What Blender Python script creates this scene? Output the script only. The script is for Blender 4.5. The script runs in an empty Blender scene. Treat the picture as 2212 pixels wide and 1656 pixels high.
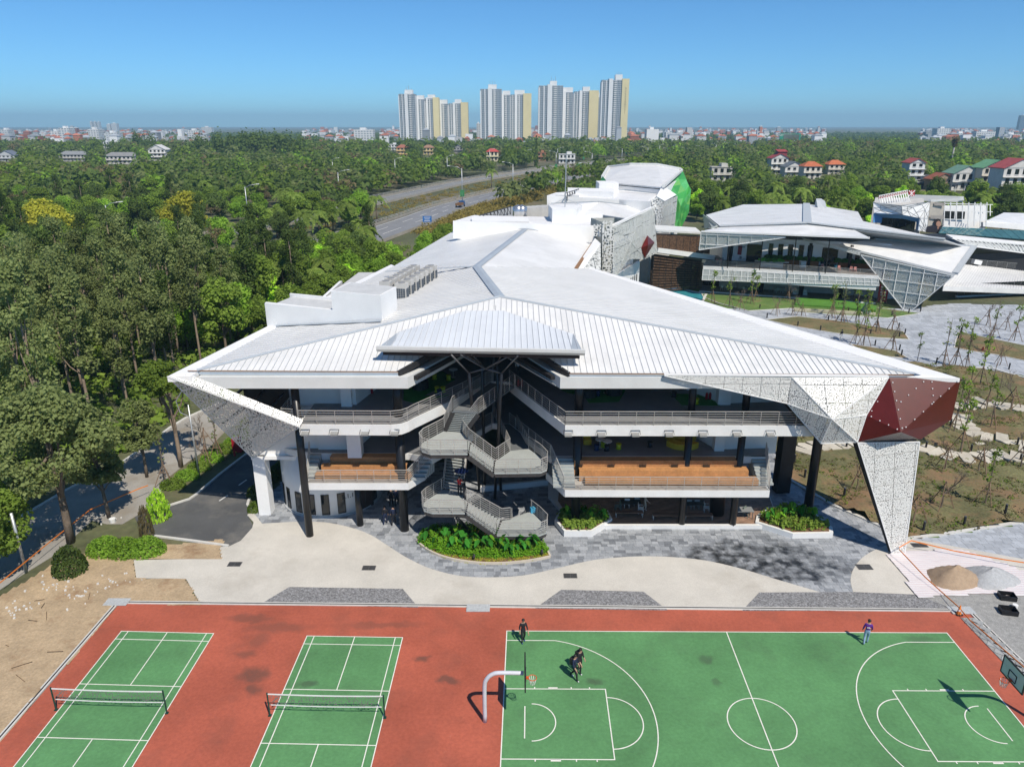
import bpy, bmesh, math, random
import numpy as np
from mathutils import Vector, Matrix

random.seed(7)
rng = np.random.default_rng(7)
scene = bpy.context.scene
COL = scene.collection
R = math.radians

# ---------------------------------------------------------------- camera
CAM_H, PITCH, FPX = 31.2, R(19.383), 1584.1          # metres, down-tilt, focal length in 2212-px units
cam_d = bpy.data.cameras.new('camera')
cam = bpy.data.objects.new('camera', cam_d); COL.objects.link(cam)
cam.location = (0, 0, CAM_H); cam.rotation_euler = (R(90) - PITCH, 0, 0)
cam_d.sensor_width = 36; cam_d.lens = 36 * FPX / 2212
cam_d.clip_start = 0.5; cam_d.clip_end = 40000
scene.camera = cam

# ---------------------------------------------------------------- sky, sun, exposure
SUN_EL, SUN_H = R(53), Vector((0.50, -0.866, 0))       # horizontal direction TOWARDS the sun
world = bpy.data.worlds.new('World'); scene.world = world; world.use_nodes = True
wn = world.node_tree.nodes; wl = world.node_tree.links
sky = wn.new('ShaderNodeTexSky'); sky.sky_type = 'NISHITA'; sky.sun_disc = False
sky.sun_elevation = SUN_EL; sky.sun_rotation = math.atan2(SUN_H.x, SUN_H.y)
sky.altitude = 0; sky.air_density = .7; sky.dust_density = 0.1; sky.ozone_density = 9.0
wn['Background'].inputs['Strength'].default_value = 0.096
tint_ = wn.new('ShaderNodeVectorMath'); tint_.operation = 'MULTIPLY'; tint_.inputs[1].default_value = (.56, .86, .92)
wl.new(sky.outputs[0], tint_.inputs[0]); wl.new(tint_.outputs[0], wn['Background'].inputs['Color'])
sun_d = bpy.data.lights.new('sun', 'SUN'); sun_d.energy = 3.5; sun_d.angle = R(0.53); sun_d.color = (1, .92, .80)
sun = bpy.data.objects.new('sun', sun_d); COL.objects.link(sun)
sdir = Vector((SUN_H.x * math.cos(SUN_EL), SUN_H.y * math.cos(SUN_EL), math.sin(SUN_EL)))
sun.rotation_euler = sdir.to_track_quat('Z', 'Y').to_euler(); sun.location = (60, -80, 120)
vs = scene.view_settings; vs.view_transform = 'Standard'; vs.look = 'None'; vs.exposure = 0.56; vs.gamma = 1
scene.render.engine = 'CYCLES'
cy = scene.cycles
cy.use_denoising = True
cy.max_bounces = 8; cy.diffuse_bounces = 5; cy.glossy_bounces = 2; cy.transmission_bounces = 3
cy.transparent_max_bounces = 12; cy.volume_bounces = 0
cy.use_adaptive_sampling = True; cy.adaptive_threshold = 0.015
cy.sample_clamp_indirect = 4; cy.caustics_reflective = False; cy.caustics_refractive = False

# ---------------------------------------------------------------- surveying: photo measurement + known height -> place on site
_cp, _sp = math.cos(PITCH), math.sin(PITCH)
def _ray(x, y):
    u = (x - 1106) / FPX; v = -(y - 828) / FPX
    return (u, _cp + v * _sp, -_sp + v * _cp)
def G(x, y, z=0.0):
    d = _ray(x, y); t = (z - CAM_H) / d[2]; return Vector((d[0] * t, d[1] * t, z))
def GY(x, y, Y):
    d = _ray(x, y); t = Y / d[1]; return Vector((d[0] * t, Y, CAM_H + d[2] * t))
def r1(x, y): return (345.6 + .28658 * x, 691.2 + .28658 * y)
def r2(x, y): return (864 + .28658 * x, 720 + .28658 * y)
def r3(x, y): return (1382.5 + .37567 * x, 720 + .37567 * y)
def r4(x, y): return (806.4 + .39062 * x, 345.6 + .39062 * y)
def r5(x, y): return (1347.9 + .39062 * x, 345.6 + .39062 * y)
def r8(x, y): return (.38263 * x, 691.2 + .38263 * y)
def q1(x, y): return (1180.9 + .2435 * x, 777.6 + .2435 * y)
def qb(x, y): return (547.2 + .2083 * x, 547.2 + .2083 * y)
def qc(x, y): return (1497.7 + .18229 * x, 403.2 + .18229 * y)
def qd(x, y): return (1843.3 + .1739 * x, 391.7 + .1739 * y)
def qe(x, y): return (1152.1 + .19128 * x, 345.6 + .19128 * y)

# ---------------------------------------------------------------- object helpers
BASE = {}
def tag(o, label=None, cat=None, group=None, kind=None):
    if label: o['label'] = label
    if cat: o['category'] = cat
    if group: o['group'] = group
    if kind: o['kind'] = kind
    return o
def thing(name, label, cat, loc=(0, 0, 0), group=None, rz=0):
    o = bpy.data.objects.new(name, None); COL.objects.link(o)
    o.location = loc; o.rotation_euler = (0, 0, rz); o.empty_display_size = .2
    BASE[o.name] = Vector(loc)
    return tag(o, label, cat, group)
def copy_tree(o, parent=None):
    c = o.copy(); COL.objects.link(c); c.parent = parent
    for ch in o.children: copy_tree(ch, c)
    return c
def drop(o):
    for ch in list(o.children): drop(ch)
    bpy.data.objects.remove(o)

class MB:
    def __init__(s): s.v = []; s.f = []; s.m = []; s.mi = 0
    def add(s, vs, fs):
        n = len(s.v); s.v += [tuple(p) for p in vs]
        for f in fs: s.f.append(tuple(i + n for i in f)); s.m.append(s.mi)
        return s
    def poly(s, pts): return s.add(pts, [tuple(range(len(pts)))])
    def quad(s, a, b, c, d): return s.poly([a, b, c, d])
    def box(s, x0, x1, y0, y1, z0, z1):
        if x0 > x1: x0, x1 = x1, x0
        if y0 > y1: y0, y1 = y1, y0
        v = [(x0,y0,z0),(x1,y0,z0),(x1,y1,z0),(x0,y1,z0),(x0,y0,z1),(x1,y0,z1),(x1,y1,z1),(x0,y1,z1)]
        return s.add(v, [(0,3,2,1),(4,5,6,7),(0,1,5,4),(1,2,6,5),(2,3,7,6),(3,0,4,7)])
    def obox(s, c, sx, sy, z0, z1, rz=0):
        ca, sa = math.cos(rz), math.sin(rz)
        P = [(c[0]+ca*a*sx/2-sa*b*sy/2, c[1]+sa*a*sx/2+ca*b*sy/2) for a, b in ((-1,-1),(1,-1),(1,1),(-1,1))]
        return s.prism(P, z0, z1)
    def prism(s, P, z0, z1):
        n = len(P)
        area = sum(P[i][0]*P[(i+1)%n][1]-P[(i+1)%n][0]*P[i][1] for i in range(n))
        if area < 0: P = P[::-1]
        v = [(p[0], p[1], z0) for p in P] + [(p[0], p[1], z1) for p in P]
        f = [tuple(range(n-1, -1, -1)), tuple(range(n, 2*n))] + [(i, (i+1)%n, (i+1)%n+n, i+n) for i in range(n)]
        return s.add(v, f)
    def sheet(s, P3, t, nrm=None):
        """polygon given in 3-D, thickened by t along -normal (or nrm)"""
        P3 = [Vector(p) for p in P3]; n = len(P3)
        nv = Vector((0, 0, 0))
        for i in range(n):
            a, b = P3[i], P3[(i+1)%n]; nv += Vector(((a.y-b.y)*(a.z+b.z), (a.z-b.z)*(a.x+b.x), (a.x-b.x)*(a.y+b.y)))
        if nv.length < 1e-9: return s
        nv.normalize()
        d = (Vector(nrm) if nrm is not None else nv) * -t
        v = P3 + [p + d for p in P3]
        return s.add(v, [tuple(range(n)), tuple(range(2*n-1, n-1, -1))] + [(i, i+n, (i+1)%n+n, (i+1)%n) for i in range(n)])
    def bar(s, a, b, w, h=None, up=(0, 0, 1)):
        a, b = Vector(a), Vector(b); h = w if h is None else h
        d = (b - a); L = d.length
        if L < 1e-6: return s
        d /= L; u = Vector(up)
        if abs(d.dot(u)) > .98: u = Vector((1, 0, 0))
        x = d.cross(u).normalized(); y = x.cross(d)
        c = [(-1,-1),(1,-1),(1,1),(-1,1)]
        v = [a + x*(w/2*i) + y*(h/2*j) for i, j in c] + [b + x*(w/2*i) + y*(h/2*j) for i, j in c]
        return s.add(v, [(0,1,2,3),(7,6,5,4),(0,4,5,1),(1,5,6,2),(2,6,7,3),(3,7,4,0)])
    def tube(s, path, r, n=8, cap=True):
        path = [Vector(p) for p in path]; m = len(path)
        rr = r if isinstance(r, (list, tuple)) else [r]*m
        rings = []
        px = None
        for i in range(m):
            d = (path[min(i+1, m-1)] - path[max(i-1, 0)])
            d = d.normalized() if d.length > 1e-9 else Vector((0,0,1))
            if px is None:
                u = Vector((0,0,1)) if abs(d.z) < .9 else Vector((1,0,0))
                px = d.cross(u).normalized()
            else:
                px = (px - d*px.dot(d)); px = px.normalized() if px.length > 1e-6 else d.orthogonal().normalized()
            py = d.cross(px)
            rings.append([path[i] + (px*math.cos(2*math.pi*k/n) + py*math.sin(2*math.pi*k/n))*rr[i] for k in range(n)])
        v = [p for g in rings for p in g]; f = []
        for i in range(m-1):
            for k in range(n):
                f.append((i*n+k, i*n+(k+1)%n, (i+1)*n+(k+1)%n, (i+1)*n+k))
        if cap: f += [tuple(range(n-1, -1, -1)), tuple(range((m-1)*n, m*n))]
        return s.add(v, f)
    def cyl(s, c, r, z0, z1, n=16, r1=None):
        return s.tube([(c[0],c[1],z0),(c[0],c[1],z1)], [r, r if r1 is None else r1], n)
    def ball(s, c, r, n=8, m=6, sz=1.0):
        v = []; f = []
        for i in range(m+1):
            t = math.pi*i/m
            for k in range(n):
                a = 2*math.pi*k/n
                v.append((c[0]+r*math.sin(t)*math.cos(a), c[1]+r*math.sin(t)*math.sin(a), c[2]+r*sz*math.cos(t)))
        for i in range(m):
            for k in range(n): f.append((i*n+k, (i+1)*n+k, (i+1)*n+(k+1)%n, i*n+(k+1)%n))
        return s.add(v, f)
    def mesh(s, name, mat, off=None, smooth=False):
        me = bpy.data.meshes.new(name)
        v = s.v
        if off is not None and off.length > 0: v = [(p[0]-off.x, p[1]-off.y, p[2]-off.z) for p in v]
        me.from_pydata(v, [], s.f)
        mats = mat if isinstance(mat, (list, tuple)) else [mat]
        for m in mats: me.materials.append(m)
        if len(mats) > 1: me.polygons.foreach_set('material_index', s.m)
        if smooth: me.polygons.foreach_set('use_smooth', [True]*len(s.f))
        me.update(); return me
    def build(s, name, mat, parent=None, smooth=False):
        off = None
        if parent is not None: off = BASE.get(parent.name, Vector((0,0,0)))
        o = bpy.data.objects.new(name, s.mesh(name, mat, off, smooth)); COL.objects.link(o)
        if parent is not None: o.parent = parent
        BASE[o.name] = off if off is not None else Vector((0,0,0))
        return o

def inst(mesh, name, parent=None, loc=(0,0,0), rz=0, sc=(1,1,1), rot=None):
    o = bpy.data.objects.new(name, mesh); COL.objects.link(o)
    off = BASE.get(parent.name, Vector((0,0,0))) if parent is not None else Vector((0,0,0))
    o.location = Vector(loc) - off; o.rotation_euler = rot if rot else (0,0,rz)
    o.scale = sc if isinstance(sc, (tuple, list)) else (sc,)*3
    if parent is not None: o.parent = parent
    BASE[o.name] = off
    return o

# ---------------------------------------------------------------- 2-D geometry
def smooth(P, n=6, closed=False):
    P = [Vector((p[0], p[1], p[2] if len(p) > 2 else 0)) for p in P]; out = []; m = len(P)
    rng_ = range(m) if closed else range(m-1)
    for i in rng_:
        p0 = P[(i-1) % m] if (closed or i > 0) else P[i]
        p1 = P[i]; p2 = P[(i+1) % m]
        p3 = P[(i+2) % m] if (closed or i+2 < m) else p2
        for k in range(n):
            t = k/n
            out.append(.5*((2*p1)+(p2-p0)*t+(2*p0-5*p1+4*p2-p3)*t*t+(3*p1-p0-3*p2+p3)*t**3))
    if not closed: out.append(P[-1])
    return out
def inside(p, P):
    c = False; n = len(P); j = n-1
    for i in range(n):
        if (P[i][1] > p[1]) != (P[j][1] > p[1]) and p[0] < (P[j][0]-P[i][0])*(p[1]-P[i][1])/(P[j][1]-P[i][1])+P[i][0]: c = not c
        j = i
    return c
def clip(poly, nrm, d):
    """keep the side nrm.p <= d of a 3-D polygon"""
    out = []; n = len(poly)
    for i in range(n):
        a, b = poly[i], poly[(i+1)%n]; da, db = nrm.dot(a)-d, nrm.dot(b)-d
        if da <= 0: out.append(a)
        if (da < 0 < db) or (db < 0 < da): out.append(a+(b-a)*(da/(da-db)))
    return out
def cells(poly, ax, pitch, start=None, gap=0.0):
    """cut a convex planar 3-D polygon into strips across direction ax"""
    ax = Vector(ax).normalized(); poly = [Vector(p) for p in poly]
    t = [ax.dot(p) for p in poly]; t0 = min(t) if start is None else start; res = []
    k = math.floor((min(t)-t0)/pitch)
    while t0+k*pitch < max(t):
        q = clip(poly, ax, t0+(k+1)*pitch-gap/2); 
        if len(q) > 2: q = clip(q, -ax, -(t0+k*pitch+gap/2))
        if len(q) > 2: res.append(q)
        k += 1
    return res
def gpoly(pts, z=0.0, sub=0): 
    return [G(p[0], p[1], z) for p in pts]
def pnormal(P):
    nv = Vector((0,0,0)); n = len(P)
    for i in range(n):
        a, b = P[i], P[(i+1)%n]; nv += Vector(((a.y-b.y)*(a.z+b.z), (a.z-b.z)*(a.x+b.x), (a.x-b.x)*(a.y+b.y)))
    return nv.normalized()

# ---------------------------------------------------------------- materials
MATS = {}
def nt(name):
    m = bpy.data.materials.new(name); m.use_nodes = True
    return m, m.node_tree.nodes, m.node_tree.links, m.node_tree.nodes['Principled BSDF']
def C4(c): return (c[0], c[1], c[2], 1)
def mk(name, col, rough=.6, var=.12, scale=1.2, bump=0, bscale=20, metal=0, spec=.4, fine=.0, fscale=30, island=0, objr=0, tint=None):
    """plain surface with mottled colour, optional grain, relief and per-piece variation"""
    if name in MATS: return MATS[name]
    m, N, L, B = nt(name)
    tc = N.new('ShaderNodeTexCoord')
    no = N.new('ShaderNodeTexNoise'); no.inputs['Scale'].default_value = scale; no.inputs['Detail'].default_value = 6
    no.inputs['Roughness'].default_value = .62
    L.new(tc.outputs['Object'], no.inputs['Vector'])
    rp = N.new('ShaderNodeMapRange'); rp.inputs['From Min'].default_value = .3; rp.inputs['From Max'].default_value = .7
    rp.inputs['To Min'].default_value = 1-var; rp.inputs['To Max'].default_value = 1+var
    L.new(no.outputs['Fac'], rp.inputs['Value'])
    val = rp.outputs[0]
    def mul(a, b):
        x = N.new('ShaderNodeMath'); x.operation = 'MULTIPLY'; L.new(a, x.inputs[0]); L.new(b, x.inputs[1]); return x.outputs[0]
    if fine:
        n2 = N.new('ShaderNodeTexNoise'); n2.inputs['Scale'].default_value = fscale; n2.inputs['Detail'].default_value = 3
        L.new(tc.outputs['Object'], n2.inputs['Vector'])
        r2_ = N.new('ShaderNodeMapRange'); r2_.inputs['From Min'].default_value = .3; r2_.inputs['From Max'].default_value = .7
        r2_.inputs['To Min'].default_value = 1-fine; r2_.inputs['To Max'].default_value = 1+fine
        L.new(n2.outputs['Fac'], r2_.inputs['Value']); val = mul(val, r2_.outputs[0])
    if island:
        ge = N.new('ShaderNodeNewGeometry')
        r3_ = N.new('ShaderNodeMapRange'); r3_.inputs['To Min'].default_value = 1-island; r3_.inputs['To Max'].default_value = 1+island
        L.new(ge.outputs['Random Per Island'], r3_.inputs['Value']); val = mul(val, r3_.outputs[0])
    if objr:
        oi = N.new('ShaderNodeObjectInfo')
        r4_ = N.new('ShaderNodeMapRange'); r4_.inputs['To Min'].default_value = 1-objr; r4_.inputs['To Max'].default_value = 1+objr
        L.new(oi.outputs['Random'], r4_.inputs['Value']); val = mul(val, r4_.outputs[0])
    mx = N.new('ShaderNodeVectorMath'); mx.operation = 'SCALE'; mx.inputs[0].default_value = col[:3]
    L.new(val, mx.inputs['Scale'])
    out = mx.outputs[0]
    if tint is not None:
        n3 = N.new('ShaderNodeTexNoise'); n3.inputs['Scale'].default_value = tint[1]; n3.inputs['Detail'].default_value = 8; n3.inputs['Roughness'].default_value = .7
        L.new(tc.outputs['Object'], n3.inputs['Vector'])
        r5_ = N.new('ShaderNodeMapRange'); r5_.inputs['From Min'].default_value = tint[2]; r5_.inputs['From Max'].default_value = tint[3]
        L.new(n3.outputs['Fac'], r5_.inputs['Value'])
        mi = N.new('ShaderNodeMix'); mi.data_type = 'RGBA'; mi.inputs[7].default_value = C4(tint[0])
        L.new(r5_.outputs[0], mi.inputs[0]); L.new(out, mi.inputs[6]); out = mi.outputs[2]
    L.new(out, B.inputs['Base Color'])
    B.inputs['Roughness'].default_value = rough; B.inputs['Metallic'].default_value = metal
    B.inputs['Specular IOR Level'].default_value = spec
    if bump:
        nb = N.new('ShaderNodeTexNoise'); nb.inputs['Scale'].default_value = bscale; nb.inputs['Detail'].default_value = 4
        L.new(tc.outputs['Object'], nb.inputs['Vector'])
        bm = N.new('ShaderNodeBump'); bm.inputs['Strength'].default_value = 1; bm.inputs['Distance'].default_value = bump
        L.new(nb.outputs['Fac'], bm.inputs['Height']); L.new(bm.outputs[0], B.inputs['Normal'])
    MATS[name] = m; return m

def leafmat(name, col, col2, trans=.5, objr=.25, k=2.75):
    """foliage: two greens mixed by clump noise and by tree, with light passing through"""
    col = [col[0]*k*1.06, col[1]*k, col[2]*k*.72]; col2 = [col2[0]*k*1.06, col2[1]*k, col2[2]*k*.72]
    if name in MATS: return MATS[name]
    m, N, L, B = nt(name)
    tc = N.new('ShaderNodeTexCoord'); no = N.new('ShaderNodeTexNoise'); no.inputs['Scale'].default_value = .9; no.inputs['Detail'].default_value = 4
    L.new(tc.outputs['Object'], no.inputs['Vector'])
    ge = N.new('ShaderNodeNewGeometry'); oi = N.new('ShaderNodeObjectInfo')
    a = N.new('ShaderNodeMath'); a.operation = 'MULTIPLY_ADD'; a.inputs[1].default_value = .55; L.new(ge.outputs['Random Per Island'], a.inputs[0]); L.new(no.outputs['Fac'], a.inputs[2])
    b = N.new('ShaderNodeMath'); b.operation = 'SUBTRACT'; b.inputs[1].default_value = .28; L.new(a.outputs[0], b.inputs[0])
    mi = N.new('ShaderNodeMix'); mi.data_type = 'RGBA'; mi.inputs[6].default_value = C4(col); mi.inputs[7].default_value = C4(col2)
    L.new(b.outputs[0], mi.inputs[0])
    mr = N.new('ShaderNodeMapRange'); mr.inputs['To Min'].default_value = 1-objr; mr.inputs['To Max'].default_value = 1+objr
    L.new(oi.outputs['Random'], mr.inputs['Value'])
    sc = N.new('ShaderNodeVectorMath'); sc.operation = 'SCALE'; L.new(mi.outputs[2], sc.inputs[0]); L.new(mr.outputs[0], sc.inputs['Scale'])
    df = N.new('ShaderNodeBsdfDiffuse'); tr = N.new('ShaderNodeBsdfTranslucent'); ms = N.new('ShaderNodeMixShader'); ms.inputs[0].default_value = trans
    L.new(sc.outputs[0], df.inputs[0]); L.new(sc.outputs[0], tr.inputs[0]); L.new(df.outputs[0], ms.inputs[1]); L.new(tr.outputs[0], ms.inputs[2])
    N.remove(B); L.new(ms.outputs[0], N['Material Output'].inputs[0])
    MATS[name] = m; return m

def perfmat(name, col, scale, thr, rough=.45, ax=(1, 0, 0)):
    """sheet metal with round punched holes of mixed size (pattern laid out over the sheet: ax x vertical)"""
    if name in MATS: return MATS[name]
    m, N, L, B = nt(name)
    tc = N.new('ShaderNodeTexCoord'); dt = N.new('ShaderNodeVectorMath'); dt.operation = 'DOT_PRODUCT'; dt.inputs[1].default_value = ax
    L.new(tc.outputs['Object'], dt.inputs[0]); sx = N.new('ShaderNodeSeparateXYZ'); L.new(tc.outputs['Object'], sx.inputs[0])
    cb = N.new('ShaderNodeCombineXYZ'); L.new(dt.outputs['Value'], cb.inputs[0]); L.new(sx.outputs[2], cb.inputs[1])
    vo = N.new('ShaderNodeTexVoronoi'); vo.voronoi_dimensions = '2D'; vo.inputs['Scale'].default_value = scale; vo.inputs['Randomness'].default_value = .75
    L.new(cb.outputs[0], vo.inputs['Vector'])
    sp_ = N.new('ShaderNodeSeparateColor'); L.new(vo.outputs['Color'], sp_.inputs[0])
    th = N.new('ShaderNodeMapRange'); th.inputs[3].default_value = thr*.62; th.inputs[4].default_value = thr*1.3; L.new(sp_.outputs[0], th.inputs[0])
    lt = N.new('ShaderNodeMath'); lt.operation = 'LESS_THAN'; L.new(vo.outputs['Distance'], lt.inputs[0]); L.new(th.outputs[0], lt.inputs[1])
    tp = N.new('ShaderNodeBsdfTransparent'); ms = N.new('ShaderNodeMixShader')
    B.inputs['Base Color'].default_value = C4(col); B.inputs['Roughness'].default_value = rough
    L.new(lt.outputs[0], ms.inputs[0]); L.new(B.outputs[0], ms.inputs[1]); L.new(tp.outputs[0], ms.inputs[2])
    L.new(ms.outputs[0], N['Material Output'].inputs[0])
    MATS[name] = m; return m
def glassmat(name, col, rough=.08, spec=.7):
    return mk(name, col, rough, var=.2, scale=.4, spec=spec)

WHITE = mk('white_render', (.78, .78, .77), .6, .05, .5, fine=.03)
ROOF = mk('white_roof_sheet', (.70, .70, .69), .42, .08, .35, fine=.03, tint=((.56,.56,.54), .3, .52, .8), objr=.025, spec=.45)
ROOF2 = mk('white_roof_membrane', (.68, .68, .67), .45, .08, .25, tint=((.54,.54,.52), .22, .5, .8))
RIB = mk('roof_rib_steel', (.50, .52, .54), .5, .05)
FLASH = mk('grey_flashing', (.36, .40, .44), .45, .08, .8)
BEAM = mk('pale_grey_render', (.60, .61, .60), .65, .06, .6, fine=.04)
SLABW = mk('white_slab_edge', (.70, .70, .685), .6, .07, .7, fine=.03)
BLACK = mk('black_steel', (.012, .012, .014), .35, .2, 2)
BLACKM = mk('black_matt', (.02, .02, .022), .6, .2, 2)
CHAR = mk('charcoal_floor', (.20, .205, .215), .55, .15, .7, fine=.06)
STEEL = mk('brushed_steel', (.52, .51, .49), .38, .1, 3, metal=.45)
CONC = mk('pale_concrete', (.53, .505, .455), .8, .10, .35, fine=.05, fscale=9, tint=((.40,.37,.32), .16, .52, .75))
KERB = mk('kerb_concrete', (.55, .54, .51), .8, .1, 1.5)
WOOD = mk('orange_timber', (.42, .21, .085), .55, .16, 1.3, fine=.12, fscale=7, objr=.12)
DECK = mk('brown_deck', (.30, .19, .13), .55, .25, 2, objr=.22)
SOFFIT = mk('light_bounce_soffit', (.50, .50, .49), .7, .1)  # ceilings out of view, coloured pale so they bounce light onto the floors
TREAD = mk('grey_tread', (.34, .365, .36), .6, .1, 1.2, fine=.05)
RUST = mk('rust_edge', (.28, .15, .07), .7, .3, 4)
PERF = perfmat('perforated_white_metal', (.74, .74, .71), 8.6, .28)
PERFG = perfmat('perforated_pale_metal', (.66, .68, .66), 8, .3)
DGLASS = glassmat('dark_glass', (.012, .015, .017))
BGLASS = glassmat('teal_glass', (.05, .13, .13), .1)
# ================================================================ GROUND
def struct(name, mb, mat, parent=None, smooth=False):
    o = mb.build(name, mat, parent, smooth)
    if parent is None: o['kind'] = 'structure'
    return o
EARTH = mk('open_ground', (.085, .095, .045), .95, .35, .05, fine=.25, fscale=1.5, tint=((.16, .13, .08), .02, .5, .62))
g = MB(); N_ = 48; SZ = 9000
# one sheet to the horizon
g.quad((-SZ, -300, -.03), (SZ, -300, -.03), (SZ, 14000, -.03), (-SZ, 14000, -.03))
ground = struct('ground', g, EARTH)

# ---- stained acrylic for the sports ground
def courtmat(name, col, dark, stains, pale=(.52, .36, .30)):
    m, N, L, B = nt(name)
    tc = N.new('ShaderNodeTexCoord')
    def noise(sc, det=6, ro=.6):
        n = N.new('ShaderNodeTexNoise'); n.inputs['Scale'].default_value = sc; n.inputs['Detail'].default_value = det; n.inputs['Roughness'].default_value = ro
        L.new(tc.outputs['Object'], n.inputs['Vector']); return n.outputs['Fac']
    def rng_(v, a, b, c, d):
        r = N.new('ShaderNodeMapRange'); r.inputs[1].default_value = a; r.inputs[2].default_value = b; r.inputs[3].default_value = c; r.inputs[4].default_value = d
        L.new(v, r.inputs[0]); return r.outputs[0]
    def op(o, a, b):
        x = N.new('ShaderNodeMath'); x.operation = o
        if isinstance(a, float): x.inputs[0].default_value = a
        else: L.new(a, x.inputs[0])
        if isinstance(b, float): x.inputs[1].default_value = b
        else: L.new(b, x.inputs[1])
        return x.outputs[0]
    base = N.new('ShaderNodeVectorMath'); base.operation = 'SCALE'; base.inputs[0].default_value = col
    L.new(op('MULTIPLY', rng_(noise(.22), .3, .7, .8, 1.14), rng_(noise(5, 4), .3, .7, .88, 1.12)), base.inputs['Scale'])
    wob = N.new('ShaderNodeTexNoise'); wob.inputs['Scale'].default_value = 1.3; wob.inputs['Detail'].default_value = 5
    L.new(tc.outputs['Object'], wob.inputs['Vector'])
    wv = N.new('ShaderNodeVectorMath'); wv.operation = 'MULTIPLY_ADD'; wv.inputs[1].default_value = (1.1, 1.1, 0)
    L.new(wob.outputs['Color'], wv.inputs[0]); L.new(tc.outputs['Object'], wv.inputs[2])
    tot = None
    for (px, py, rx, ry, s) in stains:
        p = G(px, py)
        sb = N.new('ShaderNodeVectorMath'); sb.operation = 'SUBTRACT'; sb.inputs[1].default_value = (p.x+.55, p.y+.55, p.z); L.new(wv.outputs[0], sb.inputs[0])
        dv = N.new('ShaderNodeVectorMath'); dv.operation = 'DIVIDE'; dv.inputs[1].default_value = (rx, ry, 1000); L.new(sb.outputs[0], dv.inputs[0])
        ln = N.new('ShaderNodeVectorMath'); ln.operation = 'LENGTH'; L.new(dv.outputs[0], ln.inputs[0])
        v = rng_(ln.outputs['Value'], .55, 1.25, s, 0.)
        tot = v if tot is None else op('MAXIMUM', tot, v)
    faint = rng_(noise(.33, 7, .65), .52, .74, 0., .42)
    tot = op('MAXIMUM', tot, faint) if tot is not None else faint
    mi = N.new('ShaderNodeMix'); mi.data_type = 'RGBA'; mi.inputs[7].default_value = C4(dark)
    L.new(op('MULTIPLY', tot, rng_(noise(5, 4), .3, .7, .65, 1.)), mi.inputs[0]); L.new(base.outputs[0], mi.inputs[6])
    sp = rng_(noise(3.2, 9, .8), .62, .8, 0., .45)
    m2 = N.new('ShaderNodeMix'); m2.data_type = 'RGBA'; m2.inputs[7].default_value = C4(pale)
    L.new(sp, m2.inputs[0]); L.new(mi.outputs[2], m2.inputs[6])
    L.new(m2.outputs[2], B.inputs['Base Color']); B.inputs['Roughness'].default_value = .72; B.inputs['Specular IOR Level'].default_value = .3
    return m
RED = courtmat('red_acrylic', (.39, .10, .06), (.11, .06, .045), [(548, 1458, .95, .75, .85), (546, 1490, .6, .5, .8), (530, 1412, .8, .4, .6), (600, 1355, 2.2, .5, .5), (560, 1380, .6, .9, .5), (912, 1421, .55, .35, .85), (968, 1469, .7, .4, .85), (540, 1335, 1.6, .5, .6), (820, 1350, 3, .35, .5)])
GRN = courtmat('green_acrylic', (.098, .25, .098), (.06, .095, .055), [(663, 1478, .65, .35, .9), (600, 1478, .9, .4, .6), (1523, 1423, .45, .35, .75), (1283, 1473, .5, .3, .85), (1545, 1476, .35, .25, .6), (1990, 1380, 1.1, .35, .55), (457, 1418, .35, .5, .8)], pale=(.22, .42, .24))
LINE = mk('white_line_paint', (.74, .73, .66), .6, .08, 4, fine=.06)

TLc, TRc = G(258, 1304), G(2090, 1322)
edge_l = (G(0, 1603) - TLc).normalized(); edge_r = (G(2212, 1441) - TRc).normalized()
NL, NR = TLc + edge_l * 45, TRc + edge_r * 40
b = MB(); b.prism([(p.x, p.y) for p in (TLc, TRc, NR, NL)], -.02, .02)
red = struct('sports_ground', b, RED)
# drain channel and kerb round the sports ground
dr = MB(); dk = MB()
for a, c, off in ((TLc, TRc, Vector((0, .16, 0))), (TLc, NL, Vector((-.2, .06, 0))), (TRc, NR, Vector((.2, .06, 0)))):
    dr.bar(a+off+Vector((0,0,.02)), c+off+Vector((0,0,.02)), .3, .10)
    dk.bar(a+off+Vector((0,0,.072)), c+off+Vector((0,0,.072)), .09, .012)
kr = struct('court_kerb', dr, KERB); struct('drain_slot', dk, BLACKM, kr)
gr = MB()
for px, py in ((252, 1300), (2078, 1318), (1033, 1313)):
    p = G(px, py, .08)
    gr.box(p.x-.8, p.x+.8, p.y-.35, p.y+.45, .05, .09)
    gr_o = None
GRATE = mk('galvanised_grate', (.42, .44, .45), .5, .15, 6, fine=.2, fscale=40)
struct('drain_grate', gr, GRATE, kr)

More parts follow.
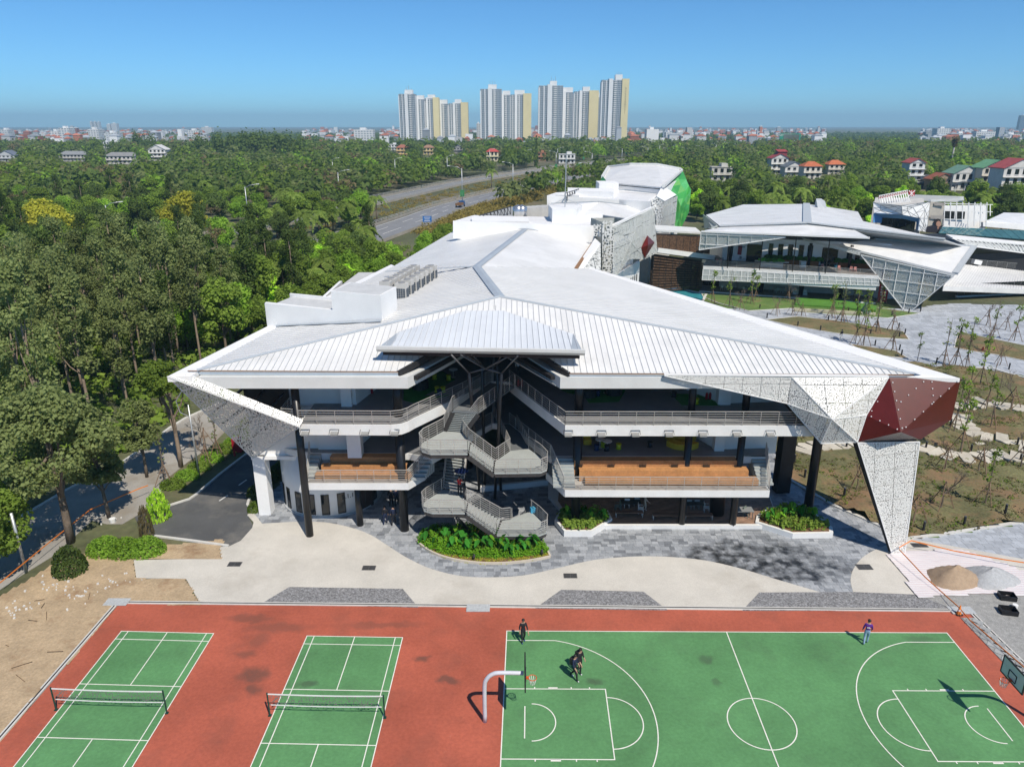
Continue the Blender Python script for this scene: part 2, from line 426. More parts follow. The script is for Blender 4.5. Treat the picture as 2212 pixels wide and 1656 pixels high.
def frame(tl, tr, bl, U, W):
    o, a, c = G(*tl, .0), G(*tr, .0), G(*bl, .0)
    uu, vv = (a-o)/U, (c-o)/W
    return lambda u, w, z=0: Vector((o.x+uu.x*u+vv.x*w, o.y+uu.y*u+vv.y*w, z))
V_ = Vector
def line(mb, a, c, w=.055, z=.034):
    if abs((c-a).y) > abs((c-a).x)*.3: a = a+V_((0,0,.004)); c = c+V_((0,0,.004))
    d = (c-a).normalized(); n = Vector((-d.y, d.x, 0))*w/2; e = d*w/2
    mb.quad(a-n-e, c-n+e, c+n+e, a+n-e)
def painted(name, fr, U, W):
    m = MB(); P = [fr(0,0), fr(U,0), fr(U,W), fr(0,W)]
    m.prism([(p.x,p.y) for p in P], 0, .026)
    return struct(name, m, GRN)
def badminton(tl, tr, bl):
    fr = frame(tl, tr, bl, 6.1, 8.68)
    co = painted('badminton_court', fr, 6.1, 13.4)
    L = MB(); z = .032
    def l(u0, w0, u1, w1): line(L, fr(u0,w0,z), fr(u1,w1,z))
    for w in (0, .76, 4.72, 8.68, 12.64, 13.4): l(0, w, 6.1, w)
    for u in (0, .46, 5.64, 6.1): l(u, 0, u, 13.4)
    l(3.05, 0, 3.05, 4.72); l(3.05, 8.68, 3.05, 13.4)
    struct('line_marking', L, LINE, co)
    return fr
S_ = 2212/3840.
def zc(x0, k): return lambda x, y: ((x0+x*k)*S_, (2300+y*k)*S_)
za, zb, zc3, zd = zc(0, 960/2212), zc(900, 960/2212), zc(1800, 960/2212), zc(2600, 1240/2212)
frA = badminton(za(1050,153), za(1847,173), za(322,1069))
frB = badminton(zb(580,194), zb(1405,208), zb(180,1120))
frC = frame(zc3(232,151), zd(1695,130), zc3(180,1257), 28, 9.95)
bc = painted('basketball_court', frC, 28, 15)
L = MB(); z = .032
def cl(u0, w0, u1, w1): line(L, frC(u0,w0,z), frC(u1,w1,z), .06)
def carc(cu, cw, r, a0, a1, n=40):
    pts = [frC(cu+r*math.cos(R(a0+(a1-a0)*i/n)), cw+r*math.sin(R(a0+(a1-a0)*i/n)), z) for i in range(n+1)]
    cc = frC(cu, cw, z)
    for i in range(n):
        a, c = pts[i]+V_((0,0,.008)), pts[i+1]+V_((0,0,.008)); da, dc = (a-cc).normalized()*.03, (c-cc).normalized()*.03
        da.z = dc.z = 0; L.quad(a-da, c-dc, c+dc, a+da)
cl(0,0,28,0); cl(0,15,28,15); cl(0,0,0,15); cl(28,0,28,15); cl(14,0,14,15); carc(14,7.5,1.8,0,360,60)
for s, o in ((1,0), (-1,28)):
    f = lambda u: o+s*u
    cl(f(0),5.05,f(5.8),5.05); cl(f(0),9.95,f(5.8),9.95); cl(f(5.8),5.05,f(5.8),9.95)
    a = 0 if s > 0 else 180
    carc(f(5.8),7.5,1.8,a-90,a+90); carc(f(1.575),7.5,1.3,a-90,a+90,24); cl(f(1.2),6.4,f(1.2),8.6)
    cl(f(0),.9,f(3.0),.9); cl(f(0),14.1,f(3.0),14.1)
    th = math.degrees(math.acos((3.0-1.575)/6.75))
    carc(f(1.575),7.5,6.75,a-th if s > 0 else 180-th,a+th if s > 0 else 180+th,60)
    for u in (1.75, 3.85, 4.9): cl(f(u),5.05,f(u),4.93); cl(f(u),9.95,f(u),10.07)
    line(L, frC(f(2.6),4.98,z), frC(f(3.0),4.98,z), .13); line(L, frC(f(2.6),10.02,z), frC(f(3.0),10.02,z), .13)
struct('line_marking', L, LINE, bc)

# ---- dirt, asphalt, concrete, gravel
DIRT = mk('sandy_dirt', (.40, .30, .19), .95, .18, .5, bump=.06, bscale=2.5, fine=.14, fscale=7, tint=((.24, .14, .075), .35, .54, .72))
ASPH = mk('asphalt', (.085, .087, .09), .85, .16, .3, fine=.10, fscale=14, tint=((.15, .145, .135), .25, .5, .68))
ASPH2 = mk('worn_asphalt', (.30, .285, .26), .88, .2, .25, fine=.12, fscale=10, tint=((.24, .21, .17), .2, .5, .66))
GRAV = mk('grey_gravel', (.21, .21, .215), .9, .35, 5, bump=.06, bscale=9, fine=.5, fscale=11)
def flat(name, pts, z, mat, thick=.1, smoothn=0, parent=None):
    P = [G(*p) for p in pts]
    m = MB(); m.prism([(p.x, p.y) for p in P], z-thick, z)
    return struct(name, m, mat, parent)
# site dirt to the left: gently lumpy sheet
CPX = [(432,1302),(401.8,1249.8),(294.6,1248),(289,1209.7),(478,1206),(474,1181),(493,1181),(520,1168),(545,1140),(548,1128),(534,1112),(545,1104),(566,1131)]
KEEP = [[G(*p) for p in CPX+[(900,1131),(900,1330),(440,1330)]], [TLc, TRc, NR, NL]]
def lumpy(name, pts, z, mat, n=26, amp=.12, seed=0):
    P = [G(*p) for p in pts]; xs = [p.x for p in P]; ys = [p.y for p in P]
    m = MB(); rr = random.Random(seed); ph = [rr.uniform(0, 6) for _ in range(6)]
    x0, x1, y0, y1 = min(xs), max(xs), min(ys), max(ys); idx = {}
    for j in range(n+1):
        for i in range(n+1):
            x = x0+(x1-x0)*i/n; y = y0+(y1-y0)*j/n
            h = z+amp*(math.sin(x*.9+ph[0])*math.cos(y*.8+ph[1])+.5*math.sin(x*2.1+ph[2]+y*1.7)+rr.uniform(-.4,.4))
            idx[i,j] = len(m.v); m.v.append((x, y, h))
    for j in range(n):
        for i in range(n):
            c = (x0+(x1-x0)*(i+.5)/n, y0+(y1-y0)*(j+.5)/n)
            if inside(c, P) and not any(inside(c, X_) for X_ in KEEP): m.f.append((idx[i,j], idx[i+1,j], idx[i+1,j+1], idx[i,j+1])); m.m.append(0)
    return struct(name, m, mat, smooth=True)
lumpy('dirt_ground', [(-240,1700),(-240,1340),(0,1290),(120,1215),(170,1195),(300,1185),(480,1165),(500,1215),(440,1320),(262,1312),(0,1612),(-60,1700)], .045, DIRT, 90, .028, 3)
flat('concrete_apron', CPX +
     [(p.x,p.y) for p in smooth([(634,1127),(700,1128),(760,1140),(800,1155),(840,1180),(880,1205),(930,1228),(990,1243),(1050,1247),(1130,1243),(1200,1228),(1280,1210),(1350,1203),(1430,1202),(1520,1210),(1600,1228),(1680,1252),(1772,1279)], 4)] +
     [(1845,1281),(1842,1300),(1600,1318),(1020,1312)], .032, CONC)
flat('concrete_apron', [(1600,1318)]+[(1842,1286)]+[(p.x,p.y) for p in smooth([(1842.7,1278),(1837,1253),(1844.6,1227),(1867,1201),(1908,1180),(1957,1165),(2060,1180),(2212,1208),(2300,1225)], 4)]+[(2300,1300),(2212,1330),(2090,1319)], .036, CONC)
flat('gravel_bed', [(566,1303),(625,1268),(870,1272),(904,1312)], .044, GRAV)
flat('gravel_bed', [(1156,1314),(1212,1274),(1390,1278),(1442,1318)], .044, GRAV)
flat('gravel_bed', [(1603,1319),(1640,1280),(1845,1279),(1990,1285),(2066,1319)], .05, GRAV)
GRAV2 = mk('fine_grey_grit', (.30, .30, .29), .9, .2, 3, bump=.03, bscale=25, fine=.25, fscale=20)
flat('grit_ground', [(2066,1319),(1975,1283),(2300,1285),(2500,1450),(2300,1560),(2212,1432),(2095,1322)], .06, GRAV2)
# stone edging rows on top of the grit
# ---- road in front of the curved wall and the lane beyond it
kerb_l = [G(*r8(*p)) for p in ((1390,755),(1240,870),(1090,1000),(1040,1025),(960,1045),(880,1065),(700,1100))]
flat('access_road', [r8(*p) for p in ((1500,640),(1390,755),(1240,870),(1090,1000),(960,1047),(870,1070),(760,1110),(800,1200),(880,1222),(1100,1250),(1290,1277),(1375,1240),(1432,1165),(1395,1095),(1400,1040),(1440,960),(1640,760),(1900,560),(1780,520))], .012, ASPH)
RDK = mk('white_road_paint', (.6,.6,.58), .7, .2, 3)
m = MB()
for a, c in (((1240,1018),(1283,990)), ((1350,930),(1390,902)), ((1450,855),(1490,825))):
    p, q = G(*r8(*a), .02), G(*r8(*c), .02); line(m, p, q, .14)
struct('road_marking', m, RDK)
kb = MB()
def kerbline(pts, w=.22, h=.13, z=0):
    m = MB()
    for i in range(len(pts)-1):
        m.bar(pts[i]+Vector((0,0,h/2+z)), pts[i+1]+Vector((0,0,h/2+z)), w, h)
        m.cyl((pts[i].x, pts[i].y), w/2, z, z+h-.002, 8)
    return m
struct('kerb', kerbline([G(*r8(*p)) for p in ((1500,655),(1390,758),(1240,873),(1110,985),(1070,1012),(960,1047),(870,1070))]), KERB)
struct('kerb', kerbline([G(*r8(*p)) for p in ((880,1222),(1100,1250),(1290,1277))]), KERB)
struct('kerb', kerbline([G(*r8(*p)) for p in ((1460,1085),(1420,1075),(1398,1045),(1405,1020),(1430,985))]), KERB)
# lane further left, under the trees
flat('tree_lined_lane', [r8(*p) for p in ((-900,1900),(-60,1560),(120,1440),(300,1330),(520,1130),(600,1150),(690,1150),(760,1110),(860,1050),(960,880),(1060,800),(1180,720),(1260,640),(1360,560),(1440,480),(1380,440),(1240,470),(1050,555),(960,610),(870,680),(700,800),(380,960),(160,1090),(-30,1190),(-900,1500))], .008, ASPH2)
struct('kerb', kerbline([G(*r8(*p)) for p in ((-900,1490),(160,1090),(380,960),(700,800),(870,680),(960,610),(1050,555),(1240,470))], .3, .14), KERB)

# ---- stone paving laid in random courses: the nearest 300 stones single, the rest one part
def pavemat():
    m, N, L, B = nt('slate_paver')
    tc = N.new('ShaderNodeTexCoord'); ge = N.new('ShaderNodeNewGeometry'); oi = N.new('ShaderNodeObjectInfo')
    ad = N.new('ShaderNodeMath'); ad.operation = 'ADD'; L.new(ge.outputs['Random Per Island'], ad.inputs[0]); L.new(oi.outputs['Random'], ad.inputs[1])
    fr_ = N.new('ShaderNodeMath'); fr_.operation = 'FRACT'; L.new(ad.outputs[0], fr_.inputs[0])
    cr = N.new('ShaderNodeValToRGB'); e = cr.color_ramp.elements
    e[0].position = 0; e[0].color = (.13,.14,.155,1); e[1].position = 1; e[1].color = (.33,.345,.365,1)
    x = cr.color_ramp.elements.new(.25); x.color = (.22,.235,.255,1)
    L.new(fr_.outputs[0], cr.inputs[0])
    # rain-wet patch in front of the right planter: dark, glossy stone with a ragged edge
    c = G(1620, 1215); wo = N.new('ShaderNodeTexNoise'); wo.inputs['Scale'].default_value = .5; wo.inputs['Detail'].default_value = 6
    ps = N.new('ShaderNodeNewGeometry')
    L.new(ps.outputs['Position'], wo.inputs['Vector'])
    wa = N.new('ShaderNodeVectorMath'); wa.operation = 'MULTIPLY_ADD'; wa.inputs[1].default_value = (7, 4, 0)
    L.new(wo.outputs['Color'], wa.inputs[0]); L.new(ps.outputs['Position'], wa.inputs[2])
    sb = N.new('ShaderNodeVectorMath'); sb.operation = 'SUBTRACT'; sb.inputs[1].default_value = (c.x+3.5, c.y+2.0, 0); L.new(wa.outputs[0], sb.inputs[0])
    dv = N.new('ShaderNodeVectorMath'); dv.operation = 'DIVIDE'; dv.inputs[1].default_value = (6.8, 3.4, 1000); L.new(sb.outputs[0], dv.inputs[0])
    ln = N.new('ShaderNodeVectorMath'); ln.operation = 'LENGTH'; L.new(dv.outputs[0], ln.inputs[0])
    mr = N.new('ShaderNodeMapRange'); mr.inputs[1].default_value = .8; mr.inputs[2].default_value = 1.05; mr.inputs[3].default_value = 1; mr.inputs[4].default_value = 0
    L.new(ln.outputs['Value'], mr.inputs[0])
    n2 = N.new('ShaderNodeTexNoise'); n2.inputs['Scale'].default_value = 1.1; n2.inputs['Detail'].default_value = 5; L.new(ps.outputs['Position'], n2.inputs['Vector'])
    m2 = N.new('ShaderNodeMapRange'); m2.inputs[1].default_value = .38; m2.inputs[2].default_value = .6; m2.inputs[3].default_value = .15; L.new(n2.outputs['Fac'], m2.inputs[0])
    mm = N.new('ShaderNodeMath'); mm.operation = 'MULTIPLY'; L.new(mr.outputs[0], mm.inputs[0]); L.new(m2.outputs[0], mm.inputs[1])
    k = N.new('ShaderNodeMapRange'); k.inputs[3].default_value = 1.12; k.inputs[4].default_value = .16; L.new(mm.outputs[0], k.inputs[0])
    n3 = N.new('ShaderNodeTexNoise'); n3.inputs['Scale'].default_value = 6; n3.inputs['Detail'].default_value = 5; L.new(ps.outputs['Position'], n3.inputs['Vector'])
    k3 = N.new('ShaderNodeMapRange'); k3.inputs[1].default_value = .3; k3.inputs[2].default_value = .7; k3.inputs[3].default_value = .85; k3.inputs[4].default_value = 1.15; L.new(n3.outputs['Fac'], k3.inputs[0])
    kk = N.new('ShaderNodeMath'); kk.operation = 'MULTIPLY'; L.new(k.outputs[0], kk.inputs[0]); L.new(k3.outputs[0], kk.inputs[1])
    sc = N.new('ShaderNodeVectorMath'); sc.operation = 'SCALE'; L.new(cr.outputs[0], sc.inputs[0]); L.new(kk.outputs[0], sc.inputs['Scale'])
    L.new(sc.outputs[0], B.inputs['Base Color'])
    rr = N.new('ShaderNodeMapRange'); rr.inputs[3].default_value = .7; rr.inputs[4].default_value = .32; L.new(mm.outputs[0], rr.inputs[0]); L.new(rr.outputs[0], B.inputs['Roughness'])
    return m
PAVE = pavemat()
JOINT = mk('mortar_bed', (.20, .20, .195), .9, .15, 2)
unit = MB().box(-.5,.5,-.5,.5,0,1).mesh('paver', PAVE)
PVPOLY = [G(*p) for p in ((536,1113),(600,1050),(680,1000),(1000,1000),(1240,1040),(1340,1130),(1640,1130),(1655,1040),(1600,930),(1660,915),(1709,985),(1712,1022),(1760,1062),(1912,1140),(1950,1166),(1875,1210),(1848,1240),(1850,1288),(1680,1290),(1420,1230),(1250,1235),(1060,1262),(900,1240),(800,1190),(720,1140),(600,1140),(566,1133))]
paving = struct('stone_paving', MB().prism([(p.x,p.y) for p in PVPOLY], -.04, .004), JOINT)
rows = []; rp = random.Random(5)
y = min(p.y for p in PVPOLY)
while y < max(p.y for p in PVPOLY):
    h = rp.choice((.34, .42, .52)); x = min(p.x for p in PVPOLY)+rp.uniform(-.5, 0)
    while x < max(p.x for p in PVPOLY):
        w = rp.choice((.38, .5, .62, .75))
        if inside((x+w/2, y+h/2), PVPOLY): rows.append((x+w/2, y+h/2, w-.018, h-.018, .016+rp.uniform(0, .008)))
        x += w
    y += h
CONCP = [(p.x, p.y) for p in [G(*q) for q in ((634,1127),(700,1128),(760,1140),(800,1155),(840,1180),(880,1205),(930,1228),(990,1243),(1050,1247),(1130,1243),(1200,1228),(1280,1210),(1350,1203),(1430,1202),(1520,1210),(1600,1228),(1680,1252),(1772,1279),(1772,1400),(566,1400),(566,1133))]]
vis = [q for q in rows if not inside((q[0], q[1]+.3), CONCP)]
vis.sort(key=lambda q: q[1])
for q in vis[:290]:
    inst(unit, 'paver', paving, (q[0], q[1], .0), 0, (q[2], q[3], q[4]))
pm = MB()
for q in vis[290:]: pm.box(q[0]-q[2]/2, q[0]+q[2]/2, q[1]-q[3]/2, q[1]+q[3]/2, 0, q[4])
o = pm.build('paver_field', PAVE, paving); o['kind'] = 'stuff'
# manhole covers
def cover(px, py, sx, sy, z=.034):
    p = G(px, py, z); m = MB()
    m.box(p.x-sx/2, p.x+sx/2, p.y-sy/2, p.y+sy/2, z, z+.012)
    t = m.build('drain_cover', mk('cast_iron', (.10,.10,.10), .6, .2, 5))
    b2 = MB()
    for i in range(5):
        yy = p.y-sy/2+sy*(i+.5)/5
        for j in (0, 1): b2.box(p.x-sx*.44+j*sx*.46, p.x-sx*.44+j*sx*.46+sx*.42, yy-.03, yy+.03, z+.013, z+.02)
    b2.build('slot', BLACKM, t)
    return t
for (px, py, sx, sy, lb) in ((507,1218,1.0,.6,'dark iron drain cover in the concrete nearest the shrubs'), (797,1226,1.0,.6,'dark iron drain cover in the concrete left of the curved planting bed'), (1232,1243,1.0,.6,'dark iron slotted drain cover in concrete right of the curved planting bed'), (1867,1224,1.1,.7,'dark iron drain cover on the rounded concrete by the white leg'), (1986,1177,1.2,.6,'dark iron drain cover beside the garden edge behind the tarpaulin')):
    tag(cover(px, py, sx, sy, .05 if px > 1800 else .034), lb, 'drain cover', 'drain covers')
# ================================================================ MAIN SCHOOL BUILDING
V = Vector
FY = 50.6                                  # front plane of slabs and fascia
Z2, Z3, ZE = 6.1, 10.05, 14.2              # upper floor levels, eaves
main = thing('school_building', 'long white school building with folded metal roof and open stair notch facing the courts', 'building', (-2, 62, 0))
PEAK = V((-1.06, 63.45, 17.0))
SL = (17.0-ZE)/(63.45-50.7)
def GR(px, py, up=0.0):                    # point on the front roof plane
    d = _ray(px, py); n = V((0, -SL, 1)); c = ZE-SL*50.7+up
    t = (c-CAM_H)/(d[2]-SL*d[1]); return V((d[0]*t, d[1]*t, CAM_H+d[2]*t))
hipL, hipR = GR(425, 799), GR(1985, 808)
cL, cR, apS = GR(860, 801.5), GR(1230, 805), GR(1058, 690)
R1 = G(1030, 575, 17.0); R2 = G(1135, 494, 17.0)
EL1, EL2 = G(850, 575, 14.2), G(983, 497, 14.6)
ER1 = G(1240, 580, 14.6); ER2 = G(1284.9, 513.6, 14.8)
ERo = G(1268, 580, 14.2)
# roof deck (sheet just below the panels) with panels laid on it
deck = MB(); dn = V((0, 0, -.06))
for P in ((hipL, cL, apS, PEAK), (cR, hipR, PEAK, apS)): deck.sheet([p+dn for p in P], .12, (0,0,1))
roof = deck.build('roof', BEAM, main)
def lay(poly, ax, pitch, mat, parent, name='roof_panel', rib=True, thick=.03, start=None):
    nv = pnormal([V(p) for p in poly])
    if nv.z < 0: poly = poly[::-1]; nv = -nv
    axv = V(ax).normalized(); along = nv.cross(axv).normalized()
    for q in cells(poly, axv, pitch, start, .012):
        m = MB(); m.sheet(q, thick)
        if rib:
            t = max(axv.dot(p) for p in q)
            e = [p for p in q if abs(axv.dot(p)-t) < 1e-4]
            if len(e) >= 2:
                e.sort(key=lambda p: along.dot(p)); m.mi = 1
                m.bar(e[0]+nv*.022-axv*.02, e[-1]+nv*.022-axv*.02, .035, .06, up=nv); m.mi = 0
        m.build(name, [mat, RIB], parent)
xax = V((1, 0, 0)); PITCHX = .46
lay([hipL, cL, apS, PEAK], xax, PITCHX, ROOF, roof)
lay([cR, hipR, PEAK, apS], xax, PITCHX, ROOF, roof)
# the long side facets: one sheet each with standing ribs
def facet(name, tri, ax, pitch, parent, mat=ROOF2, ribw=.035, ribh=.05):
    m = MB(); rb = MB()
    for P in tri:
        P = [V(p) for p in P]; nv = pnormal(P)
        if nv.z < 0: P = P[::-1]; nv = -nv
        m.sheet(P, .1)
        axv = V(ax); axv = (axv-nv*axv.dot(nv)).normalized(); al = nv.cross(axv)
        for q in cells(P, axv, pitch):
            t = max(axv.dot(p) for p in q); e = [p for p in q if abs(axv.dot(p)-t) < 1e-3]
            if len(e) >= 2:
                e.sort(key=lambda p: al.dot(p)); rb.bar(e[0]+nv*ribh/2, e[-1]+nv*ribh/2, ribw, ribh, up=nv)
    f = m.build(name, mat, parent)
    r = rb.build('standing_rib', mk('pale_rib', (.52,.53,.54), .5, .05), f); r['kind'] = 'stuff'
    return f
el = (EL1-hipL).normalized(); er = (ERo-hipR).normalized()
facet('roof_slope', [(PEAK, hipL, EL1), (PEAK, EL1, R1)], el, .7, main, ROOF2, .05, .05)
facet('roof_slope', [(PEAK, hipR, ERo), (PEAK, ERo, R1)], er, .7, main, ROOF2, .05, .05)
facet('roof_slope', [(R1, EL1, EL2, R2)], (EL2-EL1).normalized(), 1.1, main, ROOF2, .03, .02)
facet('roof_slope', [(R1, ERo, ER1, ), (R1, ER1, ER2, R2)], (ER2-ER1).normalized(), 1.1, main, ROOF2, .03, .02)
# grey flashings along hips and ridges
fl = MB()
def flash(a, b, w=.55, up=.05):
    d = (b-a).normalized(); s = d.cross(V((0,0,1))).normalized()*w/2; u = V((0,0,up)); dn_ = V((0,0,up-.10))
    fl.add([a+s+dn_, b+s+dn_, b+u, a+u, a-s+dn_, b-s+dn_], [(0,1,2,3), (3,2,5,4)])
for a, b, w in ((PEAK, hipL, .42), (PEAK, hipR, .42), (PEAK, R1, .9), (R1, R2, .9), (R2, EL2, .8), (R2, ER2, .8)): flash(a, b, w, .09)
a, b = G(834, 591, 14.9), R1; flash(a+V((0,0,.25)), b, .35, .07)
fl.build('ridge_flashing', FLASH, main)
rs = MB(); rs.bar(ER1+V((.25,0,.03)), ER2+V((.25,0,.03)), .42, .12); rs.build('rusty_gutter', RUST, main)
# perimeter bands (white parapet gutters running to the two pointed corners)
tipL, tipR = G(361, 813, 14.12), G(2074, 817, 14.1)
bd = MB()
bl1 = G(845, 571, 14.1)
inL0, inL1 = G(440, 793, 14.25), G(858, 577, 14.25)
bd.sheet([tipL, G(413, 812, 14.1), inL0, inL1, bl1], .42, (0,0,1)); bd.build('parapet_band', WHITE, main); bd = MB()
inR0, inR1 = G(1990, 810, 14.25), G(1262, 586, 14.25)
br1 = G(1275, 577, 14.15)
bd.sheet([tipR, br1, inR1, inR0, G(1960, 814, 14.1)], .30, (0,0,1))
bd.build('parapet_band', WHITE, main)
# eave gutter, rust line and fascia beam
ev = MB(); rl = MB(); fb = MB()
for a, b in ((GR(405, 799), cL), (cR, GR(2000, 808))):
    rl.bar(a+V((0,-.02,-.05)), b+V((0,-.02,-.05)), .03, .05)
    ev.bar(a+V((0,.10,-.22)), b+V((0,.10,-.22)), .12, .28)
rl.build('eave_edge', RUST, main); ev.build('eave_gutter', mk('blue_grey_gutter', (.40,.46,.52), .45, .06), main)
def strip(path, w, z0, z1, side=1):
    """wall strip along path, thickness w to the left (side=1) of travel"""
    out = [V((p[0], p[1], 0)) for p in path]; inn = []
    for i, p in enumerate(out):
        d0 = (out[i]-out[i-1]).normalized() if i > 0 else None
        d1 = (out[i+1]-out[i]).normalized() if i < len(out)-1 else None
        n0 = V((-d0.y, d0.x, 0)) if d0 else None; n1 = V((-d1.y, d1.x, 0)) if d1 else None
        if n0 and n1: n = (n0+n1).normalized(); k = w/max(.3, n.dot(n1))
        else: n = n0 or n1; k = w
        inn.append(p+n*k*side)
    m = MB()
    for i in range(len(out)-1):
        a, b, c, d = out[i], out[i+1], inn[i+1], inn[i]
        v = [(p.x, p.y, z0) for p in (a,b,c,d)]+[(p.x, p.y, z1) for p in (a,b,c,d)]
        f = [(0,1,5,4), (2,3,7,6), (4,5,6,7), (3,2,1,0)]
        if i == 0: f.append((3,0,4,7))
        if i == len(out)-2: f.append((1,2,6,5))
        m.add(v, f)
    return m
fasL = [(-22.9, FY), (-7.62, FY), (-2.1, 62.2)]
fasR = [(-1.5, 61.6), (3.52, FY), (23.5, FY)]
m = strip(fasL, .55, 13.0, 13.88); m.v += []; m.build('fascia_beam', BEAM, main)
strip(fasR, .55, 13.0, 13.88).build('fascia_beam', BEAM, main)
# black gutter upstand along the notch edges of the roof sheet
up = MB()
for a, b in ((cL, apS), (apS, cR)):
    up.bar(a+V((0,0,-.2)), b+V((0,0,-.2)), .25, .42)
up.bar(V((-7.2,51.3,13.6)), V((-2.4,61.5,13.6)), .5, .3); up.bar(V((3.1,51.3,13.6)), V((-1.9,61.5,13.6)), .5, .3)
up.build('notch_gutter', BLACKM, main)
# soffits / ceilings under the roof
so = MB()
SOFL = [(-22.4, 51.1), (-7.9, 51.1), (-2.6, 62), (-2.6, 95), (-20, 95)]
SOFR = [(-2.6, 62.2), (3.2, 51.1), (29, 51.1), (20, 75), (8, 95), (-2.6, 95)]
so.prism(SOFL, 13.02, 13.12); so.prism(SOFR, 13.02, 13.12)
so.build('ceiling', SOFFIT, main)
# ---- floor slabs
NL3 = [(-16.0, 50.85), (-9.0, 50.75), (-8.3, 50.95), (-7.85, 51.45), (-7.5, 52.1), (-1.75, 60.6)]
S3L = NL3+[(-1.75, 94), (-19, 94), (-20.6, 55.4), (-16.0, 55.2)]
S3R = [(-.25, 60.5), (3.97, FY+.05), (22.6, FY), (24.5, 56), (24.5, 62), (12, 94), (-1.75, 94), (-1.75, 60.6)]
def slab(name, P, z0, z1, mat, floor=None):
    o = MB().prism(P, z0, z1).build(name, mat, main)
    if floor is not None:
        cx = sum(p[0] for p in P)/len(P); cyy = sum(p[1] for p in P)/len(P)
        Q = [(p[0]+(cx-p[0])*.012+(.0), p[1]+(cyy-p[1])*.012) for p in P]
        MB().prism(Q, z1, z1+.006).build('floor_finish', floor, o)
    return o
slab('floor_slab', S3L, 9.2, Z3, SLABW, CHAR); slab('floor_slab', S3R, 9.2, Z3, SLABW, CHAR)
so2 = MB(); so2.prism([(p[0]*.985+(-.1), p[1]+.25) for p in S3L], 9.17, 9.198); so2.prism([(p[0]*.985+.1, p[1]+.25) for p in S3R], 9.17, 9.198); so2.build('ceiling', SOFFIT, main)
# level 2: inner floor and the lower front terraces with seating steps
S2R = [(-.25, 60.5), (3.05, 53.6), (19.2, 53.6), (20.5, 53.6), (24, 62), (12, 94), (-1.75, 94), (-1.75, 60.6)]
S2L = [(-16.2, 54.2), (-8.4, 54.2), (-6.4, 53.4), (-1.75, 60.6), (-1.75, 94), (-19, 94), (-20.6, 56)]
slab('floor_slab', S2R, 5.55, Z2, SLABW, CHAR); slab('floor_slab', S2L, 5.55, Z2, SLABW, CHAR)
so3 = MB(); so3.prism([(p[0], p[1]+.3) for p in S2R], 5.52, 5.548); so3.prism([(p[0], p[1]+.3) for p in S2L], 5.52, 5.548); so3.build('ceiling', SOFFIT, main)
T2R = [(2.75, 53.7), (3.98, 50.75), (4.1, FY), (19.85, FY-.08), (19.85, 53.7)]
T2L = [(-16.1, 51.75), (-8.15, 51.75), (-7.0, 53.5), (-7.6, 54.3), (-16.3, 54.3)]
TERR = mk('pale_terrace_tile', (.42, .40, .37), .7, .12, 1.5, fine=.06)
slab('terrace_slab', T2R, 4.1, 4.7, SLABW, TERR); slab('terrace_slab', T2L, 4.1, 4.7, SLABW, TERR)
# timber seating steps (each step a part) and the grey stair treads beside them
def step(x0, x1, y0, y1, z0, z1, mat=WOOD, name='timber_step'):
    n = 3; o = None
    for i in range(n):
        a = y0+(y1-y0)*i/n; b2 = y0+(y1-y0)*(i+1)/n-.012
        m = MB().box(x0, x1, a, b2, z0 if i == 0 else z1-.05, z1)
        if o is None: o = m.build(name, mat, main)
        else: m.build('plank', mat, o)
    return o
HZ = (Z2-4.7)/3
step(4.95, 17.9, 52.85, 53.62, 4.7, Z2+.02); step(5.3, 18.6, 52.05, 52.84, 4.7, Z2-HZ); step(5.7, 19.2, 51.3, 52.04, 4.7, Z2-2*HZ)
step(-14.6, -8.9, 53.5, 54.25, 4.7, Z2+.02); step(-15.2, -8.4, 52.9, 53.49, 4.7, Z2-HZ); step(-15.6, -7.9, 52.35, 52.89, 4.7, Z2-2*HZ)
for k in range(8):
    zz = 4.7+(Z2-4.7)*(k+1)/8; yy = 50.95+k*.33
    MB().box(3.2+.0*k, 4.9, yy, yy+.345, 4.71, zz).build('stair_step', TREAD, main)
    MB().box(19.25, 20.4, yy+.4, yy+.745, 4.71, zz).build('stair_step', TREAD, main)
for k in range(6):
    zz = 4.7+(Z2-4.7)*(k+1)/6; yy = 52.0+k*.3
    MB().box(-8.0+.12*k, -6.9+.12*k, yy+.2, yy+.52, 4.71, zz).build('stair_step', TREAD, main)
    MB().box(-16.6+.05*k, -15.7+.05*k, yy+.4, yy+.72, 4.71, zz).build('stair_step', TREAD, main)
# ---- columns
def column(x, y, r, z0, z1, mat=BLACK, n=18):
    return MB().cyl((x, y), r, z0, z1, n).build('column', mat, main, True)
c1 = G(1250.3, 892, Z3)
for x, y, r in ((c1.x, c1.y, .36), (13.93, 53.06, .29), (18.1, 53.0, .29)):
    column(x, y, r, .3, 9.2); column(x, y, r, Z3, 13.0)
column(-8.77, 52.58, .36, 0, 9.2); column(-8.77, 52.58, .36, Z3, 13.0)
column(-12.55, 53.36, .27, 0, 4.1); column(-16.29, 51.7, .3, 0, 13.0)
column(25.12, 55.2, .38, 0, 13.9)
MB().obox((24.3, 59.4), 1.25, 1.0, 0, 13.0, R(8)).build('column', BLACK, main)
p = q1(1505, 1355); p = G(p[0], p[1], .35); column(p.x, p.y, .62, .3, 5.55)
for px, py in ((1240, 1086), (1330, 1050), (1420, 1035), (1140, 1040), (1010, 1035)):
    p = G(px, py, .3); column(p.x, p.y+3, .3, 0, 5.55)
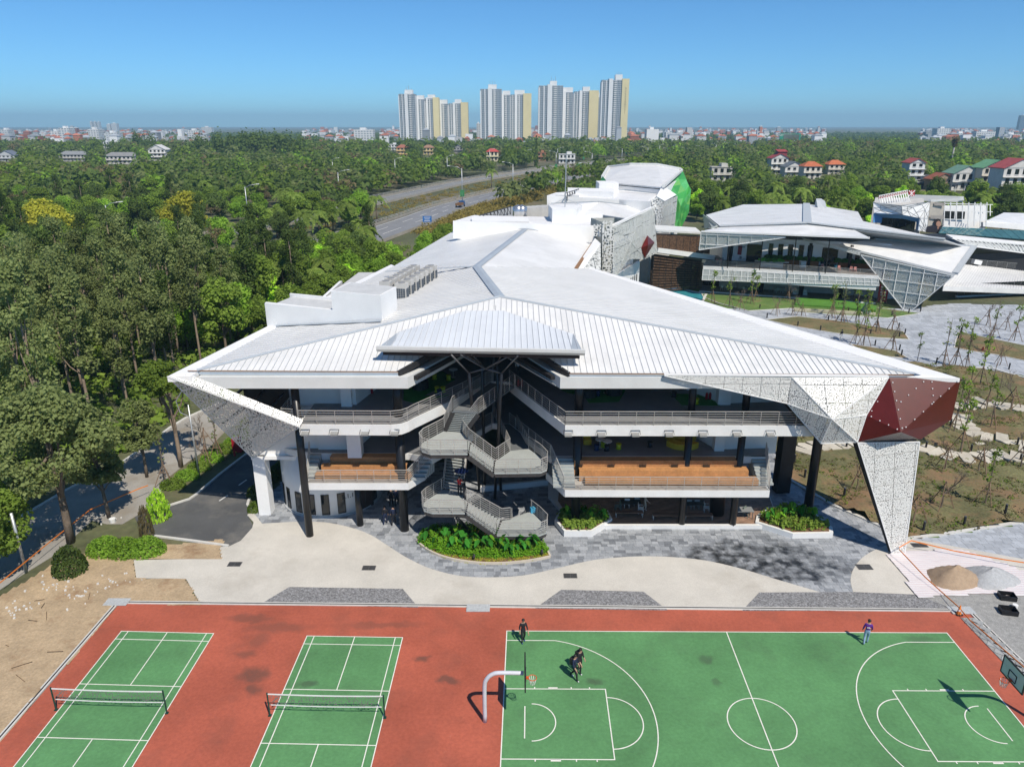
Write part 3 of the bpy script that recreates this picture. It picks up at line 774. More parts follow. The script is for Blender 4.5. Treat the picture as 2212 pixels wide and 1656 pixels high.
# ---- white end block on the left: walls, pier, drum
MB().box(-21.4, -13.6, 55.25, 55.6, 5.5, 13.0).build('wall', WHITE, main)
MB().box(-21.4, -21.05, 55.6, 90, 5.5, 13.0).build('wall', WHITE, main)
MB().box(-13.6, -12.75, 54.5, 55.7, Z3, 13.0).build('pilaster', WHITE, main)
pc = G(*r1(1470, 1035), Z2); MB().box(pc.x-.55, pc.x+.55, pc.y-.1, pc.y+.9, Z2, 9.18).build('pilaster', WHITE, main)
MB().obox((-11.3, 60.3), .3, 11.0, Z3, 13.0, R(-14)).build('wall', WHITE, main)
MB().obox((-11.5, 60.6), .3, 10.0, Z2, 9.18, R(-14)).build('wall', WHITE, main)
MB().box(-15.9, -13.2, 55.0, 55.24, Z2, 9.18).build('wall', WHITE, main)
dr_ = MB().obox((-12.1, 57.4), .36, 1.1, Z3, 12.6, R(-14)); dr_.build('door', BLACKM, main)
MB().box(-21.45, -20.45, 55.0, 56.1, 0, 5.5).build('pier', WHITE, main)
MB().box(-21.5, -13, 54.95, 56.6, 5.2, 5.5).build('beam', WHITE, main)
# drum with tall windows
pa, pb, pcn = G(*r1(945, 1330)), G(*r1(1215, 1490)), G(*r1(1640, 1350))
def circ(a, b, c):
    d = 2*(a.x*(b.y-c.y)+b.x*(c.y-a.y)+c.x*(a.y-b.y))
    f = lambda p: p.x*p.x+p.y*p.y
    ux = (f(a)*(b.y-c.y)+f(b)*(c.y-a.y)+f(c)*(a.y-b.y))/d; uy = (f(a)*(c.x-b.x)+f(b)*(a.x-c.x)+f(c)*(b.x-a.x))/d
    return V((ux, uy, 0)), math.hypot(a.x-ux, a.y-uy)
DC, DRr = circ(pa, pb, pcn)
drum = MB().cyl((DC.x, DC.y), DRr, 0, 5.53, 72).build('curved_wall', WHITE, main, False)
for p in drum.data.polygons: p.use_smooth = len(p.vertices) == 4
MB().cyl((DC.x, DC.y), DRr+.12, 0, .12, 72).build('plinth', mk('grey_plinth', (.45,.46,.47), .7, .1), main)
def drumwin(px, py, w=.62, z0=.3, z1=2.15, name='window'):
    g0 = G(px, py); a = math.atan2(g0.y-DC.y, g0.x-DC.x)
    m = MB(); n = 3; h = w/2/DRr; P = []
    for i in range(n+1):
        t = a-h+2*h*i/n; P.append((DC.x+(DRr+.015)*math.cos(t), DC.y+(DRr+.015)*math.sin(t)))
    for i in range(n):
        m.quad((*P[i], z0), (*P[i+1], z0), (*P[i+1], z1), (*P[i], z1))
    o = m.build(name, DGLASS, main)
    fm = MB()
    for k in (0, n): fm.bar((*P[k], z0), (*P[k], z1), .05, .05)
    for z in (z0, z1): fm.bar((*P[0], z), (*P[n], z), .06, .06)
    fm.build('frame', BLACKM, o); return a
for px, py in ((950,1395),(990,1430),(1060,1465),(1155,1482),(1258,1484),(1375,1470)): aw = drumwin(*r1(px, py), .62 if px > 1000 else .5)
drumwin(*r1(1640, 1370), .5); 
# text E.1.1 on the drum
def text(body, size, loc, rot, mat, parent, name='lettering', align='CENTER', ext=.01, sx=1.0):
    cu = bpy.data.curves.new(name, 'FONT'); cu.body = body; cu.size = size; cu.align_x = align; cu.align_y = 'CENTER'; cu.extrude = ext
    t = bpy.data.objects.new('tmp', cu); COL.objects.link(t)
    dg = bpy.context.evaluated_depsgraph_get(); me = bpy.data.meshes.new_from_object(t.evaluated_get(dg))
    bpy.data.objects.remove(t); me.materials.clear(); me.materials.append(mat)
    o = bpy.data.objects.new(name, me); COL.objects.link(o)
    o.location = V(loc)-(BASE.get(parent.name, V((0,0,0))) if parent else V((0,0,0))); o.rotation_euler = rot; o.scale = (sx, 1, 1)
    if parent: o.parent = parent
    return o
ga = G(*r1(1430, 1465)); a = math.atan2(ga.y-DC.y, ga.x-DC.x)
text('E.1.1', .56, (DC.x+(DRr+.03)*math.cos(a), DC.y+(DRr+.03)*math.sin(a), 1.75), (R(90), 0, a+R(90)), BLACKM, main)
# entrance door beside the lettering
ga = G(*r1(1555, 1420)); a = math.atan2(ga.y-DC.y, ga.x-DC.x)
P0_ = V((DC.x+(DRr+.05)*math.cos(a), DC.y+(DRr+.05)*math.sin(a), 0)); tv = V((-math.sin(a), math.cos(a), 0))
dm = MB(); dm.bar(P0_-tv*.85+V((0,0,1.3)), P0_+tv*.85+V((0,0,1.3)), .06, 2.6); dd = dm.build('door', mk('door_glass_brown', (.06,.045,.04), .15, .2, 1), main)
fm = MB()
for s in (-.85, 0, .85): fm.bar(P0_+tv*s+V((0,0,0)), P0_+tv*s+V((0,0,2.6)), .08, .1)
fm.build('frame', BLACKM, dd)
# ---- dark core behind the decks, right inner walls
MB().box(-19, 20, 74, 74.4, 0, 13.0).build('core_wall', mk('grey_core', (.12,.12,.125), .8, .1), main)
def wall_pts(pts, z0, z1, t=.25, mat=WHITE, name='wall'):
    m = MB()
    for i in range(len(pts)-1):
        a, b = pts[i], pts[i+1]; m.bar(V((a.x, a.y, (z0+z1)/2)), V((b.x, b.y, (z0+z1)/2)), t, z1-z0)
    return m.build(name, mat, main)
w0, w1 = G(1500, 847, Z3), G(1556, 869, Z3); wall_pts([w0+(w0-w1)*1.5, w1], Z3, 13.0)
p = G(*q1(1575, 398), Z3); MB().box(p.x-.5, p.x+.5, p.y, p.y+.9, Z3, 13.0).build('pilaster', WHITE, main)
wall_pts([p+V((.5,.5,0)), p+V((4.6,.9,0)), p+V((5.2,8,0))], Z3, 13.0)
d = (w1-w0).normalized(); pd = w1-d*1.0+V((.05,-.16,0)); m = MB(); m.bar(pd-d*.45+V((0,0,1.2)), pd+d*.45+V((0,0,1.2)), .06, 2.4); m.build('door', BLACKM, main)
w0, w1 = G(1502, 943, Z2), G(1546, 967.5, Z2); wall_pts([w0+(w0-w1)*1.5, w1], Z2, 9.17)
p = G(*q1(1530, 808), Z2); MB().box(p.x-.4, p.x+.4, p.y, p.y+.8, Z2, 9.17).build('pilaster', WHITE, main)
wall_pts([p+V((.4,.5,0)), p+V((4.8,.8,0)), p+V((5.4,9,0))], Z2-.5, 9.17)
# ground-floor timber deck with planks
DKP = [(5.0, 53.0), (21.0, 53.0), (22.5, 56), (24, 66), (4, 74), (3.2, 58)]
dk_ = MB().prism(DKP, 0, .30).build('ground_deck', SLABW, main)
yy = 53.02; k = 0
dir_ = V((1, .55, 0)).normalized()
pl = [V((p[0], p[1], .31)) for p in DKP]
for q in cells([V((p[0], p[1], .335)) for p in [(5.05,53.05),(20.95,53.05),(22.4,56),(23.4,62),(4.6,62),(4.0,57)]], V((-dir_.y, dir_.x, 0)), .42, None, .02):
    MB().sheet(q, .03).build('plank', DECK, dk_)
MB().prism([(4.6,62.05),(23.4,62.05),(23.8,66),(4.05,73.8)], .3, .335).build('plank', DECK, dk_)
MB().prism([(5.0,52.72),(21.0,52.72),(21.0,52.98),(5.0,52.98)], 0, .36).build('deck_kerb', SLABW, main)
MB().obox((1.5, 60.2), 9, .3, 0, .55, R(12)).build('low_wall', SLABW, main)

# ---- stainless railings
def railing(pts, parent, h=1.1, sp=1.35, lean=0, rails=6, closed=False, base=0.0):
    """posts are parts of the railing; pts lie at the foot"""
    pts = [V(p) for p in pts]; rm = MB()
    for k in range(rails):
        z = .14+(h-.14)*k/(rails-1) if k < rails-1 else h
        w = .032 if k < rails-1 else .055
        for i in range(len(pts)-1): rm.bar(pts[i]+V((0,0,z)), pts[i+1]+V((0,0,z)), w)
    ra = rm.build('railing', STEEL, parent)
    # posts at even arc length
    seg = [(pts[i+1]-pts[i]).length for i in range(len(pts)-1)]; tot = sum(seg); n = max(1, round(tot/sp))
    for k in range(n+1):
        s = tot*k/n; i = 0
        while i < len(seg)-1 and s > seg[i]: s -= seg[i]; i += 1
        p = pts[i]+(pts[i+1]-pts[i])*(min(s, seg[i])/seg[i])
        MB().bar(p+V((0,0,-.12)), p+V((0,0,h-.02)), .06, .03).build('post', STEEL, ra)
    return ra
def vz(P, z): return [V((p[0], p[1], z)) for p in P]
railing(vz([(p[0]+.0, p[1]+.06) for p in NL3], Z3), main)
railing(vz([(-.25, 60.55), (3.97, FY+.1)], Z3), main); railing(vz([(3.97, FY+.1), (22.5, FY+.05)], Z3), main)
railing(vz([(4.05, FY+.05), (19.8, FY-.03)], 4.7), main); railing([V((19.8,FY,4.7)), V((20.45,54,6.1))], main)
railing([V((3.1,53.5,6.1)), V((3.98,50.75,4.75))], main); railing(vz([(-.25,60.4), (3.05,53.55)], Z2), main)
railing(vz([(-16.05,51.8), (-8.2,51.8)], 4.7), main); railing([V((-8.2,51.8,4.7)), V((-6.6,53.3,6.05))], main)
railing(vz([(-6.45,53.45), (-1.8,60.5)], Z2), main); railing([V((-16.05,51.8,4.7)), V((-16.35,54.2,6.1))], main, sp=.8)
# small balcony at the left end of level 3
MB().box(-17.6, -16.05, 51.6, 55.2, 9.2, 9.9).build('balcony_slab', SLABW, main)
railing(vz([(-17.5,55.0), (-17.5,51.7), (-16.1,51.5)], 9.9), main)
# flood lamps along the slab edge
def lamp(x, y, z):
    o = MB().add([(x-.27,y-.05,z-.04),(x+.27,y-.05,z-.04),(x+.27,y-.34,z-.14),(x-.27,y-.34,z-.14),(x-.27,y-.05,z-.2),(x+.27,y-.05,z-.2),(x+.27,y-.34,z-.26),(x-.27,y-.34,z-.26)],
        [(0,3,2,1),(4,5,6,7),(0,1,5,4),(1,2,6,5),(2,3,7,6),(3,0,4,7)]).build('flood_lamp', mk('lamp_grey', (.27,.27,.26), .5, .1), main)
    m = MB()
    for s in (-.34, .34): m.bar((x+s,y,z+.12), (x+s,y-.3,z-.1), .03)
    m.bar((x-.34,y,z+.12), (x+.34,y,z+.12), .03); m.build('bracket', BLACKM, o)
for i, px in enumerate((190, 485, 785, 1083, 1383, 1683, 1980)):
    p = GY(*q1(px, 655), FY); lamp(p.x, FY, 9.55)
for px in (1095, 1315, 1545, 1770):
    p = GY(*r1(px, 830), 50.8); lamp(p.x, 50.8, 9.55)
# green carpets on level 3
CARP = mk('green_carpet', (.03, .19, .035), .95, .15, 2, fine=.2)
for P in ([r1(1835,505), r1(1835,605), r1(1900,622), r1(2050,600), r1(2180,565), r2(180,470), r2(420,350), r2(330,290), r2(200,270), r2(60,330)],
          [r2(1390,480), r2(1425,525), r2(1650,515), r2(1700,430), r2(1600,390), r2(1330,380), r2(1180,330), r2(1100,300), r2(1160,390), r2(1240,440)],
          [q1(1100,300), q1(1200,400), q1(1540,405), q1(1500,340), q1(1300,300)]):
    MB().prism([(p.x, p.y) for p in [G(*q, Z3) for q in P]], Z3+.006, Z3+.016).build('carpet', CARP, main)
# ---- canopy over the notch, on branching steel props
CAN = MB()
cpf = [G(818, 749, 15.75), G(1259, 757, 15.75)]
cpb = [GR(1240, 722, .30), GR(1088, 671, .12), GR(1004, 671, .12), GR(858, 718, .30)]
cpoly = [cpf[0], cpf[1]]+cpb
cb_ = MB()
for i in (1, 2, 3, 4): cb_.add([p+V((0,0,-.22)) for p in (cpf[0], cpoly[i], cpoly[i+1])], [(0,1,2)])
canopy = cb_.build('canopy', BEAM, main)
CANM = mk('canopy_sheet', (.66, .69, .72), .4, .05, .4, objr=.03)
# triangulated fan of panels running back from the gutter
import itertools
for k in range(int((cpf[1].x-cpf[0].x)/.46)+1):
    x0 = cpf[0].x+k*.46; x1 = min(x0+.448, cpf[1].x)
    def cross(x):
        pts = []
        n = len(cpoly)
        for i in range(n):
            a, b = cpoly[i], cpoly[(i+1)%n]
            if (a.x-x)*(b.x-x) < 0: pts.append(a+(b-a)*((x-a.x)/(b.x-a.x)))
        pts.sort(key=lambda p: p.y); return pts
    A, B_ = cross(x0+.002), cross(x1)
    if len(A) >= 2 and len(B_) >= 2:
        m = MB(); m.sheet([A[0], B_[0], B_[-1], A[-1]], .04); m.mi = 1; m.bar(B_[0]+V((0,0,.03)), B_[-1]+V((0,0,.03)), .03, .05)
        m.build('roof_panel', [CANM, RIB], canopy)
gm = MB(); a, b = cpf; e = V((.15,0,0))
prof = [(.0,.10),(-.28,.10),(-.28,-.12),(-.05,-.36),(.0,-.36)]
va = [a-e+V((0,y,z)) for y, z in prof]; vb = [b+e+V((0,y,z)) for y, z in prof]; n = len(prof)
gm.add(va+vb, [(i, (i+1)%n, (i+1)%n+n, i+n) for i in range(n)]+[tuple(range(n-1,-1,-1)), tuple(range(n,2*n))])
gm.build('canopy_gutter', BEAM, canopy)
gm = MB(); gm.bar(a+V((.3,.15,-.5)), b+V((-.2,.15,-.5)), .3, .24); gm.build('canopy_beam', BLACK, canopy)
gm = MB(); gm.sheet([cpf[0]+V((.05,-.1,.02)), cpf[0]+V((.75,-.1,.02)), cpb[3]+V((.5,-.2,.02)), cpb[3]+V((0,-.2,.02))], .03); gm.build('canopy_flashing', FLASH, canopy); gm = MB(); gm.sheet([cpf[1]+V((-.75,-.1,.02)), cpf[1]+V((-.05,-.1,.02)), cpb[0]+V((0,-.2,.02)), cpb[0]+V((-.5,-.2,.02))], .03); gm.build('canopy_flashing', FLASH, canopy)
# ================================================================ OUTDOOR STEEL STAIR
st = thing('outdoor_staircase', 'zigzag steel staircase with grey landings and stainless rails in the building notch', 'staircase', (-2, 51.5, 0))
LAND = mk('landing_screed', (.36, .385, .375), .6, .08, 1.2, fine=.05)
DSTL = mk('dark_stair_steel', (.045, .042, .042), .5, .2, 3)
def rz(pts, z): return [G(*r2(*p), z) for p in pts]
def landing(pts, z, rail=None):
    P = rz(pts, z); P2 = [(p.x, p.y) for p in P]
    o = MB().prism(P2, z-.12, z).build('landing', LAND, st)
    cx = sum(p[0] for p in P2)/len(P2); cy_ = sum(p[1] for p in P2)/len(P2)
    MB().prism([(p[0]+(cx-p[0])*.03, p[1]+(cy_-p[1])*.03) for p in P2], z-.42, z-.122).build('landing_beam', DSTL, o)
    return P
def flight(a0, b0, a1, b1, n, solid=False):
    """treads from the upper edge a0-b0 down to the lower edge a1-b1"""
    fo = MB().bar(a0+V((0,0,-.26)), a1+V((0,0,-.26)), .08, .34).build('flight', DSTL, st)
    MB().bar(b0+V((0,0,-.26)), b1+V((0,0,-.26)), .08, .34).build('stringer', DSTL, fo)
    for k in range(1, n):
        t = k/n; z = a0.z+(a1.z-a0.z)*t
        A = a0+(a1-a0)*(t-.5/n-.1/n); B2 = b0+(b1-b0)*(t-.5/n-.1/n); C = a0+(a1-a0)*(t+.5/n); D = b0+(b1-b0)*(t+.5/n)
        m = MB(); m.sheet([V((p.x, p.y, z)) for p in (A, B2, D, C)], .06, (0,0,1)); m.build('tread', TREAD, fo)
    return fo
zA, zC, zD, zE_ = 8.05, 6.1, 3.05, 1.15
br = rz([(398,575),(590,590),(862,395),(680,370)], Z3+.005)
o = MB().prism([(p.x,p.y) for p in br], Z3-.18, Z3+.005).build('bridge', mk('bridge_screed', (.16,.17,.175), .7, .1), st)
LA = [(330,735),(470,745),(525,820),(512,905),(230,905),(165,885),(148,850),(180,815)]
LC = [(720,962),(830,885),(970,868),(1060,930),(1112,985),(1108,1025),(1060,1045),(708,1050)]
LD = [(330,1175),(480,1200),(505,1265),(492,1352),(240,1350),(180,1332),(165,1290),(200,1255)]
LE = [(770,1410),(830,1402),(985,1342),(1050,1392),(1112,1455),(1105,1498),(1050,1520),(728,1520)]
A_ = landing(LA, zA); C_ = landing(LC, zC); D_ = landing(LD, zD); E_ = landing(LE, zE_)
flight(br[0], br[1], A_[0], A_[1], 12)
flight(A_[2], A_[3], C_[0], C_[7], 11)
wk = rz([(830,885),(970,868),(880,700),(700,600)], zC-.01)
MB().prism([(p.x,p.y) for p in wk], zC-.2, zC-.01).build('walkway', mk('walkway_screed', (.13,.14,.145), .7, .1), st)
t0, t1 = G(*r2(430,930), 6.1), G(*r2(570,940), 6.1)
dT = V((.2, 5.0, 0))
flight(D_[0]+V((.2,3.6,3.05)), D_[1]+V((.2,3.6,3.05)), D_[0], D_[1], 18)
flight(D_[2], D_[3], E_[0], E_[7], 11)
flight(E_[1], E_[2], V((E_[1].x+.2, E_[1].y+1.9, 0)), V((E_[2].x+.2, E_[2].y+1.9, 0)), 7)
def up_(P, k): return [p for p in P]
# railings: outer edges of landings and flights
railing([br[0], A_[0], A_[7], A_[6], A_[5], A_[4], A_[3]], st, sp=1.0)
railing([A_[3], C_[7]], st, sp=1.1); railing([C_[7], C_[6], C_[5], C_[4], C_[3], C_[2]], st, sp=.9)
railing([A_[1], A_[2], C_[0], C_[1]], st, sp=.95); railing([br[1], A_[1]], st, sp=1.0)
railing([br[0], br[3]], st, sp=1.0); railing([br[1], br[2]], st, sp=1.0)
railing([wk[1], wk[2]], st, sp=.8); railing([wk[0], wk[3]], st, sp=1.0)
railing([D_[0]+V((.2,3.6,3.05)), D_[0], D_[7], D_[6], D_[5], D_[4], D_[3]], st, sp=1.0)
railing([D_[3], E_[7]], st, sp=1.1); railing([E_[7], E_[6], E_[5], E_[4], E_[3], E_[2]], st, sp=.9)
railing([D_[1], D_[2], E_[0], E_[1]], st, sp=.95); railing([E_[2], V((E_[2].x+.2, E_[2].y+1.9, 0))], st, sp=.5); railing([E_[1], V((E_[1].x+.2, E_[1].y+1.9, 0))], st, sp=.5)
railing([D_[1]+V((.2,3.6,3.05)), D_[1]], st, sp=1.0)
# leaning props and the star of struts under the canopy
nl, nr, nc = G(*r2(520,297), 13.5), G(*r2(766,300), 13.5), G(*r2(645,265), 13.9)
nl2, nr2 = nl+V((.9,2.2,0)), nr+V((-.4,2.2,0))
for top, bx, by in ((nl, 600, 1185), (nl2, 640, 1160), (nr, 715, 1245), (nr2, 760, 1180)):
    b0 = G(*r2(bx, by), 0); b0.y = max(b0.y, 52.6)
    MB().tube([b0, top], .13, 10).build('prop', BLACK, st, True)
for a, b in ((nl, nc), (nr, nc), (nl2, nc), (nr2, nc), (nl, r2(385,160)), (nr, r2(890,165)), (nc, r2(455,158)), (nc, r2(840,160)), (nl2, r2(540,158)), (nr2, r2(765,158)), (nl2, r2(480,158)), (nr2, r2(820,158))):
    if not isinstance(b, V): b = G(*b, 15.3)
    MB().tube([a, b], .075, 8).build('strut', mk('strut_steel', (.10,.10,.105), .4, .2, 3, metal=.3), st, True)
a = G(*r2(430,1390), zD-.4); MB().tube([a, G(*r2(520,1480), 0)], .14, 8).build('prop', BLACK, st, True)

# ================================================================ PERFORATED SCREENS AND RED CRYSTAL AT THE CORNERS
def panels(tri, parent, mat, u=1.35, v=1.35, gap=.035, thick=.03, frame=True, name='perforated_panel', uax=None):
    P = [V(p) for p in tri]; nv = pnormal(P)
    ua = V(uax) if uax is not None else V((1,0,0)); ua = (ua-nv*ua.dot(nv)).normalized(); va = nv.cross(ua)
    for row in cells(P, va, v, 0, gap):
        for q in cells(row, ua, u, 0, gap):
            if len(q) < 3: continue
            MB().sheet(q, thick).build(name, mat, parent)
def seam(parent, edges, r=.03, mat=None, name='seam'):
    m = MB()
    for a, b in edges: m.bar(a, b, r*2)
    return m.build(name, mat or WHITE, parent)
T0, T1, T2 = GY(*r3(140,243),50.3), GY(*r3(870,249),50.2), GY(*r3(1430,252),50.0)
Mv, Lc = GY(*r3(1105,492),48.5), GY(*r3(845,402),50.2)
B1, B2 = GY(*r3(1040,632),49.6), GY(*r3(1250,624),49.3); Mr = GY(*r3(1302,470),49.3)
scr = MB(); scr.bar(T0+V((0,.1,.06)), T2+V((0,.1,.06)), .22, .1); scr = scr.build('corner_screen', WHITE, main)
for t in ((T0,Lc,T1), (Lc,Mv,T1), (T1,Mv,T2), (T2,Mv,Mr), (Lc,B1,Mv), (Mv,B1,B2), (Mv,B2,Mr)): panels(t, scr, PERF)
seam(scr, [(T0,Lc),(Lc,B1),(B1,B2),(B2,Mr),(Mr,T2),(T1,Mv),(Mv,T2),(Mv,B1),(Mv,B2),(Mv,Lc),(Mv,Mr)], .028)
# closed back of the screen volume
bk = MB(); z_ = V((0, 3.2, 0))
bk.sheet([Lc+V((0,.5,0)), B1+V((0,.5,.1)), B1+z_, Lc+z_], .08); bk.sheet([B1+V((0,.4,.1)), B2+V((0,.4,.1)), B2+z_, B1+z_], .08)
bk.build('screen_backing', BLACKM, scr)
REDM = mk('oxide_red_panel', (.095, .011, .009), .34, .14, 1.2, fine=.12, fscale=25, objr=.2, spec=.3)
RT, Rc = GY(*r3(1846,258),49.9), GY(*r3(1500,567),47.9); Rd, Re = GY(*r3(1612,610),49.5), GY(*r3(1792,495),50.6)
T2r = GY(*r3(1436,254),50.0)
k1, k2 = RT+V((-3.2,5,-.6)), Re+V((-3.2,5,.3)); Rd2 = Rd+V((-2,5,.4))
red_ = MB(); red_.sheet([T2+V((0,.1,-.35)), RT+V((-.2,.1,-.35)), k1, T2+V((0,5,-.6))], .1, (0,0,1)); red_ = red_.build('red_corner', REDM, main)
for t in ((T2r,Rc,RT), (T2r,Mr,Rc), (Mr,B2,Rc), (RT,Rc,Re), (Rc,Rd,Re)):
    MB().sheet(t, .04).build('red_panel', REDM, red_)
MB().sheet((RT,Re,k2,k1), .04).build('red_panel', REDM, red_); MB().sheet((Re,Rd,Rd2,k2), .04).build('red_panel', REDM, red_)
panels((B2,Rd,Rc), red_, perfmat('perforated_dark_metal', (.30,.26,.25), 8.6, .28))
STUD = mk('white_stud', (.8,.8,.8), .4, .02)
def studs(a, b, n, out=V((0,-.03,0))):
    for i in range(n):
        p = a+(b-a)*((i+.5)/n)+out
        MB().tube([p, p+V((0,-.03,0))], .045, 6).build('stud', STUD, red_)
studs(T2r, Rc, 6, V((.12,-.06,0))); studs(T2r, RT, 6, V((0,-.05,-.18))); studs(Rc, RT, 7, V((0,-.06,.12))); studs(Mr, Rc, 4, V((0,-.06,.1)))
studs((T2r+RT)/2, (Rc+T2r)/2, 4, V((.1,-.06,0))); studs((T2r*.45+RT*.55), (Rc+RT)/2, 4, V((.15,-.08,0))); studs(Mr, (T2r+Mr)/2, 2, V((.15,-.06,0))); studs(RT, Re, 3, V((-.25,-.08,0)))
# pointed leg down to the ground
L0, L1, L2_, L3_ = GY(*r3(1253,629),49.15), GY(*r3(1608,623),49.3), G(*r3(1522,1265)), G(*r3(1450,1270))
leg = MB(); bo = V((-.15,.75,0))
leg.sheet([L0+bo, L1+bo, L2_+V((-.1,.35,0)), L3_+V((-.1,.35,0))], .05); leg = leg.build('corner_leg', BLACKM, main)
panels((L0,L3_,L2_,L1), leg, PERF, 1.5, 1.25, .03, uax=(1,0,.12))
seam(leg, [(L0,L3_),(L3_,L2_),(L2_,L1),(L1,L0)], .035)
m = MB(); m.quad(L0, L3_, L3_+V((-.1,.35,0)), L0+bo); m.quad(L2_, L1, L1+bo, L2_+V((-.1,.35,0))); m.build('leg_side', BLACKM, leg)
# left corner: hanging perforated triangle with a white edge band and black bracing behind
TRc_, TBc = GY(*r1(1055,806),50.45), GY(*r1(700,1043),54.4)
ls = MB(); ls.bar(tipL, TRc_, .06); ls = ls.build('corner_screen', WHITE, main)
PERFL = perfmat('perforated_white_open', (.66,.66,.64), 5.2, .32)
panels((tipL, TBc, TRc_), ls, PERFL, 1.3, 2.2, .03, uax=(TRc_-tipL))
seam(ls, [(tipL,TBc),(TBc,TRc_)], .03, BEAM)
up1 = V((.15,.5,.3))
panels((tipL+V((.1,-.02,.05)), TRc_+V((0,-.02,.05)), TRc_+V((.18,.45,.42)), tipL+V((1.3,.35,.12))), ls, PERF, 1.3, 9, .03, uax=(TRc_-tipL))
bm_ = MB()
for i in range(6):
    a = tipL+(TRc_-tipL)*(.2+.13*i)+V((0,.5,-.1)); b = tipL+(TBc-tipL)*(.2+.13*i)+V((0,.6,.1))
    bm_.bar(a, b, .12); bm_.bar(a, a+V((.3,3.4,.2)), .1); bm_.bar(b, a+V((.3,3.4,.2)), .1)
bm_.build('bracing', BLACK, ls)
m = MB(); m.sheet([V((-21.4,54.9,9.3)), V((-17.8,54.9,9.3)), V((-17.8,54.9,12.8)), V((-21.4,54.9,12.8))], .05); m.build('dark_recess', BLACKM, main)  # flat black sheet before the white wall, standing in for shade behind the screen

# ================================================================ ROOFTOP BOXES AND MACHINES
def GP(px, py, a, b, c):
    n = (b-a).cross(c-a); d = V(_ray(px, py)); o = V((0,0,CAM_H)); t = n.dot(a-o)/n.dot(d); return o+d*t
lf = (PEAK, hipL, EL1)
BL, BR = G(*qb(143,745), 14.2), GP(*qb(1335,700), *lf); BRb = GP(*qb(1495,597), *lf)
sd = BRb-BR; sd.z = 0
zt1 = GY(*qb(118,515), BL.y).z; wd = BR-BL; wd.z = 0
mid = BL+wd*.595; zm = GY(*qb(825,390), mid.y).z
MB().prism([(p.x,p.y) for p in (BL, mid, mid+V((-.4,.5,0)), BL+V((-.0,.5,0)))], 13.8, zt1).build('roof_parapet', WHITE, main)
MB().prism([(p.x,p.y) for p in (BL+V((.3,.5,0)), mid+V((0,.5,0)), mid+sd*1.25, BL+sd*1.25+V((.3,0,0)))], 13.8, zt1-.35).build('roof_box', mk('flat_roof_grey', (.52,.53,.53), .7, .1), main)
MB().prism([(p.x,p.y) for p in (BL+sd*1.25, mid+sd*1.25, mid+sd*1.25+V((0,.3,0)), BL+sd*1.25+V((0,.3,0)))], 13.8, zt1-.1).build('roof_parapet', WHITE, main)
bx_ = MB().prism([(p.x,p.y) for p in (mid, BR, BR+sd, mid+sd*1.1)], 13.8, zm).build('roof_box', WHITE, main)
cxm = (mid+BR+BR+sd+mid+sd*1.1)/4
MB().prism([((p.x-cxm.x)*.93+cxm.x, (p.y-cxm.y)*.93+cxm.y) for p in (mid, BR, BR+sd, mid+sd*1.1)], zm, zm+.02).build('box_roof', MATS['flat_roof_grey'], bx_)
m = MB(); m.sheet([BL+V((1.0,-.15,.12)), BR+V((0,-.15,.12)), BR+V((0,-.7,.1)), BL+V((1.0,-.7,.1))], .05); m.build('box_flashing', FLASH, main)
# air-conditioning units: two rows
ACM = mk('ac_casing', (.50,.49,.46), .55, .08, 1.5, objr=.05)
FIN = mk('ac_fins', (.03,.05,.075), .4, .3, 3)
def ac():
    r = thing('air_conditioner', 'x y z w', 'air conditioner')
    MB().box(-.55,.55,-.42,.42,.1,1.75).build('casing', ACM, r)
    f = MB().box(-.45,.45,-.44,-.424,.2,1.25).build('coil', FIN, r); m = MB()
    for k in range(1,6): m.box(-.45,.45,-.452,-.441,.2+k*.175-.01,.2+k*.175+.01)
    for k in range(1,4): m.box(-.45+k*.225-.01,-.45+k*.225+.01,-.454,-.441,.2,1.25)
    m.build('grille', ACM, f)
    MB().box(.551,.565,-.36,.36,.2,1.25).build('coil', FIN, r)
    MB().cyl((0,0),.34,1.75,1.80,16).build('fan_ring', mk('ac_fan', (.25,.25,.25), .5, .1), r)
    m = MB().box(-.5,-.4,-.4,.4,0,.1).box(.4,.5,-.4,.4,0,.1); m.build('foot', BLACKM, r)
    return r
acp = ac()
p0, p1 = G(*qb(1548,490), 15.2), G(*qb(1850,292), 15.2); s0, s1 = G(*qb(1375,292), 16.9), G(*qb(1665,130), 16.9)
ords = ['nearest', 'second', 'third', 'fourth', 'fifth', 'sixth', 'farthest']
d_ = p1-p0; ang = math.atan2(d_.y, d_.x)-math.pi/2
for row, (a, b, nm) in enumerate(((p0, p1, 'right-hand'), (s0, s1, 'left-hand'))):
    for k in range(7):
        o = copy_tree(acp); pp = a+(b-a)*(k/6); o.location = (pp.x, pp.y, 15.2); o.rotation_euler = (0,0,ang)
        tag(o, f'beige rooftop air conditioning unit, {ords[k]} in the {nm} row beside the white roof box', 'air conditioner', 'rooftop air conditioners')
drop(acp)
m = MB(); c_ = (p0+p1+s0+s1)/4
m.prism([(q.x,q.y) for q in (p0+V((.9,-.9,0)), p1+V((.9,1.2,0)), s1+V((-1.6,1,0)), s0+V((-1.6,-2,0)))], 14.0, 15.19); m.build('plant_platform', mk('platform_grey', (.45,.44,.42), .8, .1), main)
# ================================================================ REAR SECTIONS OF THE MAIN BUILDING
def at4(x, y, Y): return GY(*r4(x, y), Y)
def a4(x, y, z): return G(*r4(x, y), z)
def vsheet(pts, t, mat, name, parent, back=True):
    return MB().sheet(pts, t).build(name, mat, parent)
rear = thing('rear_wing', 'white rear wing with stepped flat roofs behind the main school roof', 'building', (5, 130, 0))
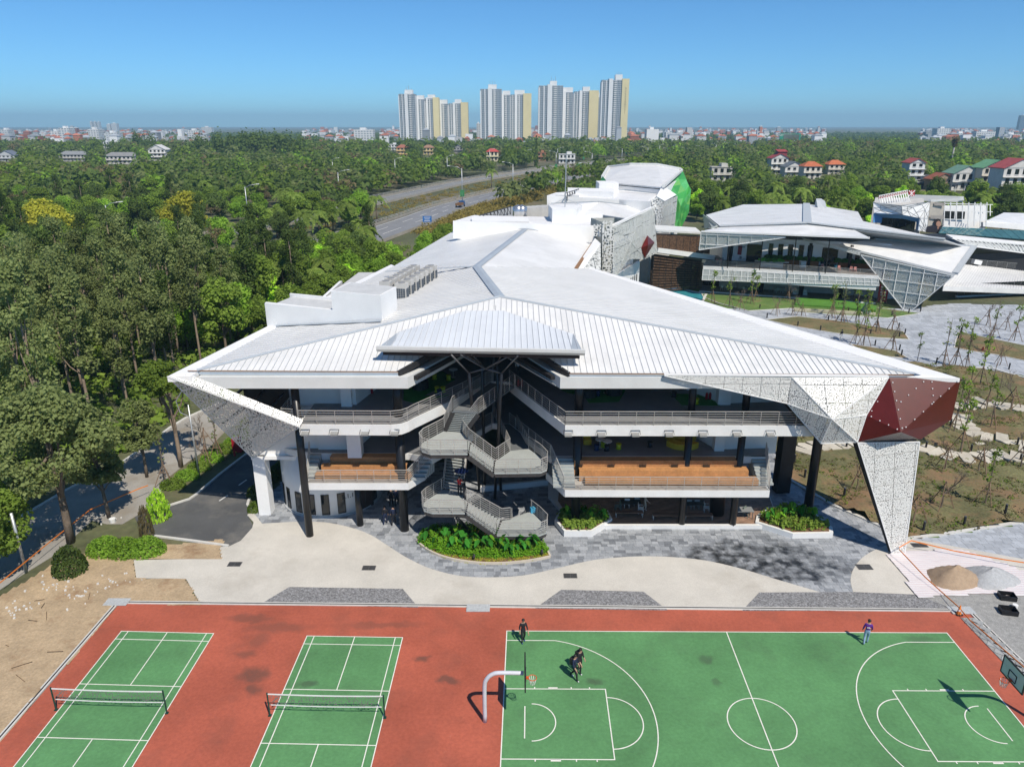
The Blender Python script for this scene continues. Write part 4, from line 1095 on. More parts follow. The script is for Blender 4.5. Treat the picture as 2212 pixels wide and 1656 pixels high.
# gable wall the main roof runs into
Yw = R2.y+1.2
P = [at4(442,335,Yw), at4(1216,362,Yw), at4(1222,440,Yw), at4(1222,520,Yw), at4(442,430,Yw)]
vsheet([p for p in P][::-1], -.5, WHITE, 'gable_wall', rear)
def blk(pts, z0, z1, mat, name, parent=rear, lid=None):
    P = [a4(x, y, z1) for x, y in pts]
    o = MB().prism([(p.x,p.y) for p in P], z0, z1).build(name, mat, parent)
    if lid:
        c = sum(P, V((0,0,0)))/len(P)
        MB().prism([((p.x-c.x)*.95+c.x, (p.y-c.y)*.95+c.y) for p in P], z1, z1+.02).build('roof_finish', lid, o)
    return o
FLAT = mk('flat_roof_white', (.70,.70,.70), .6, .08, .3)
blk([(445,337),(1216,363),(1290,345),(1120,318),(560,305),(545,308)], 8, 16.6, WHITE, 'roof_block', lid=FLAT)
blk([(545,308),(855,318),(862,340),(545,338)], 12, 17.3, WHITE, 'roof_box')
# machine yard with black louvre rail and silver tanks
blk([(610,300),(760,258),(990,275),(985,312),(780,312)], 10, 15.5, mk('yard_grey', (.30,.31,.31), .8, .15), 'machine_yard')
m = MB(); a, b = a4(585,308,16.9), a4(760,258,16.9)
for i in range(10): p = a+(b-a)*(i/9); m.bar(p, p+V((0,0,-1.6)), .12); 
m.bar(a, b, .14); m.bar(a+V((0,0,-1.5)), b+V((0,0,-1.5)), .1)
for i in range(9): m.bar(a+(b-a)*(i/9), a+(b-a)*((i+1)/9)+V((0,0,-1.5)), .07)
m.build('louvre_rail', BLACK, rear)
for px in (800, 822):
    p = at4(px, 300, 128); MB().tube([p+V((0,0,-.4)), p+V((0,0,1.2)), p+V((0,0,1.6))], [.9,.9,.1], 16).build('water_tank', mk('tank_steel', (.55,.56,.57), .25, .1, metal=.8), rear, True)
for i in range(5):
    p = at4(850+27*i, 298-2*i, 131+.5*i); MB().box(p.x-.9, p.x+.9, p.y-1, p.y+1, 14, p.z+1.2).build('chiller', ACM, rear)
# second roof with folded sheet
rr0 = [a4(905,275,16.2), a4(1000,262,16.6), a4(1160,290,15.4), a4(1410,328,14.9), a4(1523,264,14.9), a4(1250,231,17.2), a4(985,241,16.2)]
MB().sheet([rr0[0], rr0[2], rr0[5], rr0[6]], .2).build('roof_slope', ROOF2, rear); MB().sheet([rr0[2], rr0[3], rr0[4], rr0[5]], .2).build('roof_slope', ROOF2, rear)
m = MB(); 
for a, b in ((rr0[2], rr0[3]), (rr0[3], rr0[4]), (rr0[6], rr0[5]), (rr0[5], rr0[4])): m.bar(a+V((0,0,.05)), b+V((0,0,.05)), .5, .12)
m.build('roof_flashing', FLASH, rear)
b0 = at4(990,275,119); b1 = at4(1125,270,119)
sb_ = MB().prism([(b0.x,119),(b1.x,119),(b1.x+1.5,126),(b0.x-.3,126)], 12, b0.z+.1).build('roof_box', WHITE, rear)
MB().prism([(b1.x,119),(b1.x+4.5,121.5),(b1.x+4.5,125),(b1.x+1,126)], 12, b0.z-.9).build('roof_box', WHITE, rear)
# mast with guy wires
mp = at4(1060, 262, 122); mt = at4(1068, -40, 122)
MB().tube([mp, V((mp.x, 122, mt.z))], .09, 6).build('mast', mk('galvanised', (.5,.52,.53), .4, .1, metal=.6), rear)
m = MB()
for dx, dy in ((-3.4,-1),(3.6,-1.5),(-2,3),(2.4,3)): m.bar(V((mp.x,122,mt.z-7)), V((mp.x+dx,122+dy,mp.z)), .025)
m.build('guy_wire', MATS['galvanised'], rear)
# third step: wall, boxes, roof, then the hall roof
Yc = 153
P = [at4(960,195,Yc), at4(1530,228,Yc), at4(1530,290,Yc), at4(960,255,Yc)]
vsheet(P[::-1], -.5, WHITE, 'gable_wall', rear)
blk([(962,196),(1530,229),(1590,188),(1300,160),(1010,180)], 8, 17.0, WHITE, 'roof_block', lid=FLAT)
blk([(1013,182),(1140,186),(1140,197),(1013,193)], 12, 17.6, WHITE, 'roof_box')
blk([(1075,153),(1330,158),(1330,176),(1075,168)], 12, 18.2, WHITE, 'roof_box')
b0 = at4(1250,128,168); b1 = at4(1358,128,168); MB().box(b0.x, b1.x, 168, 175, 14, b0.z).build('roof_box', WHITE, rear)
m = MB(); a, b = a4(1060,185,18.4), a4(1136,160,18.4)
for i in range(7): p = a+(b-a)*(i/6); m.bar(p, p+V((0,0,-1.6)), .14); m.bar(p, a+(b-a)*(min(i+1,6)/6)+V((0,0,-1.6)), .08)
m.bar(a, b, .14); m.build('louvre_rail', BLACK, rear)
m = MB(); m.bar(a4(1390,164,17.6), a4(1590,186,17.3), .5, .15); m.bar(a4(1260,170,17.4), a4(1390,164,17.6), .5, .15); m.build('roof_flashing', FLASH, rear)
# hall with curved white roof and green faceted end
hall = thing('green_hall', 'tall hall with white curved roof and green faceted end wall behind the rear wing', 'building', (40, 190, 0))
hr = [a4(1268,122,18.5), a4(1266,100,19.0), a4(1300,42,20.2), a4(1420,27,21.2), a4(1570,29,21.2), a4(1692,52,20.2), a4(1706,62,19.6), a4(1604,152,18.5)]
for tri in ((0,1,2), (0,2,3), (0,3,7), (3,4,7), (4,5,7), (5,6,7)): MB().sheet([hr[i] for i in tri], .3, (0,0,1)).build('roof_slope', ROOF2, hall)
m = MB()
for i in range(1, 7): m.bar(hr[i]+V((0,0,.25)), hr[i+1]+V((0,0,.25)), .6, .5)
m.build('roof_parapet', BEAM, hall)
MB().prism([(p.x,p.y) for p in (hr[0],hr[7],hr[6],hr[4],hr[2],hr[1])], 0, 18.0).build('wall', WHITE, hall)
def greenmat():
    m, N, L, B = nt('green_facet'); oi = N.new('ShaderNodeObjectInfo'); cr = N.new('ShaderNodeValToRGB'); e = cr.color_ramp.elements
    e[0].color = (.03,.24,.03,1); e[1].color = (.16,.40,.05,1); x = e.new(.5); x.color = (.06,.36,.05,1); x = e.new(.8); x.color = (.11,.46,.13,1)
    L.new(oi.outputs['Random'], cr.inputs[0]); L.new(cr.outputs[0], B.inputs['Base Color']); B.inputs['Roughness'].default_value = .5
    return m
GREEN = greenmat()
gv = [at4(1712,60,210), at4(1608,152,176), at4(1680,205,171), at4(1740,130,200), at4(1757,165,196), at4(1745,290,190), at4(1702,376,180), at4(1664,373,171), at4(1700,255,181)]
def facets(tris, parent, n, mat, name, jit=0.0):
    for a, b, c in tris:
        pts = {}
        for i in range(n+1):
            for j in range(n+1-i):
                p = a+(b-a)*(i/n)+(c-a)*(j/n)
                pts[i,j] = p+V((random.uniform(-jit,jit)*.3, random.uniform(-jit,jit), random.uniform(-jit,jit))) if 0 < i and 0 < j and i+j < n else p
        for i in range(n):
            for j in range(n-i):
                MB().sheet([pts[i,j], pts[i+1,j], pts[i,j+1]], .05).build(name, mat, parent)
                if i+j < n-1: MB().sheet([pts[i+1,j], pts[i+1,j+1], pts[i,j+1]], .05).build(name, mat, parent)
facets([(gv[0],gv[1],gv[3]), (gv[1],gv[2],gv[8]), (gv[1],gv[8],gv[3]), (gv[3],gv[8],gv[4]), (gv[4],gv[8],gv[5]), (gv[8],gv[6],gv[5]), (gv[8],gv[7],gv[6]), (gv[2],gv[7],gv[8])], hall, 3, GREEN, 'green_panel', .5)
# left end of the hall shows a sliver of dark green
vsheet([at4(1252,124,178), at4(1268,96,180), at4(1290,124,178)], .3, mk('dark_green_panel', (.02,.12,.05), .5), 'green_panel', hall)
# ---- perforated folded facade on the right side of the rear wing
PF = perfmat('perforated_pale_facade', (.62,.63,.60), 4.0, .30, ax=(.55,.83,0))
PF2 = perfmat('perforated_floral', (.66,.66,.64), 2.6, .36)
fv = dict(a=at4(1326,372,107), b=at4(1403,345,114), c=at4(1478,305,122), d=at4(1550,266,131), e=at4(1570,510,131), f=at4(1502,546,123), g=at4(1412,547,113.5), h=at4(1337,650,106), k=at4(1425,455,114.5), l=at4(1266,636,104), n=at4(1326,640,105.5), u=at4(1495,420,123))
fac = MB(); fac.bar(fv['a']+V((-.3,0,.1)), fv['d']+V((-.3,0,.1)), .5, .3); fac = fac.build('folded_facade', WHITE, rear)
for t in ('abk', 'bck', 'cdu', 'cku', 'due'[:3], 'ufk', 'kfg', 'akh', 'kgh', 'aht'[:2]+'n'):
    pass
for t in ('abk','bck','cdu','cuk','deu','euf','ukf','kgf','akh','kgh','ahn'): panels([fv[i] for i in t], fac, PF, 2.2, 2.2, .12, uax=(.55,.83,0))
seam(fac, [(fv[x], fv[y]) for x, y in ('ak','bk','ck','cu','du','eu','uf','uk','kf','kg','kh','gh','gf','fe','ed','dc','cb','ba','an','nh')], .04, PF)
m = MB(); 
dia = [at4(1510,417,123.2), at4(1549,455,126), at4(1496,541,122.2), at4(1476,487,121.2), at4(1512,468,121.6)]
for i in range(4): m.sheet([dia[i]+V((.1,-.3,0)), dia[(i+1)%4]+V((.1,-.3,0)), dia[4]+V((.1,-.4,0))], .05)
m.build('red_diamond', REDM, fac)
tw = MB(); tq = [at4(1266,336,106), at4(1326,336,106), at4(1326,645,106), at4(1266,640,106)]
panels(tq[::-1], fac, PF2, 2.2, 2.2, .05); panels([at4(1218,356,107), at4(1266,354,107), at4(1266,425,107), at4(1218,420,107)][::-1], fac, PF2, 2.2, 2.2, .05)
m = MB(); m.prism([(tq[0].x+.2,106.6),(tq[1].x-.1,106.6),(tq[1].x+1,112),(tq[0].x-1,112)], 0, tq[0].z-.3); m.build('tower_core', mk('olive_lining', (.36,.37,.33), .8, .2, 1), rear)
panels([at4(1160,600,93), at4(1258,625,93), at4(1258,460,103)], fac, PF, 1.6, 1.6, .08)
vsheet([at4(1118,598,92), at4(1162,600,92.6), at4(1258,462,103), at4(1226,432,107)], .2, WHITE, 'parapet_band', rear)
# wall with slit windows below the folded screens
wl_ = MB(); w0, w1 = V((fv['h'].x-1.5, 109, 0)), V((fv['f'].x-.3, 127, 0))
w_ = MB().bar(w0+V((0,0,4.5)), w1+V((0,0,4.5)), .4, 9).build('wall', WHITE, rear)
dn2 = (w1-w0).normalized(); nn = V((dn2.y, -dn2.x, 0))
for i in range(16):
    p = w0+(w1-w0)*((i+.6)/17)+nn*.22
    for z0, z1 in ((.6,3.2), (4.6,7.0)): MB().bar(p-dn2*.22+V((0,0,(z0+z1)/2)), p+dn2*.22+V((0,0,(z0+z1)/2)), .06, z1-z0).build('slit_window', DGLASS, w_)
MB().prism([(w0.x-1,109),(w1.x-1,127),(w1.x-12,140),(w0.x-14,112)], 0, 13).build('wall', WHITE, rear)
# second folded facade next to the green end
f2 = [at4(1532,215,150), at4(1562,205,151), at4(1605,232,155), at4(1682,198,168), at4(1666,372,166), at4(1602,372,158), at4(1570,370,151), at4(1560,300,150)]
vsheet([at4(1560,207,151.5), at4(1592,150,168), at4(1612,158,174), at4(1672,198,169), at4(1606,234,156)], .3, WHITE, 'parapet_band', rear)
panels([f2[1],f2[2],f2[5],f2[6]], fac, PF2, 2.4, 2.4, .06, uax=(.5,.8,0)); panels([f2[2],f2[3],f2[4],f2[5]], fac, PF, 2.4, 2.4, .12, uax=(.5,.8,0))
panels([f2[0],f2[1],f2[6],f2[7]], fac, PF2, 2.4, 2.4, .06)
MB().prism([(f2[1].x-.4,152),(f2[2].x-.6,156),(f2[3].x-.8,169),(f2[3].x-10,172),(f2[1].x-8,154)], 0, 16).build('wall', mk('pale_wall', (.6,.6,.58), .7, .1), rear)

# ================================================================ LATTICE BRIDGE, POOL
brg = thing('link_bridge', 'covered link bridge with brown lattice screens between the two buildings', 'bridge', (42, 140, 0))
def a5(x, y, z): return G(*r5(x, y), z)
def at5(x, y, Y): return GY(*r5(x, y), Y)
Yb0, Yb1 = 141, 146
TL_, TR_ = at5(178,385,Yb0), at5(428,400,Yb1)
m = MB(); m.sheet([TL_, TR_, TR_+V((0,5,.3)), TL_+V((0,5,.3))], .35, (0,0,1)); m.build('bridge_roof', BEAM, brg)
m = MB(); m.bar(at5(185,498,Yb0), at5(500,540,Yb1), .4, .9); m.build('bridge_slab', SLABW, brg)
m = MB(); m.bar(TL_+V((0,.1,-.9)), TR_+V((0,.1,-.9)), .3, .35); m.bar(at5(185,510,Yb0), at5(500,553,Yb1), .3, .3); m.build('bridge_beam', BLACK, brg)
BRN = mk('brown_lattice_block', (.13,.075,.045), .7, .3, 3, island=.3)
def lattice(p00, p10, z0a, z1a, z0b, z1b):
    m = MB(); rows_ = 13; cols = 46
    for r in range(rows_):
        for c in range(cols):
            t = (c+(.5 if r % 2 else 0)+.12)/cols; t2 = min(1, t+.62/cols)
            if t > 1: continue
            a, b = p00+(p10-p00)*t, p00+(p10-p00)*t2
            za = z0a+(z0b-z0a)*t+((z1a-z0a)+((z1b-z0b)-(z1a-z0a))*t)*(r+.5)/rows_
            m.bar(V((a.x,a.y,za)), V((b.x,b.y,za)), .22, .26)
    o = m.build('lattice_screen', BRN, brg); o['kind'] = 'stuff'
    bk_ = MB(); bk_.quad(V((p00.x,p00.y+2.5,z0a)), V((p10.x,p10.y+2.5,z0b)), V((p10.x,p10.y+2.5,z1b)), V((p00.x,p00.y+2.5,z1a))); bk_.build('inner_wall', mk('brown_inner', (.06,.04,.03), .8, .2), brg)
    fr_ = MB()
    for i in range(9): p = p00+(p10-p00)*(i/8); fr_.bar(V((p.x,p.y-.12,z0a+(z0b-z0a)*i/8)), V((p.x,p.y-.12,z1a+(z1b-z1a)*i/8)), .07)
    fr_.build('lattice_post', BLACKM, o)
e0, e1 = at5(182,492,Yb0), at5(470,528,Yb1)
lattice(V((TL_.x,Yb0,0)), V((e1.x,Yb1,0)), e0.z+.3, TL_.z-1.0, e1.z+.3, TR_.z-1.0)
l0, l1 = at5(165,520,Yb0), at5(445,560,Yb1); g0_ = at5(150,620,Yb0)
lattice(V((l0.x,Yb0,0)), V((at5(440,600,Yb1).x,Yb1,0)), .3, l0.z-.3, .2, l1.z-.3)
WAT = mk('pool_water', (.05,.30,.36), .06, .15, .3, spec=.6, bump=.02, bscale=3)
pool = flat('pool_water', [r5(*p) for p in ((145,700),(215,640),(318,645),(270,695),(350,720),(452,743),(432,782),(300,775))], .02, WAT, .3)
struct('pool_kerb', kerbline([G(*r5(*p)) for p in ((140,700),(215,638),(320,643),(272,697),(350,722),(455,743),(434,784))], .45, .16), KERB)
# ================================================================ CANTEEN BUILDING (right, behind the garden)
def Cc(x, y, z): return G(*qc(x, y), z)
def Cy(x, y, Y): return GY(*qc(x, y), Y)
can = thing('canteen_building', 'two-storey canteen with white folded roof, open terrace and hanging mesh triangle', 'building', (55, 145, 0))
F0, F1 = Cc(110,1245,0.0), Cc(2150,1385,0.0)                 # foot line of the front
fd = (F1-F0).normalized(); fn = V((fd.y, -fd.x, 0))          # along the front, outwards (towards the camera)
def FP(px, off=0.0):                                          # point of the front line (offset outward) below image column px of crop qc
    o = F0+fn*off; d = _ray(*qc(px, 1245)); t = (fd.x*o.y-fd.y*o.x)/(d[1]*fd.x-d[0]*fd.y); return V((d[0]*t, d[1]*t, 0))
def FZ(px, py, off):                                          # point on the vertical plane `off` metres before the foot line
    o = F0+fn*off; d = V(_ray(*qc(px, py))); t = (fd.x*o.y-fd.y*o.x)/(d.y*fd.x-d.x*fd.y); return V((d.x*t, d.y*t, CAM_H+d.z*t))
inw = -fn
# ground floor: plinth, dark glass wall, columns
pA, pB = FP(70, .4), FP(2190, .4)
MB().prism([(p.x,p.y) for p in (pA, pB, pB+inw*14, pA+inw*14)], 0, .25).build('plinth', SLABW, can)
PVB = mk('grey_terrace_boards', (.16,.145,.14), .7, .2, 1.5, island=.2)
m = MB()
for k in range(14):
    a, b = pA+inw*(.3+k*.42), pB+inw*(.3+k*.42); m.bar(a+V((0,0,.26)), b+V((0,0,.26)), .40, .03)
o_ = m.build('ground_boards', PVB, can); o_['kind'] = 'stuff'
gw = pA+inw*6; gw2 = pB+inw*6
m = MB(); m.bar(gw+V((0,0,1.9)), gw2+V((0,0,1.9)), .2, 3.4); wg = m.build('glass_wall', DGLASS, can)
m = MB(); L_ = (gw2-gw)
for i in range(26): p = gw+L_*(i/25)+fn*.13; m.bar(p+V((0,0,.2)), p+V((0,0,3.5)), .07)
for z in (1.0, 2.4): m.bar(gw+fn*.13+V((0,0,z)), gw2+fn*.13+V((0,0,z)), .05)
m.build('mullion', mk('mullion_grey', (.10,.10,.10), .5, .1), wg)
m = MB(); w1_ = FP(520,-4.2); w2_ = FP(780,-4.2); m.bar(w1_+V((0,0,1.3)), w2_+V((0,0,1.3)), .3, 2.1); m.build('servery_wall', mk('concrete_panel', (.36,.36,.35), .8, .12, 1.2), can)
for px in (800, 1275, 1750): p = FP(px, -1.6); MB().cyl((p.x,p.y), .42, .2, 5, 14).build('column', BLACK, can, True)
# posters in the window
for px, c in ((1220,(.45,.42,.40)), (1365,(.35,.16,.07)), (1485,(.55,.45,.12)), (1540,(.35,.2,.22))):
    p = FZ(px, 1200, -5.5); MB().bar(p+V((0,0,-.9)), p+fd*.02+V((0,0,.9)), 1.1, .04, up=fn).build('poster', mk(f'poster_{px}', c, .6, .35, 1.3), can)
# first-floor band: white edge and mesh panels
OFB = 3.6
bt0, bt1 = FZ(118,938,OFB), FZ(2190,1062,OFB); bm0, bm1 = FZ(116,975,OFB), FZ(2190,1090,OFB); bb0, bb1 = FZ(104,1103,OFB), FZ(2200,1172,OFB)
zt = bt0.z
MB().prism([(p.x,p.y) for p in (bt0, bt1, bt1+inw*13, bt0+inw*13)], bb0.z+.1, zt).build('terrace_slab', SLABW, can)
MB().prism([(p.x,p.y) for p in (bt0+inw*.4, bt1+inw*.4, bt1+inw*13, bt0+inw*13)], zt, zt+.02).build('terrace_boards', mk('striped_terrace', (.20,.18,.165), .7, .25, 2, fine=.25, fscale=4), can)
MESHM = perfmat('fine_mesh', (.58,.60,.59), 7, .26)
nb = 26
for i in range(nb):
    a, b = bm0+(bm1-bm0)*(i/nb), bm0+(bm1-bm0)*((i+.97)/nb); c, d = bb0+(bb1-bb0)*((i+.97)/nb), bb0+(bb1-bb0)*(i/nb)
    MB().sheet([a+fn*.12, d+fn*.12, c+fn*.12, b+fn*.12], .03).build('mesh_panel', MESHM, can)
m = MB()
for i in range(nb+1): m.bar(bm0+(bm1-bm0)*(i/nb)+fn*.14, bb0+(bb1-bb0)*(i/nb)+fn*.14, .09)
for a, b in ((bm0,bm1), (bb0,bb1), ((bm0*.45+bb0*.55),(bm1*.45+bb1*.55))): m.bar(a+fn*.14, b+fn*.14, .08)
m.build('mesh_frame', WHITE, can)
railing([bt0+inw*.2, bt0+inw*.2+(bt1-bt0)], can, 1.05, 3.0, rails=5)
# terrace back wall with doors, tall windows and hedge trough
W0, W1 = FP(300,-4.6), FP(2250,-4.6); zr = zt+4.6
wall_ = MB().bar(V((W0.x,W0.y,(zt+zr)/2)), V((W1.x,W1.y,(zt+zr)/2)), .3, zr-zt).build('wall', WHITE, can)
for px, w in ((405,.5),(670,2.8),(860,.8),(975,.9),(1090,.9),(1215,.9),(1320,.9),(1555,2.8),(1770,.5),(1880,.8)):
    p = FP(px,-4.38); h = 3.4 if w > 2 else 2.8
    MB().bar(p-fd*w/2+V((0,0,zt+h/2+(.9 if w < 2 else 0))), p+fd*w/2+V((0,0,zt+h/2+(.9 if w < 2 else 0))), .06, h).build('door' if w > 2 else 'window', DGLASS, wall_)
# painted red-and-black figure sign on the wall
p = FP(500,-4.35); sg = MB(); sg.bar(p+V((0,0,zt+1.2)), p+fd*.05+V((0,0,zt+3.0)), .75, .03, up=fn); s_o = sg.build('wall_sign', mk('sign_red', (.28,.03,.04), .5, .1), can)
m = MB(); m.tube([p+fn*.03+V((0,0,zt+3.5)), p+fn*.05+V((0,0,zt+3.5))], .34, 14); m.bar(p+fn*.03+V((0,0,zt+2.75))-fd*.4, p+fn*.03+V((0,0,zt+2.75))+fd*.9, .03, .14); m.build('sign_head', BLACKM, s_o)
LEAF_HEDGE = leafmat('hedge_leaf', (.018,.045,.012), (.05,.12,.03), .3)
def shrubmesh(name, n, r, size, mat, flat_=.8, seed=1):
    rr = np.random.default_rng(seed); m = MB()
    for i in range(n):
        d = rr.normal(size=3); d /= np.linalg.norm(d); rad = rr.uniform(.55, 1)**.5
        c = V((d[0]*r*rad, d[1]*r*rad, abs(d[2])*r*flat_*rad))
        u = V(rr.normal(size=3)).normalized(); w = (V(d)+V(rr.normal(size=3))*.6).normalized(); s = size*rr.uniform(.6,1.3)
        a = w.orthogonal().normalized(); a = (a+u*.7); a = (a-w*a.dot(w)).normalized(); b = w.cross(a)
        m.quad(c-a*s*.5, c+b*s*.32, c+a*s*.5, c-b*s*.32)
    return m.mesh(name, mat)
hd = shrubmesh('hedge', 420, .9, .42, LEAF_HEDGE, 1.0, 3)
for rng__, zz in ((np.linspace(830,1440,9), .9), (np.linspace(1660,2050,6), .9)):
    a, b = FP(rng__[0],-3.9), FP(rng__[-1],-3.9)
    hr_ = thing('hedge_trough', 'dark green hedge in an orange trough along the terrace wall, '+('left of' if rng__[0] < 1000 else 'right of')+' the terrace door', 'hedge', tuple(a))
    MB().bar(a+V((0,0,zt+.5)), b+V((0,0,zt+.5)), .5, 1.0).build('trough', mk('orange_trough', (.36,.13,.04), .6, .1), hr_)
    for px in rng__: p = FP(px,-3.9); inst(hd, 'foliage', hr_, (p.x,p.y,zt+.95), random.uniform(0,6), (.95,.7,.75))
# stone bar with planting on the terrace
a, b = FP(690, .6), FP(1090, .6)
bar_ = thing('terrace_bar', 'long pale stone bar with planting on the canteen terrace', 'bar counter', tuple((a+b)/2))
MB().bar(a+V((0,0,zt+1.05)), b+V((0,0,zt+1.05)), 1.3, .12).build('counter_top', mk('pale_stone', (.45,.44,.40), .6, .1), bar_); MB().bar(a+fd*1+V((0,0,zt+.5)), b-fd*1+V((0,0,zt+.5)), .7, .98).build('counter_base', MATS['pale_stone'], bar_)
hl = shrubmesh('bar_plant', 260, .9, .5, leafmat('bar_leaf', (.03,.10,.02), (.09,.24,.05)), .8, 5)
for k in range(4): p = a+(b-a)*(.22+.17*k); inst(hl, 'foliage', bar_, (p.x,p.y,zt+1.1), k, (.95,.7,.7))
# slim black posts carrying the canopy
rf0, rf1 = FZ(95,528,6.0), FZ(2092,604,6.0)
for px in (440, 830, 1225, 1625):
    top = FZ(px, 580, 4.4); MB().tube([V((top.x,top.y,zt)), V((top.x,top.y,rf0.z-.3))], .09, 8).build('post', BLACK, can)
for px in (375, 400, 1320, 1800): p = FP(px,-1.0); MB().cyl((p.x,p.y), .28, zt, zr, 12).build('column', BLACK, can, True)
# canopy strip, roofs
rk0, rk1 = FZ(330,468,-1.5), FZ(1350,440,-3.0)
def cu(name, pts, mat, t=.2): return MB().sheet(pts, t, (0,0,1)).build(name, mat, can)
cu('canopy', [rf0, FZ(1200,570,6.0), FZ(1350,452,-2), FZ(300,480,-1.2)], PERFG if False else ROOF)
cu('canopy', [FZ(1200,570,6.0), rf1, FZ(1900,510,-2), FZ(1350,452,-2)], ROOF)
MB().bar(rf0+V((0,0,-.05)), rf1+V((0,0,-.05)), .25, .3).build('canopy_edge', WHITE, can)
ra, rb, rc_, rd_, re_, rf_ = Cy(150,335,172), Cy(590,212,196), Cy(1340,205,192), Cy(1560,236,186), Cy(1950,296,172), Cy(2010,408,158)
fr0, fr1, fr2 = FZ(320,470,-1.2), FZ(1350,432,-2.5), GY(*r5(1775,440), 131)
cu('roof_slope', [fr0, fr1, rc_, rb, ra], ROOF2, .3); cu('roof_slope', [fr1, fr2, rf_, re_, rd_, rc_], ROOF2, .3)
m = MB()
for a, b, w in ((fr0,fr1,.8),(fr1,fr2,.8),(fr1,rc_,1.6)): m.bar(a+V((0,0,.15)), b+V((0,0,.15)), w, .2)
m.build('roof_flashing', mk('silver_flashing', (.46,.49,.51), .5, .08), can)
m = MB(); s0_, s1_, s2_ = Cy(990,302,183), Cy(1330,288,184), Cy(1880,360,168); m.bar(s0_+V((0,0,.1)), s1_+V((0,0,.1)), 1.6, .3); m.bar(s1_+V((0,0,.1)), s2_+V((0,0,.1)), 1.6, .3); m.build('roof_gutter', MATS['silver_flashing'], can)
dv_ = [Cy(1440,208,186), Cy(1500,208,186), Cy(1545,240,184), Cy(1560,300,182), Cy(1560,335,181), Cy(1460,325,181)]
MB().sheet(dv_, 1.5).build('roof_duct', MATS['silver_flashing'], can)
MB().prism([(p.x,p.y) for p in (W0+inw*.4, W1+inw*.4, fr2+V((0,6,0)), rf_, re_, rc_, rb, ra)], 0, 10.0).build('wall', mk('pale_core', (.5,.5,.49), .7, .1), can)
e_ = [Cy(130,335,172), Cy(300,470,142), Cy(230,500,142), Cy(150,505,160)]; MB().sheet(e_, .4).build('end_wall', mk('grey_green_wall', (.34,.37,.35), .7, .1), can)
# hanging mesh triangle on the left, big mesh triangle on the right
def meshtri(P, name, u, v, mat=MESHM):
    o = MB().bar(P[0], P[1], .15).build(name, WHITE, can)
    panels(P, o, mat, u, v, .10, name='mesh_panel', uax=fd)
    nv = pnormal([V(p) for p in P]); ua = (fd-nv*fd.dot(nv)).normalized(); va = nv.cross(ua); rb_ = MB()
    for ax, pt in ((va, v), (ua, u)):
        for q in cells(P, ax, pt, 0):
            t = max(ax.dot(p) for p in q); e = [p for p in q if abs(ax.dot(p)-t) < 1e-3]
            if len(e) >= 2: rb_.bar(e[0]+fn*.06, e[-1]+fn*.06, .09)
    for i in range(len(P)): rb_.bar(P[i]+fn*.06, P[(i+1)%len(P)]+fn*.06, .14)
    rb_.build('mesh_frame', WHITE, o); return o
meshtri([FZ(93,535,6.0), FZ(68,750,5.2), FZ(1095,600,5.8)], 'hanging_screen', 2.0, 2.0)
SEE = perfmat('open_mesh', (.50,.53,.52), 8, .36)
btm = G(*r5(1590,832)); btl = G(*r5(1545,826))
top_l = GY(*r5(1310,524), btm.y+5.5); top_r = GY(*r5(1824,640), btm.y-3.5)
bt2 = (btm*.6+btl*.4)
meshtri([top_l, btl, btm, top_r], 'corner_screen', 2.1, 1.9, SEE)
sl = GY(*r5(985,430), btm.y+12); sl2 = GY(*r5(1000,445), btm.y+12); 
m = MB(); q_ = [sl, top_l+V((0,0,.55)), top_l+V((-.2,0,-.1)), sl2]; m.sheet(q_, .1); m.build('canopy_edge', MESHM, can)
w_a, w_b, w_c, w_d = GY(*r5(1190,464), btm.y+10), GY(*r5(1385,436), btm.y+13), GY(*r5(1936,478), btm.y+9), GY(*r5(1830,627), btm.y-3.3)
MB().sheet([w_a, top_l+V((0,0,.7)), w_d, w_c, w_b], .35, (0,0,1)).build('corner_roof', ROOF, can)
m = MB(); m.bar(w_d, w_c, .9, .4); m.bar(w_b, w_c, .7, .35); m.build('corner_flashing', MATS['silver_flashing'], can)
MB().sheet([w_b+V((0,2,-.2)), w_c+V((-1,1,-.2)), fr2, fr1], .2, (0,0,1)).build('roof_slope', mk('ribbed_grey_roof', (.50,.51,.52), .5, .1, 2), can)
# red banner and balcony behind the corner
p = G(*r5(1432,788)); rbn = MB().box(p.x-.9,p.x+.9,p.y+.5,p.y+.6,0,6); tag(rbn.build('banner', mk('banner_red', (.35,.03,.03), .7, .2, 1)), 'tall red advertising banner with white lettering behind the mesh corner of the canteen', 'banner')
m = MB()
for k in range(7): m.box(p.x-.55,p.x-.2,p.y+.46,p.y+.49,1.2+.5*k,1.5+.5*k).box(p.x+.3,p.x+.5,p.y+.46,p.y+.49,1.2+.5*k,1.5+.5*k)
m.build('lettering', STUD, bpy.data.objects['banner'])
